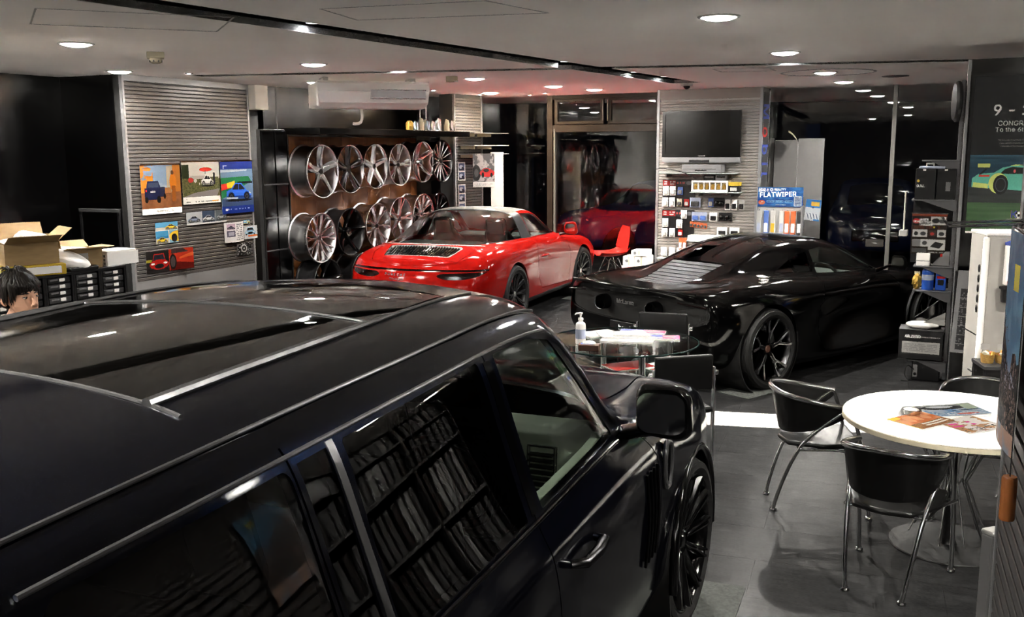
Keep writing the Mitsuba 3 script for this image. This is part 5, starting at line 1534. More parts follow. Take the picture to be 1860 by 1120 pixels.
dish2 = lambda r: -.03 - .03 * (1 - (r / .31) ** 2)
dish3 = lambda r: -.02 - .10 * (1 - (r / .31) ** 2)
STY = {
    'five_twist': ([(spoke_mesh(bar(.04, .318, .085, .070, 0, .05, bow=.02), .03, dish2, .3), 5, 8, None)], 'mat_polished', 'mat_silver_wheel'),
    'five_double': ([(spoke_mesh(unary_union([bar(.05, .318, .040, .034, .014, .045), bar(.05, .318, .040, .034, -.014, -.045)]), .03, dish2, .25), 5, 18, None)], 'mat_dark_chrome', 'mat_polished'),
    'five_star': ([(spoke_mesh(bar(.04, .318, .095, .060), .035, dish2, .45), 5, 18, None)], 'mat_brushed', 'mat_polished'),
    'five_split': ([(spoke_mesh(unary_union([bar(.04, .18, .06, .05), bar(.16, .318, .036, .034, .016, .06), bar(.16, .318, .036, .034, -.016, -.06)]), .03, dish2, .3), 5, 5, None)], 'mat_polished', 'mat_brushed'),
    'five_deep': ([(spoke_mesh(bar(.04, .318, .075, .060, 0, .02), .035, dish3, .3), 5, 30, None)], 'mat_polished', 'mat_polished'),
    'multi': ([(spoke_mesh(bar(.04, .318, .016, .020, 0, .0), .02, dish2, .2), 15, 0, None)], 'mat_silver_wheel', 'mat_dark_chrome'),
    'mesh': ([(spoke_mesh(unary_union([bar(.04, .20, .026, .022), bar(.18, .318, .020, .018, .006, .055), bar(.18, .318, .020, .018, -.006, -.055)]), .025, dish2, .25), 10, 0, None)], 'mat_silver_wheel', 'mat_silver_wheel'),
    'black_five': ([(spoke_mesh(bar(.04, .318, .065, .05), .035, dish3, .3), 5, 10, None)], 'mat_black_gloss', 'mat_black_satin'),
    'y_seven': ([(spoke_mesh(unary_union([bar(.04, .20, .034, .028), bar(.18, .318, .032, .03, .008, .065), bar(.18, .318, .032, .03, -.008, -.065)]), .03, dish2, .3), 7, 0, None)], 'mat_silver_wheel', 'mat_silver_wheel'),
    'black_multi': ([(spoke_mesh(bar(.04, .318, .018, .016, 0, .02), .02, dish2, .2), 12, 0, None)], 'mat_dark_chrome', 'mat_black_gloss'),
}
_wm = {}


def wall_wheel(style, label, u, z, R=.325, W=.30, w=.36, group=None):
    k = thing('alloy_wheel', label, 'wheel', group)
    sp, face, rim = STY[style]
    s = R / .325
    tw = WH.tw(u, z, w)
    tw = tw @ T().scale([s, s, 1.0])
    def adder(name, m, mm, smooth):
        if name == 'rim':
            kk = ('rim', W)
        elif name == 'spoke':
            kk = (style, tuple(np.round(np.asarray(m.vertices)[0], 4)))
        elif name == 'bolt':
            kk = ('bolt', tuple(np.round(np.asarray(m.vertices)[0], 4)))
        else:
            kk = (name,)
        if kk not in _wm:
            _wm[kk] = mikit.ply(m, 'mat_polished', smooth=smooth)
        return part(k, name, {**_wm[kk], 'bsdf': {'type': 'ref', 'id': mm}}, None, tw=tw)
    build_wheel(adder, sp, .325, .325, W, {'rim': rim, 'face': face}, n=64, hub_r=.06)
    part(k, 'hook', WH.go(tube([(u, z, 0), (u, z, w - .10)], .02, 8)), 'mat_black_satin')
    return k


wall_wheel('five_twist', 'polished five spoke wheel, leftmost of the upper row on the wood panel', .10, 1.905, .335)
wall_wheel('five_double', 'dark five spoke wheel with a polished lip, second of the upper row', .71, 1.92, .315)
wall_wheel('five_star', 'bright five spoke star wheel, third of the upper row', 1.315, 1.945, .305)
wall_wheel('five_split', 'bright split spoke wheel, fourth of the upper row', 1.945, 1.955, .30)
wall_wheel('five_deep', 'mirror polished deep wheel, fifth of the upper row', 2.60, 1.985, .305)
wall_wheel('multi', 'black and silver wheel of many thin spokes, last of the upper row', 3.19, 1.99, .325)
wall_wheel('mesh', 'silver mesh wheel, leftmost of the lower row on the wood panel', .02, 1.075, .315)
wall_wheel('black_five', 'matt black five spoke wheel, second of the lower row', .673, 1.10, .315)
wall_wheel('y_seven', 'silver wheel with seven forked spokes, third of the lower row', 1.342, 1.13, .315)
wall_wheel('five_split', 'dark barrelled split spoke wheel, fourth of the lower row', 1.94, 1.185, .315)
wall_wheel('mesh', 'silver mesh wheel half hidden by the red car, fifth of the lower row', 2.586, 1.22, .30)
wall_wheel('black_multi', 'black thin spoked wheel by the slatted column, last of the lower row', 3.09, 1.215, .30)
wall_wheel('black_five', 'black wheel of the lowest row, just above the roof of the front car', .13, .50, .30)
wall_wheel('black_five', 'black wheel standing at the foot of the display, between front and red car', .95, .50, .30)

# trophies on the canopy
pr('mat_gold', (.55, .36, .08), .3, metal=.9)
chrome('mat_iris', (.45, .60, .80), .08)
whole('gold_ornament', WH.go(cat(xf(rbox(0, .12, 0, .07, 0, .06, .01)), xf(lathe([(0, 0), (.06, 0), (.055, .05), (.03, .08), (0, .085)], 20), rx=-90, t=(.06, .06, .03)))), 'mat_gold', 'small gold ornament on top of the wheel display', 'ornament', smooth=30, tw=T().translate((WH.n * .30 + WH.u * 2.22 + np.array([0, 0, 2.44])).tolist()))
for i, (u, h, kind) in enumerate([(2.50, .14, 0), (2.58, .18, 1), (2.68, .15, 0), (2.80, .16, 1), (2.93, .15, 2), (3.02, .19, 2), (3.14, .16, 0), (3.36, .18, 1), (3.44, .17, 2), (3.52, .14, 0)]):
    b = m3.Manifold.batch_hull([m3.Manifold.sphere(.012, 8).translate(p) for p in ((-.035, 0, .012), (.035, 0, .012), (-.035, 0, h * .5), (.02, 0, h - .02), (-.01, 0, h), (.03, 0, h * .62), (-.02, .03, .012), (.02, -.03, .012))])
    k = thing('glass_trophy', f'small glass trophy on the wheel display, {ORD[i]} in the row from the left', 'trophy', 'glass trophies on the wheel display')
    part(k, 'body', xf(b), ['mat_iris', 'mat_gold', 'mat_polished'][kind] if False else ['mat_iris', 'mat_ivory', 'mat_polished'][kind], 30, tw=T().translate(WH.at(u, .30 + .05 * (i % 3), 2.44).tolist()))
    part(k, 'foot', xf(cbox(-.04, .04, -.03, .03, 0, .012, .002)), 'mat_clear' if False else 'mat_white_gloss', tw=T().translate(WH.at(u, .30 + .05 * (i % 3), 2.44).tolist()))
for u, sd in ((2.72, 'left'), (2.90, 'right')):
    whole('hanging_rod', WH.go(tube([(u, 2.45, .25), (u, CEIL, .25)], .007, 8)), 'mat_white', f'thin white rod between ceiling and top of the wheel display, {sd} one of two', 'rod', 'rods above the wheel display', smooth=40)

# ------------------------------------------------------------------ air conditioner
AP = Plane((-2.42, 12.2), (-1.06, 12.70))
ak = thing('air_conditioner', 'white ceiling hung air conditioner above the wheel display', 'air conditioner')
pa = [(0, 0), (0, .26), (.62, .30), (.66, .27), (.66, .17), (.60, .04), (.45, -.02), (.1, -.02)]
body = prism(Polygon([(x, z) for x, z in pa]).buffer(-.01).buffer(.01), 1.38)
v = body.vertices
body = trimesh.Trimesh(np.stack([v[:, 2], v[:, 1], v[:, 0]], -1), body.faces[:, ::-1], process=False)
off = T().translate([0, 0, 2.70])
part(ak, 'case', AP.go(xf(body, (0, 2.70, -.35))), 'mat_white', 30)
part(ak, 'outlet', AP.go(cbox(.64, 1.34, 2.785, 2.90, .29, .315, .004)), 'mat_brushed', label='bright metal air outlet')
for i in range(2):
    part(ak, 'vane', AP.go(cbox(.65, 1.335, 2.79 + .10 * i, 2.798 + .10 * i, .305, .335, .001)), 'mat_chrome')
part(ak, 'end_cap', AP.go(rbox(-.02, .02, 2.69, 2.98, -.34, .28, .015)), 'mat_white', 30)
part(ak, 'hanger', AP.go(cbox(.1, .16, 2.95, CEIL, -.2, .1, .003)), 'mat_light_gray')
part(ak, 'hanger', AP.go(cbox(1.2, 1.26, 2.95, CEIL, -.2, .1, .003)), 'mat_light_gray')
part(ak, 'drain_pipe', AP.go(tube([(.62, 2.72, -.25), (.62, 2.52, -.25), (.58, 2.50, -.25), (.52, 2.50, -.25)], .018, 10, False, 4)), 'mat_white', 40)
k = thing('duct_box', 'pale box below the ceiling between slatted wall and wheel display', 'duct')
part(k, 'case', SL.box(SL.len + .03, SL.len + .30, 2.72, CEIL, -.1, .12, .004), 'mat_white')

# ------------------------------------------------------------------ narrow slatted column behind the red car
CP = Plane((-.92, 15.95), (-.50, 16.55))
ck = struct('column_slatted', CP.box(0, CP.len, 0, CEIL, -.3, -.002), 'mat_dark_gray')
slat_panel(ck, CP, .01, CP.len - .01, .60, 3.0, pitch=.046)
for u in (.0, CP.len):
    part(ck, 'edge_trim', CP.box(u - .012, u + .012, 0, CEIL, -.02, .02), 'mat_silver_paint')
for i, z in enumerate((2.42, 2.22, 2.08)):
    k = thing('glass_shelf', ['uppermost of the small empty shelves on the narrow slatted column', 'middle one of the small empty shelves on the narrow slatted column', 'lowest of the small empty shelves on the narrow slatted column'][i], 'shelf')
    part(k, 'board', CP.box(.08, CP.len + .30, z, z + .012, .02, .36, .002), 'mat_light_gray')
    for u in (.14, .60):
        part(k, 'bracket', CP.go(xf(prism(Polygon([(0, 0), (.30, 0), (.30, -.015), (.02, -.07), (0, -.07)]), .006), ry=-90, rz=0) if False else cbox(u, u + .008, z - .05, z, .015, .30, .001)), 'mat_ivory')
for i, z in enumerate((1.66, 1.30, 1.00)):
    printed('photo_strip', ['upper pair of blue photographs on the narrow slatted column', 'middle pair of blue photographs on the narrow slatted column', 'lower pair of blue photographs on the narrow slatted column'][i], 'picture', .19, .30, 9, CP.tw(.06, z, .022))
k = thing('calendar', 'calendar of a red racing car beside the narrow slatted column', 'calendar')
LP = Plane((-.62, 15.35), (-.18, 15.32))
printed('page', None, None, .34, .52, 10, LP.tw(.02, 1.58, .0), parent=k)
k = thing('white_board', 'tall white board leaning at the narrow slatted column behind the red car', 'board')
part(k, 'sheet', LP.go(xf(rbox(.30, .50, .25, 2.12, -.02, .0, .008))), 'mat_light_gray', 30)
part(k, 'back_leg', LP.go(tube([(.40, 2.0, -.02), (.40, .0, -.30)], .012, 8)), 'mat_dark_gray', 30)
part(k, 'foot', LP.go(cbox(.28, .52, 0, .26, -.06, .02, .004)), 'mat_dark_gray')

# ------------------------------------------------------------------ desk corner on the far left
DW = Plane((-9.64, 2.86), (-5.41, 11.92))
k = struct('door_1', DW.box(8.0, 8.9, 0, 2.08, .02, .06, .003), 'mat_black_satin')
pr('mat_blue_gray', (.035, .05, .075), .35)
part(k, 'door_panel', DW.box(8.55, 8.86, .05, 2.02, .06, .075, .003), 'mat_blue_gray')
part(k, 'door_panel', DW.box(8.04, 8.50, .05, 2.02, .06, .07, .003), 'mat_light_gray')
for u0, u1, z0, z1 in ((7.93, 8.0, 0, 2.15), (8.9, 8.97, 0, 2.15), (7.93, 8.97, 2.08, 2.15)):
    part(k, 'door_frame', DW.box(u0, u1, z0, z1, 0, .08, .003), 'mat_black_gloss')
RW = Plane((-5.41, 11.92), (-4.55, 11.52))
k = struct('door_2', RW.box(.22, .80, .1, 1.45, .0, .012, .002), 'mat_black_gloss', label='low black door in the black wall')
part(k, 'door_frame', RW.box(.18, .22, .1, 1.49, .0, .022, .002), 'mat_black_satin'); part(k, 'door_frame', RW.box(.80, .84, .1, 1.49, .0, .022, .002), 'mat_black_satin'); part(k, 'door_frame', RW.box(.18, .84, 1.45, 1.49, .0, .03, .002), 'mat_dark_gray')
part(k, 'door_knob', RW.go(xf(lathe([(0, .05), (.018, .048), (.025, .035), (.02, .02), (.01, .015), (.01, 0), (0, 0)], 20), (.74, .92, .012))), 'mat_polished', 30)

D0 = Plane((-4.18, 6.64), (-3.36, 8.36))
k = thing('filing_cabinet', 'long black unit of shallow filing drawers with white labels on the sideboard', 'filing cabinet')
L_ = D0.len
part(k, 'case', D0.box(0, L_, .90, 1.195, -.42, -.02, .004), 'mat_black_satin')
cw = L_ / 7
for c in range(7):
    for u in (c * cw, (c + 1) * cw - .02):
        part(k, 'upright', D0.box(u, u + .02, .90, 1.195, -.02, .012, .002), 'mat_black_satin')
    for r in range(5):
        z = .912 + r * .053
        dk_ = part(k, 'drawer', D0.go(rbox(c * cw + .03, (c + 1) * cw - .03, z, z + .044, -.02, .006, .004)), 'mat_dark_gray' if (r + c) % 2 else 'mat_black_satin', 30)
        part(dk_, 'label_holder', D0.go(cbox(c * cw + cw * .5, c * cw + cw * .68, z + .012, z + .038, .006, .012, .001)), 'mat_white', label='white label in its holder')
        part(dk_, 'papers', D0.go(cbox(c * cw + .05, c * cw + cw * .45, z + .022, z + .036, .004, .010, .001)), 'mat_mid_gray')
part(k, 'top_rail', D0.box(0, L_, 1.18, 1.20, -.42, .014, .002), 'mat_black_satin')
k = thing('sideboard', 'black sideboard along the left below the drawer unit', 'sideboard')
part(k, 'carcass', D0.box(-.6, L_ + .02, 0, .88, -.46, .02, .004), 'mat_black_satin')
part(k, 'top', D0.box(-.62, L_ + .04, .88, .90, -.48, .04, .003), 'mat_black_gloss')
part(k, 'door', D0.box(-.58, L_ * .5, .05, .86, .02, .03, .002), 'mat_black_gloss'); part(k, 'door', D0.box(L_ * .5 + .01, L_, .05, .86, .02, .03, .002), 'mat_black_gloss')
pr('mat_card', mikit.proc(lambda p, n, uv: mikit.mix((.24, .155, .065), (.30, .20, .09), mikit.fbm(p.x * 20, p.y * 20, p.z * 60, 2))), .7)


def carton(label, x, y, z, w, d, h, rz, flaps, m='mat_card', name='cardboard_box'):
    k = thing(name, label, 'box')
    tw = place(x, y, z, rz)
    t = .005
    part(k, 'base', box(-w / 2, w / 2, -d / 2, d / 2, 0, t), m, tw=tw)
    for a in ((-w / 2, w / 2, -d / 2, -d / 2 + t), (-w / 2, w / 2, d / 2 - t, d / 2), (-w / 2, -w / 2 + t, -d / 2 + t, d / 2 - t), (w / 2 - t, w / 2, -d / 2 + t, d / 2 - t)):
        part(k, 'side', box(*a, t, h), m, tw=tw)
    for side, ang, ln in flaps:
        fl = box(-(w if side in 'fb' else d) / 2 + .004, (w if side in 'fb' else d) / 2 - .004, 0, ln, 0, .004)
        fl = xf(fl, rx=ang)
        r, o = {'f': (180, (0, -d / 2, h)), 'b': (0, (0, d / 2 - t, h)), 'l': (90, (-w / 2 + t, 0, h)), 'r': (-90, (w / 2 - t, 0, h))}[side]
        part(k, 'flap', xf(fl, o, rz=r), m, tw=tw)
    return k


k = carton('open cardboard box full of white paper at the left edge', -3.89, 7.73, 1.29, .40, .34, .17, 42, [('f', 25, .15), ('r', 40, .16), ('b', 60, .16), ('l', 30, .15)])
part(k, 'paper', xf(rbox(-.17, .17, -.14, .14, .08, .20, .03), rx=8, ry=-10), 'mat_white', 30, tw=place(-3.89, 7.73, 1.29, 42), label='crumpled white paper')
part(k, 'paper', xf(rbox(-.10, .14, -.10, .10, .14, .25, .04), rx=-18, ry=14), 'mat_white', 30, tw=place(-3.89, 7.73, 1.29, 42))
k = thing('yellow_box', 'flat yellow and white box under the open box of paper', 'box')
pr('mat_yellow', (.42, .28, .02), .45)
part(k, 'lid', xf(rbox(-.24, .24, -.20, .20, .0, .088, .008)), 'mat_yellow', 30, tw=place(-3.89, 7.73, 1.20, 42))
part(k, 'label_panel', box(-.20, .20, -.206, -.2, .015, .072), 'mat_white', tw=place(-3.89, 7.73, 1.20, 42))
part(k, 'label_panel', box(.2, .2465, -.17, .17, .015, .072), 'mat_white', tw=place(-3.89, 7.73, 1.20, 42))
k = thing('filing_box', 'black box behind the white bag, between the two open cartons', 'box')
part(k, 'body', rbox(-.12, .12, -.16, .16, 0, .16, .006), 'mat_black_satin', 30, tw=place(-3.86, 8.02, 1.20, 42))
part(k, 'lid', rbox(-.125, .125, -.165, .165, .13, .159, .006), 'mat_black_satin', 30, tw=place(-3.86, 8.02, 1.20, 42))
k = carton('small open cardboard box with pink contents on the drawer unit', -3.68, 8.15, 1.20, .34, .24, .16, 48, [('f', 12, .10), ('l', 80, .14), ('b', 30, .11), ('r', 5, .12)])
part(k, 'contents', xf(rbox(-.13, .10, -.08, .08, .05, .175, .03), ry=6), 'mat_pink' if False else 'mat_white', 30, tw=place(-3.68, 8.15, 1.20, 48))
part(k, 'label_panel', box(-.05, .05, -.1215, -.12, .03, .13), 'mat_light_gray', tw=place(-3.68, 8.15, 1.20, 48))
k = thing('paper_tray', 'white slotted tray with sheets on the right end of the drawer unit', 'tray')
tw = place(-3.49, 8.44, 1.20, 64.5)
part(k, 'body', cat(box(-.17, .17, -.12, .12, 0, .01), box(-.17, .17, -.125, -.12, 0, .11), box(-.17, .17, .12, .125, 0, .11), box(.165, .17, -.12, .12, 0, .11)), 'mat_white', tw=tw)
for i in range(6):
    for j in range(3):
        part(k, 'slot', box(-.1765, -.17, -.10 + i * .034, -.084 + i * .034, .012 + j * .032, .032 + j * .032), 'mat_mid_gray', tw=tw)
part(k, 'end_panel', box(-.17, -.165, -.12, .12, 0, .11), 'mat_white', tw=tw)
part(k, 'sheets', rbox(-.16, .16, -.115, .115, .01, .125, .004), 'mat_white', 30, tw=tw)
k = thing('white_bag', 'white rounded bag between the boxes on the left', 'bag')
part(k, 'body', xf(m3.Manifold.sphere(1, 32).scale((.22, .12, .09)), rz=30, ry=18), 'mat_white', 30, tw=place(-3.70, 7.95, 1.285))
part(k, 'knot', lathe([(0, .05), (.02, .03), (.012, .0), (0, 0)], 16), 'mat_white', 30, tw=place(-3.84, 7.88, 1.33))
k = thing('keyboard_tray', 'flat black tray lying on the drawer unit before the small carton', 'tray')
part(k, 'body', rbox(-.14, .14, -.06, .06, 0, .03, .008), 'mat_black_satin', 30, tw=place(-3.58, 7.99, 1.20, 64))
part(k, 'rim', cat(box(-.13, .13, -.05, .05, .03, .034)), 'mat_black_gloss', tw=place(-3.58, 7.99, 1.20, 64))

# ------------------------------------------------------------------ the person at the desk
pr('mat_skin', (.56, .31, .20), .5, spec=.35)
pr('mat_hair', mikit.proc(lambda p, n, uv: mikit.mix((.003, .0022, .0018), (.012, .008, .0055), mikit.fbm(p.x * 120, p.y * 120, p.z * 14, 2))), .45, spec=.3)
pr('mat_shirt', (.045, .045, .055), .8)
pr('mat_trousers', (.02, .02, .025), .8)


def chain(js):
    """tapering limb through joints (x, y, z, r)"""
    out = m3.Manifold()
    for a, b in zip(js, js[1:]):
        out = out + m3.Manifold.batch_hull([m3.Manifold.sphere(q[3], 18).translate(q[:3]) for q in (a, b)])
    return out


def smooth_body(m, edge=.02, it=10):
    t = tm(m.refine_to_length(edge))
    t.merge_vertices()
    trimesh.smoothing.filter_taubin(t, iterations=it)
    return t


def build_person():
    k = thing('person', 'person with short dark brown hair and dark shirt bent over a desk on the left', 'person')
    # own axes: x to the person's right ... facing +y; then turned
    tw = place(-2.86, 5.44, 0, -112) @ T().scale(1.012)
    sh_z = 1.17
    torso = chain([(0, -.12, .62, .16), (0, -.08, .80, .155), (0, -.02, 1.0, .15)]) + m3.Manifold.batch_hull([m3.Manifold.sphere(r, 18).translate(p) for p, r in (((-.15, .02, sh_z - .05), .075), ((.15, .02, sh_z - .05), .075), ((0, -.03, 1.02), .15), ((0, .0, sh_z), .08))])
    neck = chain([(0, .02, sh_z, .06), (0, .075, 1.26, .055)])
    legs = m3.Manifold()
    for s in (-1, 1):
        legs = legs + chain([(s * .10, -.10, .58, .10), (s * .13, .34, .56, .075), (s * .13, .36, .10, .05), (s * .13, .40, .045, .042), (s * .13, .54, .035, .034)])
    head = m3.Manifold.batch_hull([m3.Manifold.sphere(r, 20).translate(p) for p, r in (((0, .07, 1.395), .092), ((0, .10, 1.36), .085), ((0, .145, 1.28), .052), ((0, .165, 1.262), .030), ((-.045, .12, 1.31), .035), ((.045, .12, 1.31), .035))])
    nose = m3.Manifold.batch_hull([m3.Manifold.sphere(r, 12).translate(p) for p, r in (((0, .183, 1.352), .010), ((0, .208, 1.318), .013), ((0, .190, 1.308), .014))])
    ears = m3.Manifold()
    for s in (-1, 1):
        ears = ears + m3.Manifold.sphere(1, 16).scale((.012, .022, .034)).rotate((12, 0, s * 18)).translate((s * .092, .075, 1.338))
        nose = nose + m3.Manifold.sphere(.011, 10).translate((s * .010, .196, 1.306))
    arms = m3.Manifold()
    hands = m3.Manifold()
    for s in (-1, 1):
        arms = arms + chain([(s * .19, .02, sh_z - .07, .062), (s * .25, .12, .90, .05), (s * .15, .36, .80, .038)])
        palm = (s * .13, .42, .80)
        hands = hands + chain([(s * .15, .36, .80, .032), (*palm, .030)])
        for i, (dx, ln) in enumerate(((-.028, .062), (-.010, .072), (.009, .068), (.027, .054))):
            hands = hands + chain([(palm[0] + dx, palm[1] + .012, .80, .010), (palm[0] + dx * 1.1, palm[1] + ln * .6, .797, .009), (palm[0] + dx * 1.1, palm[1] + ln, .782, .0075)])
        hands = hands + chain([(palm[0] - s * .025, palm[1] - .012, .798, .011), (palm[0] - s * .055, palm[1] + .02, .79, .009), (palm[0] - s * .052, palm[1] + .045, .782, .008)])
    skin = smooth_body(head + nose + ears + neck + torso + arms + hands + legs, .012, 8)
    # one continuous figure; the clothes lie a little above it
    scene[k] = mikit.ply(skin, 'mat_skin', smooth=True, to_world=tw) if False else {**mikit.ply(skin, 'mat_skin', smooth=True), 'to_world': tw}
    shirt = torso + m3.Manifold.batch_hull([m3.Manifold.sphere(r, 18).translate(p) for p, r in (((-.155, .02, sh_z - .055), .085), ((.155, .02, sh_z - .055), .085), ((0, -.03, 1.02), .165), ((0, .0, sh_z - .01), .086))]) + chain([(0, -.12, .62, .172), (0, -.08, .80, .168), (0, -.02, 1.0, .162)])
    for s in (-1, 1):
        shirt = shirt + chain([(s * .19, .02, sh_z - .07, .074), (s * .25, .12, .90, .062), (s * .165, .335, .805, .050)])
    part(k, 'shirt', smooth_body(shirt, .03, 8), 'mat_shirt', True, tw=tw, label='dark shirt')
    tr = m3.Manifold()
    for s in (-1, 1):
        tr = tr + chain([(s * .10, -.10, .58, .118), (s * .13, .34, .56, .092), (s * .13, .36, .12, .072)])
    part(k, 'trousers', smooth_body(tr, .03, 8), 'mat_trousers', True, tw=tw, label='dark trousers')
    collar = tube([(.062 * math.cos(a), .035 + .062 * math.sin(a), sh_z + .028 - .01 * math.sin(a)) for a in np.linspace(0, 2 * np.pi, 24, endpoint=False)], .016, 8, True)
    part(k, 'collar', collar, 'mat_shirt', 40, tw=tw)
    # hair: a cap over the skull with a fringe of locks
    cap = m3.Manifold.batch_hull([m3.Manifold.sphere(r, 24).translate(p) for p, r in (((0, .062, 1.402), .106), ((0, .09, 1.40), .100), ((0, .03, 1.355), .085))])
    face = m3.Manifold.batch_hull([m3.Manifold.sphere(.06, 16).translate(p) for p in ((-.045, .19, 1.30), (.045, .19, 1.30), (-.05, .20, 1.385), (.05, .20, 1.385), (0, .22, 1.24))])
    cap = cap - face - m3.Manifold.sphere(1, 16).scale((.3, .05, .06)).translate((0, .085, 1.325))
    rng = random.Random(5)
    locks = []
    hm = smooth_body(cap, .014, 5)
    for i in range(150):
        a = rng.uniform(-1.9, 1.9) + math.pi / 2
        el = rng.uniform(.1, 1.45)
        top = np.array([.104 * math.cos(a) * math.cos(el), .068 + .108 * math.sin(a) * math.cos(el), 1.405 + .104 * math.sin(el)])
        b = a + rng.uniform(-.25, .25)
        front = math.sin(a)
        low = 1.375 if front > .55 else 1.325
        mid = np.array([.112 * math.cos(b), .068 + .118 * math.sin(b), 1.415])
        end = np.array([.104 * math.cos(b), .066 + (.112 if front > .5 else .108) * math.sin(b), low + rng.uniform(-.012, .02)])
        locks.append(tube([top, (top + mid) / 2 * np.array([1.02, 1.0, 1.003]), mid, end], [.006, .009, .009, .002], 6, False, 0))
    for i in range(10):
        a = rng.uniform(0, 6.28)
        locks.append(tube([(.02 * math.cos(a), .05 + .02 * math.sin(a), 1.495), (.05 * math.cos(a), .05 + .05 * math.sin(a), 1.512), (.075 * math.cos(a), .05 + .075 * math.sin(a), 1.50)], [.006, .006, .002], 6))
    part(k, 'hair', cat(hm, *locks), 'mat_hair', True, tw=tw, label='short dark brown hair with a fringe')
    for s in (-1, 1):
        part(k, 'eyebrow', tube([(s * .018, .182, 1.372), (s * .040, .176, 1.376), (s * .060, .158, 1.370)], [.003, .004, .002], 6), 'mat_hair', 40, tw=tw)
        ek = part(k, 'eye', xf(m3.Manifold.sphere(1, 16).scale((.014, .008, .0045)), (s * .036, .172, 1.350)), 'mat_white', True, tw=tw)
        part(ek, 'iris', xf(m3.Manifold.sphere(1, 12).scale((.0055, .004, .0045)), (s * .036, .1775, 1.3495)), 'mat_hair', True, tw=tw)
        part(ek, 'eyelid', tube([(s * .020, .176, 1.352), (s * .036, .181, 1.356), (s * .052, .168, 1.352)], [.002, .003, .002], 6), 'mat_hair', 40, tw=tw)
    pr('mat_lip', (.36, .14, .11), .45)
    part(k, 'mouth', tube([(-.022, .178, 1.278), (-.008, .188, 1.281), (.008, .188, 1.281), (.022, .178, 1.278)], [.002, .0045, .0045, .002], 8), 'mat_lip', 40, tw=tw)
    st = thing('desk_chair', 'dark desk chair under the person on the left', 'chair')
    part(st, 'seat', rbox(-.24, .24, -.36, .10, .42, .49, .03), 'mat_leather', 30, tw=tw)
    part(st, 'column', lathe([(.025, .06), (.025, .42), (0, .42), (0, .06)], 16), 'mat_chrome', 30, tw=T(tw) @ T().translate([0, -.13, 0]))
    part(st, 'base', cat(*[xf(rbox(0, .28, -.02, .02, .03, .07, .01), rz=72 * i) for i in range(5)]), 'mat_black_satin', 30, tw=T(tw) @ T().translate([0, -.13, 0]))
    part(st, 'backrest', rbox(-.20, .20, -.40, -.36, .55, .90, .02), 'mat_leather', 30, tw=tw)
    ds = thing('desk', 'black desk in front of the person on the left', 'desk')
    part(ds, 'top', rbox(-.65, .65, .26, .92, .735, .765, .006), 'mat_black_satin', 30, tw=tw)
    for sx in (-.60, .60):
        part(ds, 'side_panel', cbox(sx - .015, sx + .015, .30, .90, 0, .735, .002), 'mat_black_satin', tw=tw)
    printed('document', 'sheet of white paper on the desk before the person', 'paper', .30, .21, 23, T(tw) @ T().translate([-.15, .38, .766]), t=.001)


build_person()


# ------------------------------------------------------------------ column with the television
TV = Plane((2.30, 15.35), (2.30 + .899 * 1.58, 15.35 - .438 * 1.58))
ck = struct('column_products', TV.box(0, TV.len, 0, CEIL, -.55, -.002), 'mat_light_gray')
pr('mat_slat_pale', (.20, .185, .168), .42, metal=.25)
slat_panel(ck, TV, .02, TV.len - .02, .30, 2.90, pitch=.046, material='mat_slat_pale')
for u in (.0, TV.len):
    part(ck, 'edge_trim', TV.box(u - .02, u + .02, 0, CEIL, -.02, .024), 'mat_silver_paint')
part(ck, 'top_panel', TV.box(.02, TV.len - .02, 2.90, CEIL, -.01, .018), 'mat_slat_pale')
k = thing('television', 'large flat black television on the pale slatted column', 'television')
scr = sbox(.11, 2.03, 1.315, 2.72)
part(k, 'bezel', TV.go(xf(prism(scr.difference(scr.buffer(-.045, join_style=2)), .05), (0, 0, .10))), 'mat_black_gloss', False)
part(k, 'screen', TV.box(.15, 1.275, 2.07, 2.68, .10, .135), 'mat_black_gloss', label='dark screen')
part(k, 'case', TV.go(rbox(.12, 1.305, 1.96, 2.70, .03, .105, .01)), 'mat_black_satin', 30)
part(k, 'speaker_strip', TV.go(rbox(.11, 1.315, 1.945, 2.028, .04, .148, .008)), 'mat_silver_paint', 30, label='silver speaker strip')
part(k, 'socket_panel', TV.box(.54, .85, 1.95, 1.985, .146, .152, .002), 'mat_black_satin')
words(k, 'Panasonic', .018, TV.tw(.67, 2.040, .150), 'mat_light_gray')
part(k, 'bracket', TV.box(.5, .9, 2.2, 2.5, .014, .04, .004), 'mat_dark_gray')


def bracket_shelf(label, u0, u1, z, d, pl=TV):
    k = thing('bracket_shelf', label, 'shelf')
    part(k, 'board', pl.box(u0, u1, z - .014, z, .016, d, .002), 'mat_pane_shelf')
    for u in (u0 + .12, u1 - .14):
        part(k, 'bracket', pl.go(cbox(u, u + .012, z - .07, z - .015, .012, d * .8, .002)), 'mat_slat_edge')
    return k


pr('mat_pane_shelf', (.22, .25, .24), .15)
bracket_shelf('shelf holding the silver video recorder below the television', .10, 1.29, 1.793, .34)
bracket_shelf('shelf holding the display case of brass fittings', .60, 1.345, 1.508, .30)
k = thing('video_recorder', 'silver video recorder on the shelf below the television', 'video recorder')
part(k, 'case', TV.go(rbox(.48, 1.08, 1.80, 1.92, .05, .32, .006)), 'mat_silver_paint', 30)
part(k, 'panel', TV.box(.50, 1.00, 1.845, 1.86, .318, .323, .001), 'mat_mid_gray'); part(k, 'tape_slot', TV.box(.68, .86, 1.822, 1.84, .318, .323, .001), 'mat_black_satin')
part(k, 'foot', TV.box(.52, .56, 1.793, 1.80, .08, .30), 'mat_black_matt'); part(k, 'foot', TV.box(1.0, 1.04, 1.793, 1.80, .08, .30), 'mat_black_matt')
k = thing('cable', 'thin dark cable drooping below the television', 'cable')
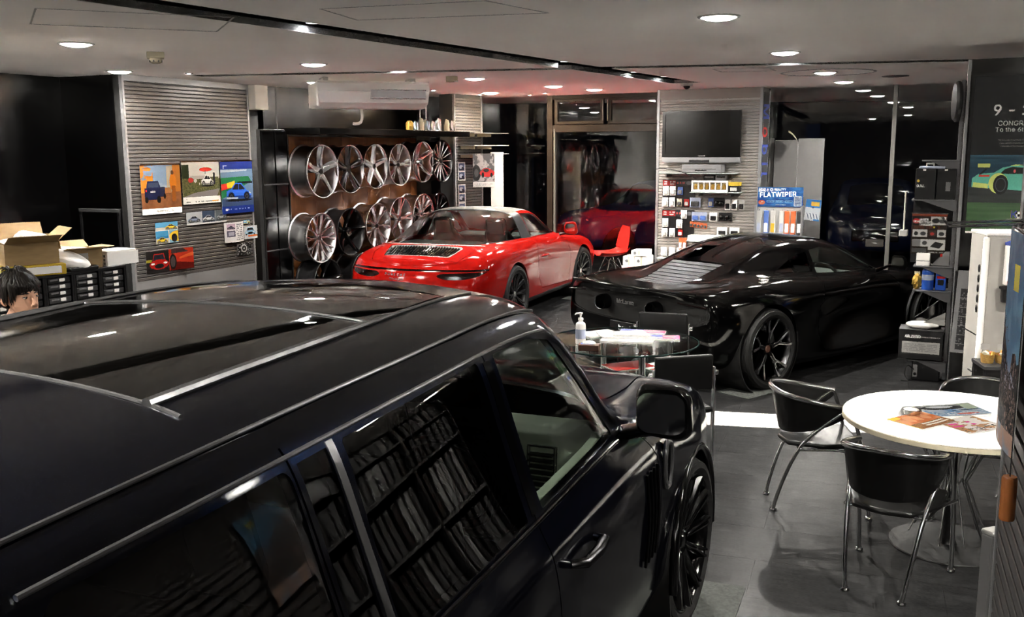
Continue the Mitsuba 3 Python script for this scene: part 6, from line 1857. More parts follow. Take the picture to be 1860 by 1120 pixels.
part(k, 'wire', TV.go(tube([(.05, 1.84, .36), (.2, 1.86, .37), (.45, 1.82, .37), (.62, 1.76, .36), (.72, 1.70, .36)], .006, 6, False, 6)), 'mat_black_satin', 40)
k = thing('fittings_case', 'glass fronted case of brass fittings in six compartments', 'display case')
fr = sbox(.61, 1.51, 1.167, 1.68)
for i in range(1, 6):
    pass
cells = unary_union([sbox(.635 + i * .087, 1.54, .71 + i * .087, 1.65) for i in range(6)])
part(k, 'front_frame', TV.go(xf(prism(fr.difference(cells), .02), (0, 0, .22))), 'mat_white')
part(k, 'case', TV.box(.612, 1.165, 1.512, 1.678, .02, .20, .003), 'mat_ivory')
for i in range(6):
    part(k, 'fitting', TV.go(cat(lathe([(0, 0), (.022, 0), (.022, .03), (.030, .032), (.030, .05), (.018, .052), (.018, .075), (0, .078)], 12).copy().apply_transform(trimesh.transformations.rotation_matrix(-np.pi / 2, [1, 0, 0])).apply_translation((.672 + i * .087, 1.55, .21)))), 'mat_gold', 30)
for i in range(2):
    k = thing('small_radio', ['dark small device on the display case, left of two', 'silver small device on the display case, right of two'][i], 'radio')
    part(k, 'case', TV.go(rbox(.78 + .18 * i, .95 + .18 * i, 1.68, 1.76, .04, .18, .006)), ['mat_black_satin', 'mat_silver_paint'][i], 30)
    part(k, 'dial', TV.box(.80 + .18 * i, .93 + .18 * i, 1.72, 1.745, .178, .183, .001), ['mat_mid_gray', 'mat_black_satin'][i])
k = thing('carton', 'small dark yellow topped carton beside the display case', 'box')
part(k, 'body', TV.box(1.175, 1.33, 1.508, 1.62, .05, .22, .003), 'mat_black_satin'); part(k, 'lid', TV.box(1.173, 1.332, 1.60, 1.655, .048, .222, .003), 'mat_yellow'); part(k, 'label_panel', TV.box(1.20, 1.30, 1.53, 1.58, .219, .223), 'mat_light_gray')


def pegboard(label, z0, z1):
    k = thing('peg_board', label, 'peg board')
    part(k, 'panel', TV.box(.095, .61, z0, z1, .022, .034, .002), 'mat_black_satin')
    printed('header', None, None, .50, .085, 21, TV.tw(.10, z1 - .095, .0345), parent=k)
    return k


pegboard('upper black peg board below the television with a red header', 1.262, 1.684)
pegboard('lower black peg board with a gray header', .793, 1.213)
pk = {}


def pack(label, u, z, w, h, body, item, group=None, pl=TV, w0=.05, name='blister_pack', shape='box'):
    """a card pack hanging on a hook: card, blister, hang hook"""
    k = thing(name, label, 'pack', group)
    key = (round(w, 3), round(h, 3), shape)
    if key not in pk:
        pk[key] = (mikit.ply(rbox(-w / 2, w / 2, -h / 2, h / 2, 0, .004, .002, 6), 'mat_white', smooth=30),
                   mikit.ply(rbox(-w * .36, w * .36, -h * .38, h * .12, .004, .032, .010, 8) if shape == 'box' else xf(lathe([(0, 0), (w * .40, 0), (w * .42, .02), (w * .30, .045), (0, .05)], 20), (0, -h * .1, .004)), 'mat_white', smooth=30),
                   mikit.ply(tube([(0, h * .42, -w0 + .01), (0, h * .42, .012), (0, h * .45, .02)], .0025, 6), 'mat_chrome', smooth=40))
    a, b, c = pk[key]
    part(k, 'card', {**a, 'bsdf': {'type': 'ref', 'id': body}}, None, tw=pl.tw(u, z, w0))
    part(k, 'contents', {**b, 'bsdf': {'type': 'ref', 'id': item}}, None, tw=pl.tw(u, z, w0))
    part(k, 'hook', c, None, tw=pl.tw(u, z, w0))
    return k


pr('mat_orange', (.40, .08, .02), .45)
pr('mat_blue_card', (.06, .12, .34), .35)
pr('mat_pale_blue', (.28, .31, .40), .3)
for r, (z, us) in enumerate([(1.51, (.155, .265)), (1.335, (.145, .255))]):
    for u in us:
        pack('white blister pack on the upper black peg board, ' + ['upper', 'lower'][r] + ' row, ' + ('left' if u < .2 else 'right'), u, z, .095, .145, 'mat_white', 'mat_light_gray', 'white packs on the upper peg board')
pack('bluish pack at the top right of the upper peg board', .385, 1.51, .085, .12, 'mat_blue_card', 'mat_mid_gray')
pack('green tinted pack low on the upper peg board', .375, 1.33, .08, .12, 'mat_ivory', 'mat_dark_gray')
pack('reddish pack at the low right corner of the upper peg board', .49, 1.33, .08, .11, 'mat_red_plastic', 'mat_light_gray')
for u, z, w_ in ((.45, 1.15, 'overlapping its header strip'), (.155, 1.015, 'middle row at the left'), (.38, 1.00, 'middle row at the right'), (.145, .86, 'bottom row, first from the left'), (.265, .86, 'bottom row, second from the left')):
    pack('white blister pack on the lower black peg board, ' + w_, u, z, .095, .135, 'mat_white', 'mat_light_gray', 'white packs on the lower peg board')
pack('red pack low on the lower peg board', .40, .86, .075, .10, 'mat_red_plastic', 'mat_white')
pack('pale blue boxed lamp pack beside the upper peg board', .625, 1.335, .17, .15, 'mat_pale_blue', 'mat_dark_gray')
pack('flat blue pack left of the two round black lamps', .87, 1.34, .08, .14, 'mat_blue_card', 'mat_light_gray')
for i, u in enumerate((.965, 1.03)):
    pack(['left one of two round black lamp packs', 'right one of two round black lamp packs'][i], u, 1.345, .09, .14, 'mat_black_satin', 'mat_black_gloss', shape='round')
for i, u in enumerate((1.13, 1.23, 1.34)):
    pack(['white pack with a black square, left of three', 'white pack with a black square, middle of three', 'gray pack, right of three in the upper row of hooks'][i], u, 1.31, .085, .16, ['mat_white', 'mat_white', 'mat_light_gray'][i], 'mat_black_satin')
for i, (u, b, c) in enumerate(((.635, 'mat_pale_blue', 'mat_blue_card'), (.755, 'mat_pale_blue', 'mat_blue_card'), (.915, 'mat_white', 'mat_black_satin'))):
    pack(['blue and silver pack, left of the row under the round lamps', 'blue and silver pack, middle of the row under the round lamps', 'white pack with dark contents in the row under the round lamps'][i], u, 1.12, .12, .14, b, c)
for i, u in enumerate((1.05, 1.15)):
    pack(['left round black pack of the second row', 'right round black pack of the second row'][i], u, 1.125, .10, .13, 'mat_black_satin', 'mat_black_gloss', shape='round')
for i in range(5):
    pack(f'narrow orange and white pack below the blue packs, {ORD[i]} of five from the left', .575 + .055 * i, 1.0 - .006 * i, .05, .085, 'mat_orange', 'mat_dark_gray', 'orange and white narrow packs')
for i, u in enumerate((1.06, 1.25)):
    k = pack(['white window box with a small camera, left of two', 'white window box with a small camera, right of two'][i], u, .905, .15, .13, 'mat_white', 'mat_black_satin', w0=.07)
bracket_shelf('lowest shelf on the column, with two long white cartons', .55, 1.10, .762, .26)
for i, (a, b) in enumerate(((.57, .83), (.84, 1.10))):
    k = thing('white_carton', ['long white carton on the lowest shelf of the column, left of two', 'long white carton on the lowest shelf of the column, right of two'][i], 'box')
    part(k, 'body', TV.box(a, b, .762, .84, .03, .24, .003), 'mat_white'); part(k, 'tape', TV.box(a - .001, b + .001, .795, .80, .03, .242), 'mat_light_gray')
for i, u in enumerate((.41, .475)):
    pack(['orange pack under the lower peg board, left of two', 'orange pack under the lower peg board, right of two'][i], u, .69, .06, .19, 'mat_orange', 'mat_white')
for i, u in enumerate((.14, .27, .40, .50, .60, .70)):
    pack(f'clear white pack in the lowest row of the column, {ORD[i]} from the left', u, .56, .095, .14, 'mat_white', 'mat_light_gray', 'clear white packs in the lowest row')
bracket_shelf('bottom shelf of the column below the clear white packs', .06, .74, .47, .22)

# banner at the column's right edge
k = thing('banner', 'narrow upright white banner with tall letters beside the column', 'banner')
part(k, 'cloth', TV.box(1.61, 1.69, .9, 2.98, -.02, -.012), 'mat_dark_gray')
part(k, 'pole', TV.box(1.69, 1.702, .0, 3.0, -.03, -.01, .003), 'mat_chrome')
for ch, m, z, h in (('M', 'mat_blue_ink', 2.80, .085), ('o', 'mat_red_plastic', 2.47, .085), ('b', 'mat_blue_ink', 2.21, .085), ('i', 'mat_blue_ink', 1.95, .085), ('l', 'mat_blue_ink', 1.80, .085)):
    lt = meshkit.text_mesh(ch, h, .002, True)
    lt = xf(lt, (-lt.bounds[0, 0], -.04, 0))
    lt.vertices[:, 0] *= 2.4
    part(k, 'lettering', lt, m, False, tw=TV.tw(1.647, z, -.012) @ T().rotate([0, 0, 1], -90))
pr('mat_blue_ink', (.02, .04, .22), .5)

# ------------------------------------------------------------------ wiper stand and boards before the right window
FW = Plane((2.9, 14.6), (2.9 + .899 * 2, 14.6 - .438 * 2))
k = thing('wiper_stand', 'gray display stand of wiper packs under a blue header sign', 'display stand')
part(k, 'back_panel', FW.box(.78, 1.43, .10, 1.32, -.03, -.005, .003), 'mat_light_gray')
for u in (.765, 1.425):
    part(k, 'upright', FW.box(u, u + .025, .0, 1.34, -.04, .10, .003), 'mat_silver_paint')
part(k, 'shelf', FW.box(.78, 1.43, .84, .86, -.01, .12, .003), 'mat_silver_paint'); part(k, 'base', FW.box(.74, 1.47, 0, .10, -.18, .22, .01), 'mat_mid_gray')
hk = printed('header_sign', None, None, .645, .285, 13, FW.tw(.79, 1.315, .01), parent=k)
words(hk, 'FLATWIPER', .072, FW.tw(.815, 1.455, .0125) @ T().rotate([0, 0, 1], 3), 'mat_white') if False else words(k, 'FLATWIPER', .066, FW.tw(.815, 1.452, .0125) @ T().rotate([0, 0, 1], 2.5), 'mat_white')
words(k, 'REALITY', .030, FW.tw(1.02, 1.548, .0125) @ T().rotate([0, 0, 1], 2.5), 'mat_white')
part(k, 'mark', cat(lathe([(.022, 0), (.022, .002), (.012, .002), (.012, 0), (.022, 0)], 24)), 'mat_white', tw=FW.tw(.985, 1.562, .0125))
# three written characters, stroke by stroke on a ten unit grid
_CH = [[(0, 9, 4, 9), (2, 10, 2, 6.5), (0, 6.5, 4.5, 6.5), (2.2, 6.5, 2.2, 2), (2.2, 4.5, 4.2, 4.5), (.8, 4.5, 0, 1), (.4, 1.6, 10, .4), (5, 9.5, 9.5, 9.5), (9.5, 9.5, 9, 6.5), (7, 9.5, 5, 6.5), (5.5, 5.5, 9.3, 5.5), (5.5, 5.5, 5.5, 2.5), (9.3, 5.5, 9.3, 2.5), (5.5, 2.5, 9.3, 2.5)],
       [(0, 8, 3, 8), (1.6, 10, 1.6, .5), (0, 4, 3, 5), (4, 9.5, 6, 9.5), (6, 9.5, 4, 6.5), (7, 10, 9.8, 6.5), (9.5, 9.5, 8, 8), (4.4, 5.8, 6.4, 5.8), (6.4, 5.8, 6.4, 3), (4.4, 4.3, 6.4, 4.3), (4.4, 4.3, 4.4, 1), (4.4, 2.5, 6.6, 2.5), (7.3, 5.8, 9.6, 5.8), (7.5, 5.6, 7, 3.6), (7.2, 3.6, 9.6, 3.6), (9.4, 3.6, 6.8, .3), (7.2, 2.6, 9.9, .3)],
       [(5, 10, 5, .6), (5, .6, 4, 1.2), (.8, 7, 3.8, 7), (3.8, 7, .3, 2), (8.8, 8.4, 5.6, 6), (5.2, 6.2, 9.8, 1.2)]]
for i, st in enumerate(_CH):
    g = unary_union([LineString([(a, b), (c, d)]).buffer(.42, cap_style=2) for a, b, c, d in st])
    part(k, 'lettering', prism(affinity.scale(g, .0046, .0056, origin=(0, 0)), .0015), 'mat_white', tw=FW.tw(.803 + .052 * i, 1.528, .0125))
cols = ['mat_light_gray', 'mat_blue_card', 'mat_light_gray', 'mat_light_gray', 'mat_orange', 'mat_orange', 'mat_dark_gray']
for i, u in enumerate((.82, .925, 1.02, 1.145, 1.22, 1.31, 1.395)):
    k = thing('wiper_pack', ['long silvery wiper pack, first from the left on the stand', 'long dark blue wiper pack, second on the stand', 'long silvery wiper pack, third on the stand', 'long silvery wiper pack, fourth on the stand', 'long orange banded wiper pack, fifth on the stand', 'long orange banded wiper pack, sixth on the stand', 'long dark wiper pack, last on the right of the stand'][i], 'pack')
    part(k, 'sleeve', FW.go(rbox(u - .035, u + .035, .88, 1.26, .01, .04, .008)), cols[i], 30)
    part(k, 'label_panel', FW.box(u - .025, u + .025, .95, 1.08, .038, .043, .001), ['mat_pale_blue', 'mat_white', 'mat_yellow', 'mat_pale_blue', 'mat_white', 'mat_white', 'mat_white'][i])
    part(k, 'hanger', FW.go(tube([(u, 1.27, -.01), (u, 1.27, .05)], .004, 6)), 'mat_chrome', 40)
printed('wiper_card', 'blue and white wiper card hanging beside the blue sign', 'card', .21, .30, 18, FW.tw(1.46, 1.14, .03) @ T().rotate([0, 0, 1], -5), t=.004)
pr('mat_board', (.035, .034, .033), .6)
BD = Plane((3.02, 15.05), (3.02 + .899 * 1.5, 15.05 - .438 * 1.5))
k = thing('folding_board', 'tall gray folding board leaning before the right window, right one', 'board')
part(k, 'leaf', BD.go(xf(rbox(.98, 1.32, .02, 2.28, -.02, .0, .005), rx=-3)), 'mat_board', 30)
part(k, 'leaf', BD.go(xf(rbox(1.325, 1.70, .02, 2.30, -.02, .0, .005), rx=-3)), 'mat_board', 30)
part(k, 'hinge', BD.go(xf(cbox(1.318, 1.328, .1, 2.25, -.005, .006, .002), rx=-3)), 'mat_mid_gray')
k = thing('folding_board', 'gray board standing behind the blue sign, left of the folding board', 'board')
part(k, 'leaf', BD.go(xf(rbox(.52, .965, .02, 2.31, -.07, -.05, .005), rx=-3)), 'mat_board', 30)
part(k, 'back_rail', BD.go(xf(cbox(.55, .93, 2.1, 2.2, -.09, -.07, .003), rx=-3)), 'mat_mid_gray')
k = thing('paper_flap', 'curled scrap of pale card on top of the folding board', 'card')
vv = grid_mesh(np.array([[(1.20 + .12 * a + .02 * b, 2.36 - .06 * a ** 2 - .03 * b + .05 * (1 - a), .02 + .10 * b) for b in np.linspace(0, 1, 5)] for a in np.linspace(0, 1, 8)]))
part(k, 'flap', BD.go(cat(vv, trimesh.Trimesh(vv.vertices + [0, .003, 0], vv.faces[:, ::-1], process=False))), 'mat_ivory', 30)

# ------------------------------------------------------------------ partition with the light box, rack of batteries
RP = Plane((4.038, 8.75), (4.038 + .899 * 3, 8.75 - .438 * 3))
PT = 2.92
struct('partition_right', cat(RP.box(0, RP.len, 0, PT, -.22, 0), ), 'mat_black_gloss')
part('partition_right', 'edge_trim', RP.box(-.012, .018, 0, PT, -.24, .012, .004), 'mat_silver_paint')
k = thing('poster_frame', 'black framed poster of a green racing car on the black partition', 'poster')
printed('print', None, None, .66, 1.37, 11, RP.tw(.055, 1.40, .012), parent=k)
fr = sbox(.03, 1.375, .74, 2.795).difference(sbox(.055, 1.40, .715, 2.77))
part(k, 'frame', RP.go(xf(prism(fr, .02), (0, 0, .0))), 'mat_black_satin')
pr('mat_white_ink', (.86, .86, .84), .5)
GLOW = [words(k, '9 - 1 - 1', .088, RP.tw(.205, 2.435, .0145), 'mat_white_ink')]
GLOW.append(words(k, 'CONGRA', .040, RP.tw(.255, 2.345, .0145), 'mat_white_ink', bold=False))
GLOW.append(words(k, 'To the 6th', .038, RP.tw(.238, 2.292, .0145), 'mat_white_ink', bold=False))
for i in range(3):
    words(k, ['We would like to say Thank You', 'it was one with the model, which', 'technology during the legend'][i], .010, RP.tw(.27 + .01 * i, 2.215 - .026 * i, .0145), 'mat_light_gray', bold=False)
words(k, 'K', .066, RP.tw(.402, 1.541, .0140), 'mat_yellow'); words(k, 'K', .06, RP.tw(.405, 1.545, .0150), 'mat_blue_ink'); GLOW.append(words(k, 'KW AUTOM', .014, RP.tw(.375, 1.52, .0145), 'mat_white_ink'))
part(k, 'foot_strip', RP.box(.057, .713, 1.401, 1.418, .013, .017), 'mat_white', label='white strip along the foot of the poster')

# rack: shelves on the partition's left edge
rk = thing('shelf_rack', 'steel rack of small shelves on the left edge of the black partition', 'shelf rack')
part(rk, 'upright', RP.box(-.055, -.02, 0.02, 2.75, -.20, -.17, .003), 'mat_slat_edge'); part(rk, 'upright', RP.box(-.055, -.02, .02, 2.75, -.08, -.05, .003), 'mat_slat_edge')
RZ = lambda z: 2.17 + (z - 2.17) * .9115
for i in range(40):
    z = .9 + i * .045
    part(rk, 'slat', RP.box(-.03, -.013, z, z + .034, -.17, -.05), 'mat_slat')
SH = []
for z, u0 in ((2.035, -.34), (1.646, -.41), (.975, -.36), (.728, -.355), (.005, -.36)):
    zz = RZ(z)
    part(rk, 'shelf', RP.box(u0, -.03, zz - .012, zz, -.24, .0, .002), 'mat_slat_edge')
    part(rk, 'bracket', RP.go(xf(prism(Polygon([(u0 * .8, zz - .012), (-.03, zz - .012), (-.03, zz - .11), (-.07, zz - .10)]), .006), (0, 0, -.02))), 'mat_slat_edge')
part(rk, 'back_panel', RP.box(-.40, -.035, RZ(.99), RZ(1.63), -.20, -.185, .002), 'mat_black_satin')
printed('charger_sheet', 'printed sheet on battery chargers hung on the rack', 'poster', .30, .375, 14, RP.tw(-.40, RZ(1.09), -.10))
part('charger_sheet', 'holder', RP.go(cat(tube([(-.25, RZ(1.50) + .012, -.185), (-.25, RZ(1.50) + .012, -.095)], .004, 6), box(-.405, -.097, RZ(1.50) - .004, RZ(1.50) + .004, -.104, -.096))), 'mat_chrome')
words('charger_sheet', 'NEW', .016, RP.tw(-.385, RZ(1.41), -.0975) , 'mat_white_ink'); 
for i, t in enumerate(('QUICK', 'BATTERY', 'CHARGER')):
    words('charger_sheet', t, .017, RP.tw(-.335, RZ(1.43) - .025 * i, -.0975), 'mat_white_ink')
for i, (u0, u1, w1) in enumerate(((-.385, -.215, .0), (-.205, -.045, -.01))):
    k = thing('black_carton', ['black carton with a yellow mark on the rack, left of two', 'black carton with a small label on the rack, right of two'][i], 'box')
    part(k, 'body', RP.box(u0, u1, RZ(1.646), RZ(1.95), -.20, w1, .003), 'mat_black_satin')
    part(k, 'label_panel', RP.box(u0 + .06, u0 + .085, RZ(1.93), RZ(1.945), w1 - .001, w1 + .001), 'mat_white')
    if i:
        part(k, 'label_panel', RP.box(u1 - .085, u1 - .045, RZ(1.73), RZ(1.82), w1 - .001, w1 + .001), 'mat_mid_gray')
    else:
        part(k, 'mark', RP.go(xf(prism(Point(0, 0).buffer(.012), .002), (u0 + .025, RZ(1.83), w1))), 'mat_yellow'); words(k, 'D.R.L', .02, RP.tw(u0 + .012, RZ(1.77), w1 + .0005), 'mat_white_ink')
k = thing('white_package', 'white handled package lying on top of the black cartons', 'package')
part(k, 'body', RP.go(rbox(-.36, -.14, RZ(1.95), RZ(1.975), -.17, .0, .008)), 'mat_pale_blue', 30)
part(k, 'handle', RP.go(tube([(-.30, RZ(1.975), -.06), (-.30, RZ(2.0), -.06), (-.24, RZ(2.0), -.06), (-.24, RZ(1.975), -.06)], .008, 8)), 'mat_white', 40)
k = thing('price_card', 'narrow clear price card holder at the left side of the rack', 'card holder')
part(k, 'card', RP.box(-.47, -.462, RZ(1.33), RZ(1.72), -.14, -.03, .001), 'mat_white'); part(k, 'lip', RP.box(-.50, -.43, RZ(1.27), RZ(1.33), -.15, -.02, .004), 'mat_light_gray')
k = thing('white_small_box', 'small white box on the rack under the charger sheet', 'box')
part(k, 'body', RP.box(-.34, -.225, RZ(.975), RZ(1.10), -.16, -.04, .003), 'mat_white'); part(k, 'lid', RP.box(-.343, -.222, RZ(1.02), RZ(1.03), -.162, -.038), 'mat_light_gray')
k = thing('grey_wedge', 'grey wedge shaped package with a red mark on the rack', 'package')
part(k, 'body', RP.go(xf(prism(Polygon([(-.21, RZ(.98)), (-.06, RZ(.98)), (-.06, RZ(1.12)), (-.10, RZ(1.12))]), .10), (0, 0, -.16))), 'mat_mid_gray'); part(k, 'mark', RP.box(-.14, -.12, RZ(1.07), RZ(1.10), -.0605, -.059), 'mat_red_plastic')
for i, (u0, u1, h) in enumerate(((-.285, -.18, .19), (-.165, -.075, .175))):
    k = thing('blue_can', ['round blue can on the rack, left of two', 'square blue can on the rack, right of two'][i], 'can')
    zz = RZ(.728)
    c = ((u0 + u1) / 2, zz)
    if i == 0:
        b = xf(lathe([(0, 0), (.050, 0), (.052, .006), (.052, h - .02), (.046, h - .008), (.040, h - .004), (.040, h + .006), (0, h + .006)], 28), rx=-90)
        part(k, 'body', RP.go(xf(b, (c[0], zz, -.09))), 'mat_blue_gloss', 30); part(k, 'band', RP.go(xf(xf(lathe([(.0525, .09), (.0535, .092), (.0535, .14), (.0525, .142)], 28), rx=-90), (c[0], zz, -.09))), 'mat_pale_blue', 30)
    else:
        part(k, 'body', RP.go(rbox(u0, u1, zz, zz + h, -.13, -.05, .008)), 'mat_blue_gloss', 30); part(k, 'label_panel', RP.box(u0 + .02, u1 - .02, zz + .05, zz + .10, -.051, -.048, .001), 'mat_black_satin')
        part(k, 'band', RP.box(u0 + .01, u1 - .01, zz + .11, zz + .135, -.051, -.048, .001), 'mat_red_plastic')
pr('mat_blue_gloss', (.015, .06, .30), .18)
k = thing('foil_pack', 'crumpled gold foil pack on the rack beside the blue cans', 'pack')
f = tm(m3.Manifold.sphere(1, 24).scale((.04, .075, .035)))
f.vertices += .012 * (meshkit.noise(f.vertices * 60, 4)[:, None] - .5) * 2
part(k, 'body', RP.go(xf(f, (-.325, RZ(.728) + .07, -.09))), 'mat_gold', False); part(k, 'seal', RP.go(cbox(-.35, -.30, RZ(.728) + .135, RZ(.728) + .165, -.092, -.088, .001)), 'mat_ivory')
k = thing('black_wing', 'black curved wing panel leaning in the rack', 'car part')
w_ = np.array([[(-.33 + .24 * a, RZ(.30) + (RZ(.66) - RZ(.30)) * b * (.35 + .65 * a), -.16 + .08 * math.sin(2.5 * a) + .03 * b) for b in np.linspace(0, 1, 10)] for a in np.linspace(0, 1, 14)])
g1 = grid_mesh(w_); g2 = trimesh.Trimesh(g1.vertices + [0, 0, -.008], g1.faces[:, ::-1], process=False)
part(k, 'panel', RP.go(cat(g1, g2)), 'mat_black_gloss', 35); part(k, 'edge', RP.go(tube(w_[:, -1], .005, 8)), 'mat_dark_chrome', 40)
k = thing('carton', 'black and white printed carton low on the rack with a bag on it', 'box')
zc0, zc1 = RZ(.02), RZ(.325)
part(k, 'body', RP.box(-.445, -.065, zc0, zc1, -.22, .03, .003), 'mat_black_satin')
printed('front_print', None, None, .376, zc1 - zc0 - .006, 20, RP.tw(-.443, zc0 + .003, .03), parent=k, t=.0015)
words(k, 'AR.ZERO', .024, RP.tw(-.395, zc1 - .075, .032), 'mat_white_ink')
part(k, 'lid', RP.box(-.447, -.063, zc1 - .02, zc1 + .001, -.222, .031), 'mat_dark_gray')
k = thing('plastic_bag', 'white plastic bag with a clear flap lying on the printed carton', 'bag')
b = tm(m3.Manifold.sphere(1, 36).scale((.145, .035, .09)))
b.vertices *= (1 + .25 * (meshkit.noise(b.vertices * 22, 2)[:, None] - .5))
part(k, 'body', RP.go(xf(b, (-.25, zc1 + .034, -.08))), 'mat_white', 35)
part(k, 'flap', RP.go(grid_mesh(np.array([[(-.24 + .18 * a, zc1 + .04 + .10 * a * b + .03 * b, -.06 + .04 * b) for b in np.linspace(0, 1, 6)] for a in np.linspace(0, 1, 8)]))), 'mat_light_gray', 35)
k = thing('floor_speaker', 'black box with cables on the floor under the rack', 'box')
part(k, 'case', RP.go(rbox(-.32, -.08, .0, .20, -.20, -.02, .01)), 'mat_black_satin', 30)
part(k, 'plate', RP.box(-.31, -.27, .03, .15, -.021, -.017, .002), 'mat_mid_gray'); part(k, 'socket', RP.go(xf(lathe([(0, .004), (.012, .004), (.014, 0), (0, 0)], 16), (-.29, .06, -.017))), 'mat_black_matt')
part(k, 'cable', RP.go(tube([(-.30, .10, -.02), (-.36, .14, .02), (-.37, .05, .03), (-.34, .01, .04), (-.40, .008, .08)], .006, 6, False, 5)), 'mat_black_matt', 40)
k = thing('wall_speaker', 'flat round black speaker seen edge on at the top of the rack', 'speaker')
part(k, 'body', RP.go(xf(xf(lathe([(0, 0), (.17, 0), (.18, .01), (.18, .03), (.16, .05), (0, .055)], 40), ry=-80, rx=0), (-.06, RZ(2.60), -.06))), 'mat_black_satin', 30); part(k, 'arm', RP.go(tube([(-.06, RZ(2.72), -.10), (-.02, RZ(2.80), -.12)], .012, 8)), 'mat_black_satin', 40)

# placard, white cabinet, snack table
PL_ = Plane((3.96, 8.52), (4.18, 8.44))
k = thing('placard', 'gray placard with lines of print leaning beside the white cabinet', 'sign')
printed('print', None, None, .24, .74, 19, PL_.tw(-.03, .345, .0) @ T().rotate([0, 0, 1], -2.5) @ T().rotate([1, 0, 0], -4), parent=k)
words(k, 'THE', .05, PL_.tw(.06, .995, .0) @ T().translate([0, 0, -.055]), 'mat_dark_gray', bold=False); words(k, 'FOR E', .034, PL_.tw(.05, .94, .0) @ T().translate([0, 0, -.05]), 'mat_dark_gray', bold=False)
part(k, 'back_board', PL_.go(xf(cbox(-.02, .20, .30, 1.07, -.09, -.06, .003))), 'mat_black_satin')
part(k, 'stand', PL_.go(tube([(.08, .9, -.08), (.08, 0, -.20)], .01, 8)), 'mat_black_satin', 40)
part(k, 'foot', PL_.go(cbox(-.02, .2, 0, .31, -.085, -.06, .003)), 'mat_black_satin')
CB = Plane((3.885, 7.90), (3.885 + .99 * .75, 7.90 - .14 * .75))
cz = lambda z: 2.17 + (z - 2.17) * .94
k = thing('white_cabinet', 'tall white cabinet with a row of dark oval buttons on its narrow side', 'cabinet')
pr('mat_cab', mikit.proc(lambda p, n, uv: mikit.mix((.27, .255, .235), (.31, .295, .27), mikit.fbm(p.x * 8, p.z * 8, p.y * 8, 3))), .5)
part(k, 'body', CB.go(rbox(0, .75, 0, cz(1.41), -.40, -.01, .015)), 'mat_cab', 30)
part(k, 'side_panel', CB.box(.03, .72, .36, cz(1.38), -.012, -.004, .003), 'mat_cab')
part(k, 'top', CB.go(rbox(-.005, .755, cz(1.41) - .01, cz(1.415) + .012, -.405, .0, .008)), 'mat_white', 30)
part(k, 'edge_post', CB.go(rbox(-.02, .03, .02, cz(1.39), -.045, .004, .018)), 'mat_white', 30)
for i in range(5):
    part(k, 'button', CB.go(xf(m3.Manifold.sphere(1, 16).scale((.008, .035, .022)), (-.002, cz(1.10) - .085 * i, -.13))), 'mat_black_satin', 30)
part(k, 'door_gap', CB.box(-.003, .0, .60, .61, -.39, -.02), 'mat_black_matt'); part(k, 'handle', CB.go(tube([(-.006, .30, -.06), (-.03, .30, -.06), (-.03, .30, -.14), (-.006, .30, -.14)], .006, 8)), 'mat_chrome', 40)
k = thing('cup_dispenser', 'white tube cup dispenser with a black holder on the white cabinet', 'cup dispenser')
for nm, pf, z, m in (('tube', [(0, 0), (.052, 0), (.052, .32), (0, .32)], cz(.985), 'mat_white'), ('cap', [(0, 0), (.055, 0), (.055, .02), (.02, .035), (0, .036)], cz(.985) + .32, 'mat_blue_ink'), ('holder', [(0, 0), (.055, 0), (.06, .03), (.06, .10), (.075, .11), (.075, .125), (0, .125)], cz(.83), 'mat_black_satin')):
    part(k, nm, CB.go(xf(xf(lathe(pf, 32), rx=-90), (.18, z, .055))), m, 30)
part(k, 'lever', CB.go(rbox(.15, .21, cz(.94), cz(.96), .10, .13, .006)), 'mat_white', 30); part(k, 'label_panel', CB.box(.145, .215, cz(.985) + .01, cz(.985) + .035, .098, .1085, .002), 'mat_red_plastic')
k = thing('low_table', 'low black side table under the snack baskets before the white cabinet', 'table')
part(k, 'top', CB.box(-.06, .60, .40, .43, .02, .34, .003), 'mat_dark_gray')
for u in (-.05, .56):
    for w in (.03, .30):
        part(k, 'leg', CB.box(u, u + .03, 0, .40, w, w + .03, .002), 'mat_black_satin')
part(k, 'back_panel', CB.box(-.05, .59, .03, .40, .02, .035, .002), 'mat_black_satin')
pr('mat_wicker', mikit.proc(lambda p, n, uv: mikit.mix((.20, .10, .02), (.36, .22, .06), mikit.noise(p.x * 90, p.y * 90, p.z * 160))), .5)
for i, (u, r) in enumerate(((.01, .055), (.14, .075))):
    k = thing('snack_basket', ['small gold basket of wrapped sweets on the low table, left one', 'larger gold basket of wrapped sweets on the low table, right one'][i], 'basket')
    part(k, 'bowl', CB.go(xf(xf(lathe([(0, 0), (r * .8, 0), (r * .9, .02), (r, .07), (r * .96, .07), (r * .85, .012), (0, .012)], 28), rx=-90), (u, .43, .18))), 'mat_wicker', 30)
    rg = random.Random(i)
    for j in range(9):
        q = rbox(-.02, .02, -.012, .012, -.012, .012, .006, 6)
        part(k, 'sweet', CB.go(xf(q, (u + rg.uniform(-.6, .6) * r, .495 + rg.uniform(-.01, .015), .18 + rg.uniform(-.6, .6) * r), rz=rg.uniform(0, 180), ry=rg.uniform(-30, 30))), rg.choice(['mat_white', 'mat_gold', 'mat_gold', 'mat_orange', 'mat_ivory']), 30)
    part(k, 'card', CB.box(u - .03, u + .04, .52, .57, .10, .102), 'mat_light_gray')

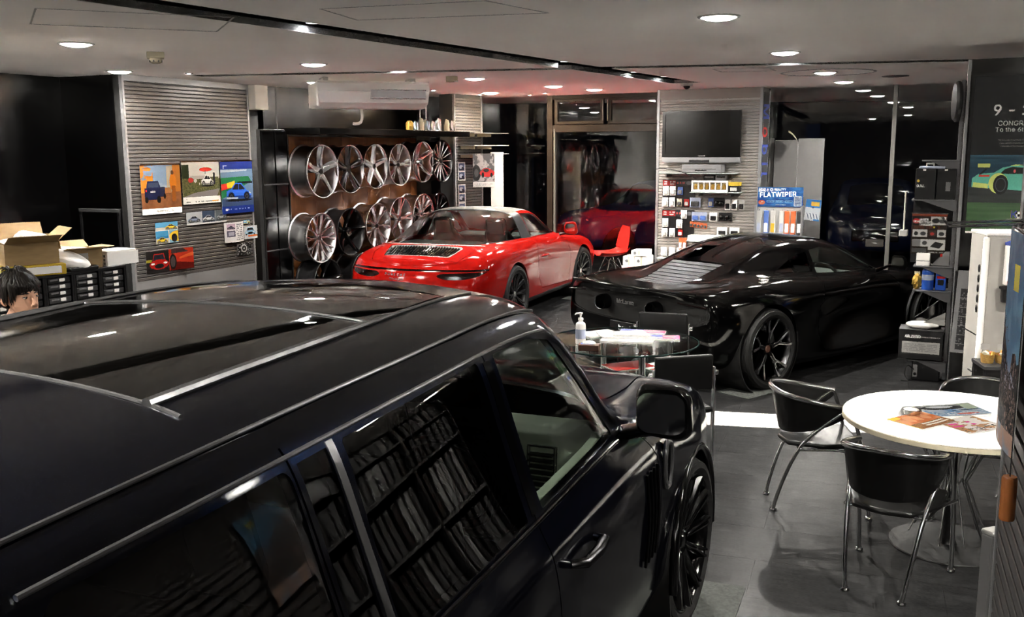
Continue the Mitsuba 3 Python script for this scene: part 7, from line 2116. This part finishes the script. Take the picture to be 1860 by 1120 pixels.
# ------------------------------------------------------------------ white round table, three chairs, magazines
TX, TY = 2.395, 5.07
k = thing('round_table', 'round white topped table on a black disc base with a wire stem', 'table')
part(k, 'top', lathe([(0, .695), (.555, .695), (.575, .705), (.58, .715), (.58, .725), (.575, .73), (0, .73)], 96), 'mat_white_gloss', 25, tw=place(TX, TY))
part(k, 'edge_band', lathe([(.5795, .698), (.582, .700), (.582, .722), (.5795, .726)], 96), 'mat_ivory', 25, tw=place(TX, TY))
part(k, 'base', lathe([(0, 0), (.30, 0), (.305, .004), (.30, .010), (.05, .016), (0, .016)], 72), 'mat_black_matt', 25, tw=place(TX, TY))
for i in range(10):
    a, b, c = 2 * np.pi * i / 10, 2 * np.pi * (i + .5) / 10, 2 * np.pi * (i + 1) / 10
    part(k, 'wire', tube([(.22 * math.cos(a), .22 * math.sin(a), .69), (.075 * math.cos(b), .075 * math.sin(b), .38), (.20 * math.cos(b), .20 * math.sin(b), .06), (.075 * math.cos(b), .075 * math.sin(b), .36), (.22 * math.cos(c), .22 * math.sin(c), .69)], .005, 6), 'mat_chrome', 40, tw=place(TX, TY))
part(k, 'stem', lathe([(0, .014), (.05, .014), (.03, .05), (.025, .60), (.05, .66), (.16, .69), (0, .695)], 28), 'mat_black_satin', 30, tw=place(TX, TY))
part(k, 'spider', cat(*[xf(cbox(-.40, .40, -.012, .012, .675, .695, .003), rz=45 + 90 * i) for i in range(2)]), 'mat_black_satin', tw=place(TX, TY))


def arm_chair(label, x, y, az, dy=0):
    k = thing('tub_chair', label, 'chair')
    tw = place(x, y, 0, -az)
    seat = m3.Manifold.batch_hull([m3.Manifold.sphere(r, 14).translate(p) for p, r in (((-.20, .20, .435), .016), ((.20, .20, .435), .016), ((-.215, .0, .43), .016), ((.215, .0, .43), .016), ((-.13, -.19, .425), .016), ((.13, -.19, .425), .016), ((0, -.22, .425), .016))])
    part(k, 'seat', smooth_body(seat, .03, 6), 'mat_leather', 40, tw=tw, label='black leather seat')
    # the hoop at arm height and the shell hung below it
    hp = np.array([(.225, .14, .665), (.235, -.02, .69), (.21, -.17, .72), (.12, -.265, .74), (0, -.29, .747)])
    hp = np.vstack([hp, hp[-2::-1] * [-1, 1, 1]])
    hs = spline(hp, 7)
    part(k, 'hoop', tube(hs, .015, 10), 'mat_chrome', 40, tw=tw, label='chrome hoop')
    n = len(hs)
    s = np.abs(np.linspace(-1, 1, n))
    rows = []
    for t in np.linspace(0, 1, 9):
        drop = .235 * np.clip(1 - s ** 2, 0.0, 1) ** .8 * t + .03 * t
        p = hs.copy()
        p[:, 2] -= drop
        p[:, :2] *= (1 - .20 * t * np.clip(1 - s ** 2, 0, 1))[:, None]
        rows.append(p)
    outer_ = np.array(rows)
    inn = outer_.copy(); inn[:, :, :2] *= .965
    V = np.concatenate([outer_, inn[::-1]])
    part(k, 'backrest', grid_mesh(np.concatenate([V, V[:1]])), 'mat_leather', 40, tw=tw, label='black leather shell back')
    for sx in (-1, 1):
        leg = spline([(sx * .135, -.27, .012), (sx * .155, -.235, .16), (sx * .185, -.13, .42), (sx * .215, .03, .59), (sx * .226, .13, .665)], 5)
        lk = part(k, 'leg', tube(leg, .0115, 10), 'mat_chrome', 40, tw=tw)
        part(lk, 'foot', lathe([(0, 0), (.018, 0), (.022, .006), (.018, .014), (0, .018)], 18), 'mat_chrome', 30, tw=tw @ T().translate([sx * .135, -.27, 0]))
        leg = spline([(sx * .235, .265, .012), (sx * .236, .235, .25), (sx * .230, .18, .53), (sx * .226, .13, .665)], 5)
        lk = part(k, 'leg', tube(leg, .0115, 10), 'mat_chrome', 40, tw=tw)
        part(lk, 'foot', lathe([(0, 0), (.018, 0), (.022, .006), (.018, .014), (0, .018)], 18), 'mat_chrome', 30, tw=tw @ T().translate([sx * .235, .265, 0]))
        part(k, 'seat_rail', tube([(sx * .195, -.14, .40), (sx * .20, .05, .405), (sx * .248, .22, .40)], .009, 8), 'mat_chrome', 40, tw=tw)
    part(k, 'crossbar', tube([(-.248, .22, .40), (.248, .22, .40)], .008, 8), 'mat_chrome', 40, tw=tw); part(k, 'crossbar', tube([(-.196, -.14, .40), (.196, -.14, .40)], .008, 8), 'mat_chrome', 40, tw=tw)
    return k


arm_chair('black leather tub chair with chrome legs, its back to the viewer, before the white table', 1.915, 4.655, 37)
arm_chair('black leather tub chair to the left of the white table, by the white floor stripe', 1.86, 5.71, 96)
arm_chair('black leather tub chair half hidden behind the white table, under the white cabinet', 2.80, 5.60, 205)


def magazine(label, x, y, z, rz, w, h, page, t, title=None):
    k = thing('magazine', label, 'magazine')
    printed('cover', None, None, w, h, page, place(x, y, z, rz) @ T().translate([0, 0, t - .0015]), parent=k, t=.0015, curl=.006)
    part(k, 'pages', cbox(.001, w - .002, .002, h - .002, 0, t - .0016, .0005), 'mat_white', tw=place(x, y, z, rz))
    if title:
        words(k, title, h * .09, place(x, y, z, rz) @ T().translate([w * .45, h * .16, t + .0005]), 'mat_white_ink')
    return k


magazine('orange food magazine lying on the white table, left of three', 2.10, 4.80, .731, 31, .27, .22, 15, .009)
magazine('gray and blue magazine lying on the white table, behind the other two', 2.26, 5.02, .731, 8, .33, .22, 16, .012)
magazine('white magazine with pink lettering on the white table, right of three', 2.31, 4.73, .731, 24, .26, .23, 17, .007)
k = thing('glass_ashtray', 'clear glass ashtray on the white table behind the magazines', 'ashtray')
part(k, 'bowl', lathe([(0, 0), (.045, 0), (.052, .006), (.052, .032), (.040, .032), (.036, .010), (0, .009)], 28), 'mat_clear', 30, tw=place(2.165, 5.10, .731))
part(k, 'bowl_rim', lathe([(.046, .0325), (.052, .0325), (.049, .035), (.046, .0325)], 28), 'mat_clear', 30, tw=place(2.165, 5.10, .731))

# ------------------------------------------------------------------ glass table with papers, two chairs
GX, GY = .84, 7.27
k = thing('glass_table', 'round glass table on chrome posts with a lower shelf of brochures', 'table')
part(k, 'top', lathe([(0, .708), (.575, .708), (.58, .714), (.575, .72), (0, .72)], 80), 'mat_table_glass', 25, tw=place(GX, GY))
part(k, 'top_edge', lathe([(.574, .7075), (.583, .710), (.583, .718), (.574, .7205), (.574, .7075)], 80), 'mat_glass_edge', 25, tw=place(GX, GY))
part(k, 'lower_shelf', lathe([(0, .51), (.44, .51), (.443, .516), (.44, .522), (0, .522)], 64), 'mat_table_glass', 25, tw=place(GX, GY))
for i in range(4):
    a = math.radians(15 + 90 * i)
    pk_ = part(k, 'post', lathe([(0, 0), (.045, 0), (.045, .012), (.025, .016), (.025, .69), (.04, .695), (.04, .707), (0, .707)], 28), 'mat_chrome', 30, tw=place(GX + .40 * math.cos(a), GY + .40 * math.sin(a)))
k = thing('pump_bottle', 'white pump bottle of hand sanitizer on the glass table', 'bottle')
tw = place(.515, 7.16, .721)
part(k, 'body', lathe([(0, 0), (.036, 0), (.039, .006), (.039, .135), (.034, .155), (.016, .168), (.016, .178), (0, .178)], 32), 'mat_white', 30, tw=tw)
part(k, 'pump', cat(lathe([(0, .178), (.019, .178), (.019, .196), (.007, .198), (.007, .222), (.014, .224), (.016, .236), (0, .24)], 24), tube([(0, 0, .231), (.0, 0, .233), (-.035, -.012, .231), (-.045, -.015, .222)], [.008, .008, .006, .005], 8)), 'mat_white', 30, tw=tw)
part(k, 'label_panel', lathe([(.0392, .04), (.0396, .042), (.0396, .11), (.0392, .112)], 32), 'mat_pale_blue', 30, tw=tw)
rg = random.Random(11)
PAP = [('thick white document pack, lowest of the pile on the glass table', .66, 7.20, .721, -14, .40, .26, .012, 23), ('white sheaf of papers lying across the pile on the glass table', .70, 7.27, .734, 9, .38, .24, .010, 23), ('white sheaf on the left of the pile on the glass table', .60, 7.36, .721, 28, .30, .20, .012, 23),
       ('pink and blue leaflet at the right of the pile on the glass table', 1.02, 7.27, .721, -8, .26, .18, .010, 22), ('white and purple booklet at the back of the pile', .84, 7.54, .721, -16, .36, .16, .012, 22), ('white envelope on top of the pile on the glass table', .78, 7.33, .745, -4, .24, .12, .005, 23)]
for lab, x, y, z, rz, w, h, t, pg_ in PAP:
    k = thing('document', lab, 'paper')
    printed('cover', None, None, w, h, pg_, place(x, y, z, rz) @ T().translate([0, 0, t - .001]), parent=k, t=.001)
    part(k, 'pages', cbox(.001, w - .001, .001, h - .001, 0, t - .001, .0004), 'mat_white', tw=place(x, y, z, rz))
k = thing('crystal_ashtray', 'square cut crystal ashtray at the near edge of the glass table', 'ashtray')
part(k, 'bowl', xf(tm(man(cbox(-.055, .055, -.055, .055, 0, .04, .008)) - m3.Manifold.cylinder(.05, .03, .042, 24).translate((0, 0, .012)))), 'mat_clear', False, tw=place(.835, 6.80, .721, 20))
for i in range(4):
    part(k, 'notch', xf(cbox(-.012, .012, .046, .057, .0405, .043, .001), rz=90 * i), 'mat_clear', tw=place(.835, 6.80, .721, 20))
k = thing('tissue_box', 'dark brown tissue box at the left of the glass table', 'box')
pr('mat_brown', (.05, .022, .014), .35)
part(k, 'body', cbox(-.075, .075, -.045, .045, 0, .045, .003), 'mat_brown', tw=place(.56, 6.92, .721, -10)); part(k, 'tissue', xf(m3.Manifold.sphere(1, 20).scale((.05, .018, .022)), (0, 0, .05)), 'mat_white', 30, tw=place(.56, 6.92, .721, -10)); part(k, 'card', cbox(-.06, .03, -.02, .03, .0455, .048, .0005), 'mat_blue_card', tw=place(.56, 6.92, .721, -14))
k = thing('brochure', 'red brochure on the lower shelf of the glass table', 'brochure')
part(k, 'cover', cbox(0, .34, 0, .24, .006, .010, .0005), 'mat_red_plastic', tw=place(.78, 7.06, .523, 24)); part(k, 'pages', cbox(.002, .338, .002, .238, 0, .006, .0004), 'mat_white', tw=place(.78, 7.06, .523, 24))
k = thing('brochure', 'white brochure on the lower shelf beside the red one', 'brochure')
part(k, 'cover', cbox(0, .26, 0, .20, .006, .009, .0005), 'mat_white', tw=place(1.06, 7.06, .523, 38)); part(k, 'pages', cbox(.002, .258, .002, .198, 0, .006, .0004), 'mat_light_gray', tw=place(1.06, 7.06, .523, 38)); part(k, 'stripe', cbox(.0, .26, .02, .05, .0092, .0098, .0002), 'mat_red_plastic', tw=place(1.06, 7.06, .523, 38))


def slab_chair(label, x, y, az):
    k = thing('dining_chair', label, 'chair')
    tw = place(x, y, 0, -az)
    part(k, 'backrest', xf(rbox(-.205, .205, -.018, .018, 0, .24, .014), (0, -.20, .585), rx=0), 'mat_leather', 30, tw=tw)
    part(k, 'seat', rbox(-.215, .215, -.20, .22, .42, .465, .018), 'mat_leather', 30, tw=tw)
    for sx in (-1, 1):
        part(k, 'back_post', cbox(sx * .215 - .006, sx * .215 + .006, -.218, -.182, .0, .74, .002), 'mat_brushed', tw=tw)
        part(k, 'knob', xf(lathe([(0, .022), (.016, .022), (.018, .018), (.018, 0), (0, 0)], 20), (sx * .221, -.20, .70), ry=90 * sx), 'mat_polished', 30, tw=tw)
        part(k, 'leg', cbox(sx * .21 - .006, sx * .21 + .006, .17, .20, 0, .42, .002), 'mat_brushed', tw=tw)
        part(k, 'floor_rail', cbox(sx * .213 - .006, sx * .213 + .006, -.2, .2, 0, .012, .002), 'mat_brushed', tw=tw)
    return k


slab_chair('low black slab backed chair with steel posts, nearer one at the glass table', 1.08, 6.42, -14)
slab_chair('black slab backed chair on the far side of the glass table before the supercar', 1.19, 7.72, 198)

# ------------------------------------------------------------------ red shell chair and cartons by the window
k = thing('shell_chair', 'red plastic shell chair on a wire base beside the red car', 'chair')
tw = place(1.60, 15.45, 0.0, 196) @ T().scale(1.12)
prof = [(.22, .43), (.10, .42), (-.05, .425), (-.16, .46), (-.21, .55), (-.24, .70), (-.27, .83)]
wd = [.17, .22, .23, .23, .22, .20, .13]
ps = spline([(x, 0, z) for x, z in prof], 4); ww = spline([(w, 0, i * .1) for i, w in enumerate(wd)], 4)[:, 0]
gr = np.array([[(p[0] + .05 * (t ** 2) * (1 if p[2] > .5 else 0), t * w, p[2] + (.06 * t ** 2 if p[2] < .5 else .02 * t ** 2)) for t in np.linspace(-1, 1, 13)] for p, w in zip(ps, ww)])
g1 = grid_mesh(gr); g2 = trimesh.Trimesh(g1.vertices + [-.006, 0, -.008], g1.faces[:, ::-1], process=False)
part(k, 'seat_shell', cat(g1, g2), 'mat_red_plastic', 40, tw=tw)
for sx in (-1, 1):
    for sy in (-1, 1):
        part(k, 'leg', tube([(sx * .06, sy * .10, .40), (sx * .20, sy * .20, 0.004)], .006, 8), 'mat_chrome', 40, tw=tw); part(k, 'brace', tube([(sx * .06, sy * .10, .40), (-sx * .13, sy * .155, .20), (sx * .13, sy * .155, .18)], .004, 6), 'mat_chrome', 40, tw=tw)
        part(k, 'brace', tube([(sx * .13, sy * .155, .19), (sx * .13, -sy * .155, .22)], .004, 6), 'mat_chrome', 40, tw=tw)
for i, (u0, u1, z0, z1, w) in enumerate(((-.40, .02, .0, .36, .2), (-.38, -.20, .36, .51, .2), (-.19, .02, .36, .52, .2), (-.24, .0, .52, .61, .22))):
    k = thing('white_carton', ['large white carton on the floor by the window, at the bottom of the heap', 'white carton on the left of the heap by the window', 'white carton on the right of the heap by the window', 'small white carton on top of the heap by the window'][i], 'box')
    b = TV.box(u0, u1, z0, z1 - .002, w, w + .30, .004)
    part(k, 'body', b, 'mat_white'); part(k, 'tape', TV.box(u0 + (u1 - u0) * .45, u0 + (u1 - u0) * .6, z0 + .01, z1 - .001, w + .299, w + .3015), 'mat_ivory'); part(k, 'mark', TV.go(xf(prism(Point(0, 0).buffer(.025), .001), (u0 + .06, (z0 + z1) / 2, w + .3005))), 'mat_mid_gray')

# ------------------------------------------------------------------ slatted panel, hanging print and wooden pull in the right foreground
SP = Plane((1.305, 2.45), (.805, 1.145))
kk = struct('wall_slatted_near', SP.box(0, SP.len, 0, 2.6, -.06, -.002), 'mat_dark_gray')
slat_panel(kk, SP, .012, SP.len, .02, 2.55, pitch=.046)
part(kk, 'edge_trim', SP.box(-.02, .012, 0, 2.6, -.07, .018, .003), 'mat_silver_paint')
k = thing('hanging_print', 'glossy print of an evening sky over dark trees hung on the near slatted panel', 'picture')
m, uv = sheet(.30, .52, 12, .004, bend=.015, n=14)
scene[k] = {**mikit.ply(m, 'mat_print', smooth=False, uv=uv), 'to_world': SP.tw(.012, 1.45, .03)}
part(k, 'top_bar', SP.go(cbox(.0, .32, 1.968, 1.976, .030, .038, .002)), 'mat_polished')
for u in (.02, .14):
    part(k, 'hook', SP.go(tube([(u, 1.985, .01), (u, 1.98, .10), (u, 1.975, .19), (u, 1.99, .20)], .0035, 8)), 'mat_polished', 40)
k = thing('wooden_pull', 'orange brown wooden pull hanging on a cord before the near slatted panel', 'cord pull')
pr('mat_pull', mikit.proc(lambda p, n, uv: mikit.mix((.20, .060, .014), (.27, .095, .028), mikit.fbm(p.x * 160, p.y * 160, p.z * 16, 2))), .42)
tw = place(1.017, 1.90, 1.41)
part(k, 'handle', lathe([(0, 0), (.0135, 0), (.015, .003), (.015, .089), (.013, .093), (0, .093)], 28), 'mat_pull', 30, tw=tw); part(k, 'cord', tube([(0, 0, .092), (0, 0, .60), (.03, .02, 1.2)], .0012, 6), 'mat_dark_gray', 40, tw=tw)
k = thing('slotted_post', 'low gray slotted steel post standing behind the near slatted panel', 'post')
tw = place(1.43, 2.74, 0, 20)
part(k, 'post', rbox(-.025, .025, -.02, .02, 0, 1.03, .006), 'mat_mid_gray', 30, tw=tw); part(k, 'cap', rbox(-.027, .027, -.022, .022, 1.03, 1.045, .006), 'mat_light_gray', 30, tw=tw)
for i in range(18):
    part(k, 'slot', rbox(-.005, .005, -.0215, -.0195, .06 + i * .052, .085 + i * .052, .0009, 6), 'mat_black_matt', tw=tw)

# ------------------------------------------------------------------ bookcase on the right, seen mirrored in the side windows
BK = Plane((3.62, 5.3), (3.02, 3.2))
k = thing('bookcase', 'black bookcase of binders on the right, seen only mirrored in the car windows', 'bookcase')
part(k, 'back_panel', BK.box(0, BK.len, 0, 2.25, -.34, -.32), 'mat_black_satin')
for i in range(4):
    u = i * BK.len / 3
    part(k, 'upright', BK.box(max(0, u - .015), min(BK.len, u + .015), 0, 2.25, -.32, 0, .002), 'mat_black_satin')
for i in range(7):
    part(k, 'shelf', BK.box(.015, BK.len - .015, .06 + i * .36, .085 + i * .36, -.32, -.005, .002), 'mat_dark_gray')
bd = mikit.ply(rbox(-.028, .028, 0, .28, -.24, 0, .006), 'mat_dark_gray', smooth=30)
rg = random.Random(2)
for i in range(2, 6):
    for b in range(3):
        for j in range(8):
            kk = key_for('binder')
            scene[kk] = {**bd, 'bsdf': {'type': 'ref', 'id': rg.choice(['mat_dark_gray', 'mat_black_satin', 'mat_dark_gray', 'mat_mid_gray'])}, 'to_world': BK.tw(.07 + b * BK.len / 3 + j * .085, .087 + i * .36, -.03 - rg.uniform(0, .03))}
            labels[kk] = {'label': 'dark upright binder in the black bookcase, mirrored in the car windows', 'category': 'binder', 'group': 'binders in the bookcase'}

# ------------------------------------------------------------------ mats under the wheels, cars outside
pr('mat_mat', mikit.proc(lambda p, n, uv: mikit.mix((.018, .020, .018), (.055, .060, .055), mikit.fbm(p.x * 90, p.y * 90, 0, 2))), .9)
for lab, x, y, a, w, d in (('gray carpet mat under the front wheel of the near car', .86, 4.28, -21.8, .36, .72), ('gray carpet mat under the rear wheel of the black supercar', 2.20, 8.56, -51, .36, .66), ('pale gray carpet mat under the front wheel of the red car', 1.04, 14.28, -23, .36, .80)):
    kk = key_for('floor_mat')
    scene[kk] = {**mikit.ply(rbox(-w / 2, w / 2, -d / 2, d / 2, .0005, .006, .002), 'mat_mat', smooth=30), 'to_world': place(x, y, 0, a)}
    labels[kk] = {'label': lab, 'category': 'mat'}
pr('mat_blue_car', (.004, .012, .06), .25, cc=.5)


def plain_car(label, x, y, yaw, m, z=-.13):
    k = thing('street_car', label, 'car')
    c = Car(k, x, y, yaw, .94)
    c.o = np.array([x, y, z])
    G = loft(SUV_ROWS, 5, 5, 1.0)
    outer_ = man(closed_body(G))
    for xx in (0, -2.92):
        outer_ = outer_ - cyl_y(xx, .37, .41, .6, 1.2) - cyl_y(xx, .37, .41, -1.2, -.6)
    band = m3.Manifold()
    for s in (1, -1):
        band = band + side_prism(Polygon([(-1.0, 1.18), (-1.32, 1.57), (-3.2, 1.56), (-3.4, 1.2)]), s * .5, s * 1.2)
    wind = top_prism(Polygon([(-.52, -.6), (-.5, .6), (-1.04, .54), (-1.04, -.54)]), 1.2, 1.69)
    cut = band + wind
    c.add('body', outer_ - (cut ^ (outer_ - shell_of(closed_body(G), .02)[1])), m, 30)
    c.add('window', shell_of(closed_body(G), .016)[1] ^ cut - shell_of(closed_body(G), .03)[1], 'mat_black_gloss', 30)
    for s in (1, -1):
        c.add('head_lamp', m3.Manifold.sphere(.11, 24).scale((.5, 1.2, .7)).translate((.66, s * .66, .88)), 'mat_light_gray', 30)
        for xx in (0, -2.92):
            c.add('wheel', xf(lathe([(0, -.03), (.24, -.03), (.25, 0), (.37, -.01), (.38, -.05), (.38, -.22), (0, -.22)], 40), rx=-90 * s, t=(xx, s * .95, .38)), 'mat_rubber', 30)
    c.add('grille', cbox(.80, .93, -.45, .45, .55, .78, .02), 'mat_black_satin')
    c.add('licence_plate', cbox(.935, .945, -.17, .17, .45, .60, .003), 'mat_white')


plain_car('blue car parked outside behind the right window', 7.2, 19.2, 200, 'mat_blue_car')
plain_car('blue car parked outside behind the left window, seen through the door', 1.9, 20.5, 250, 'mat_blue_car')
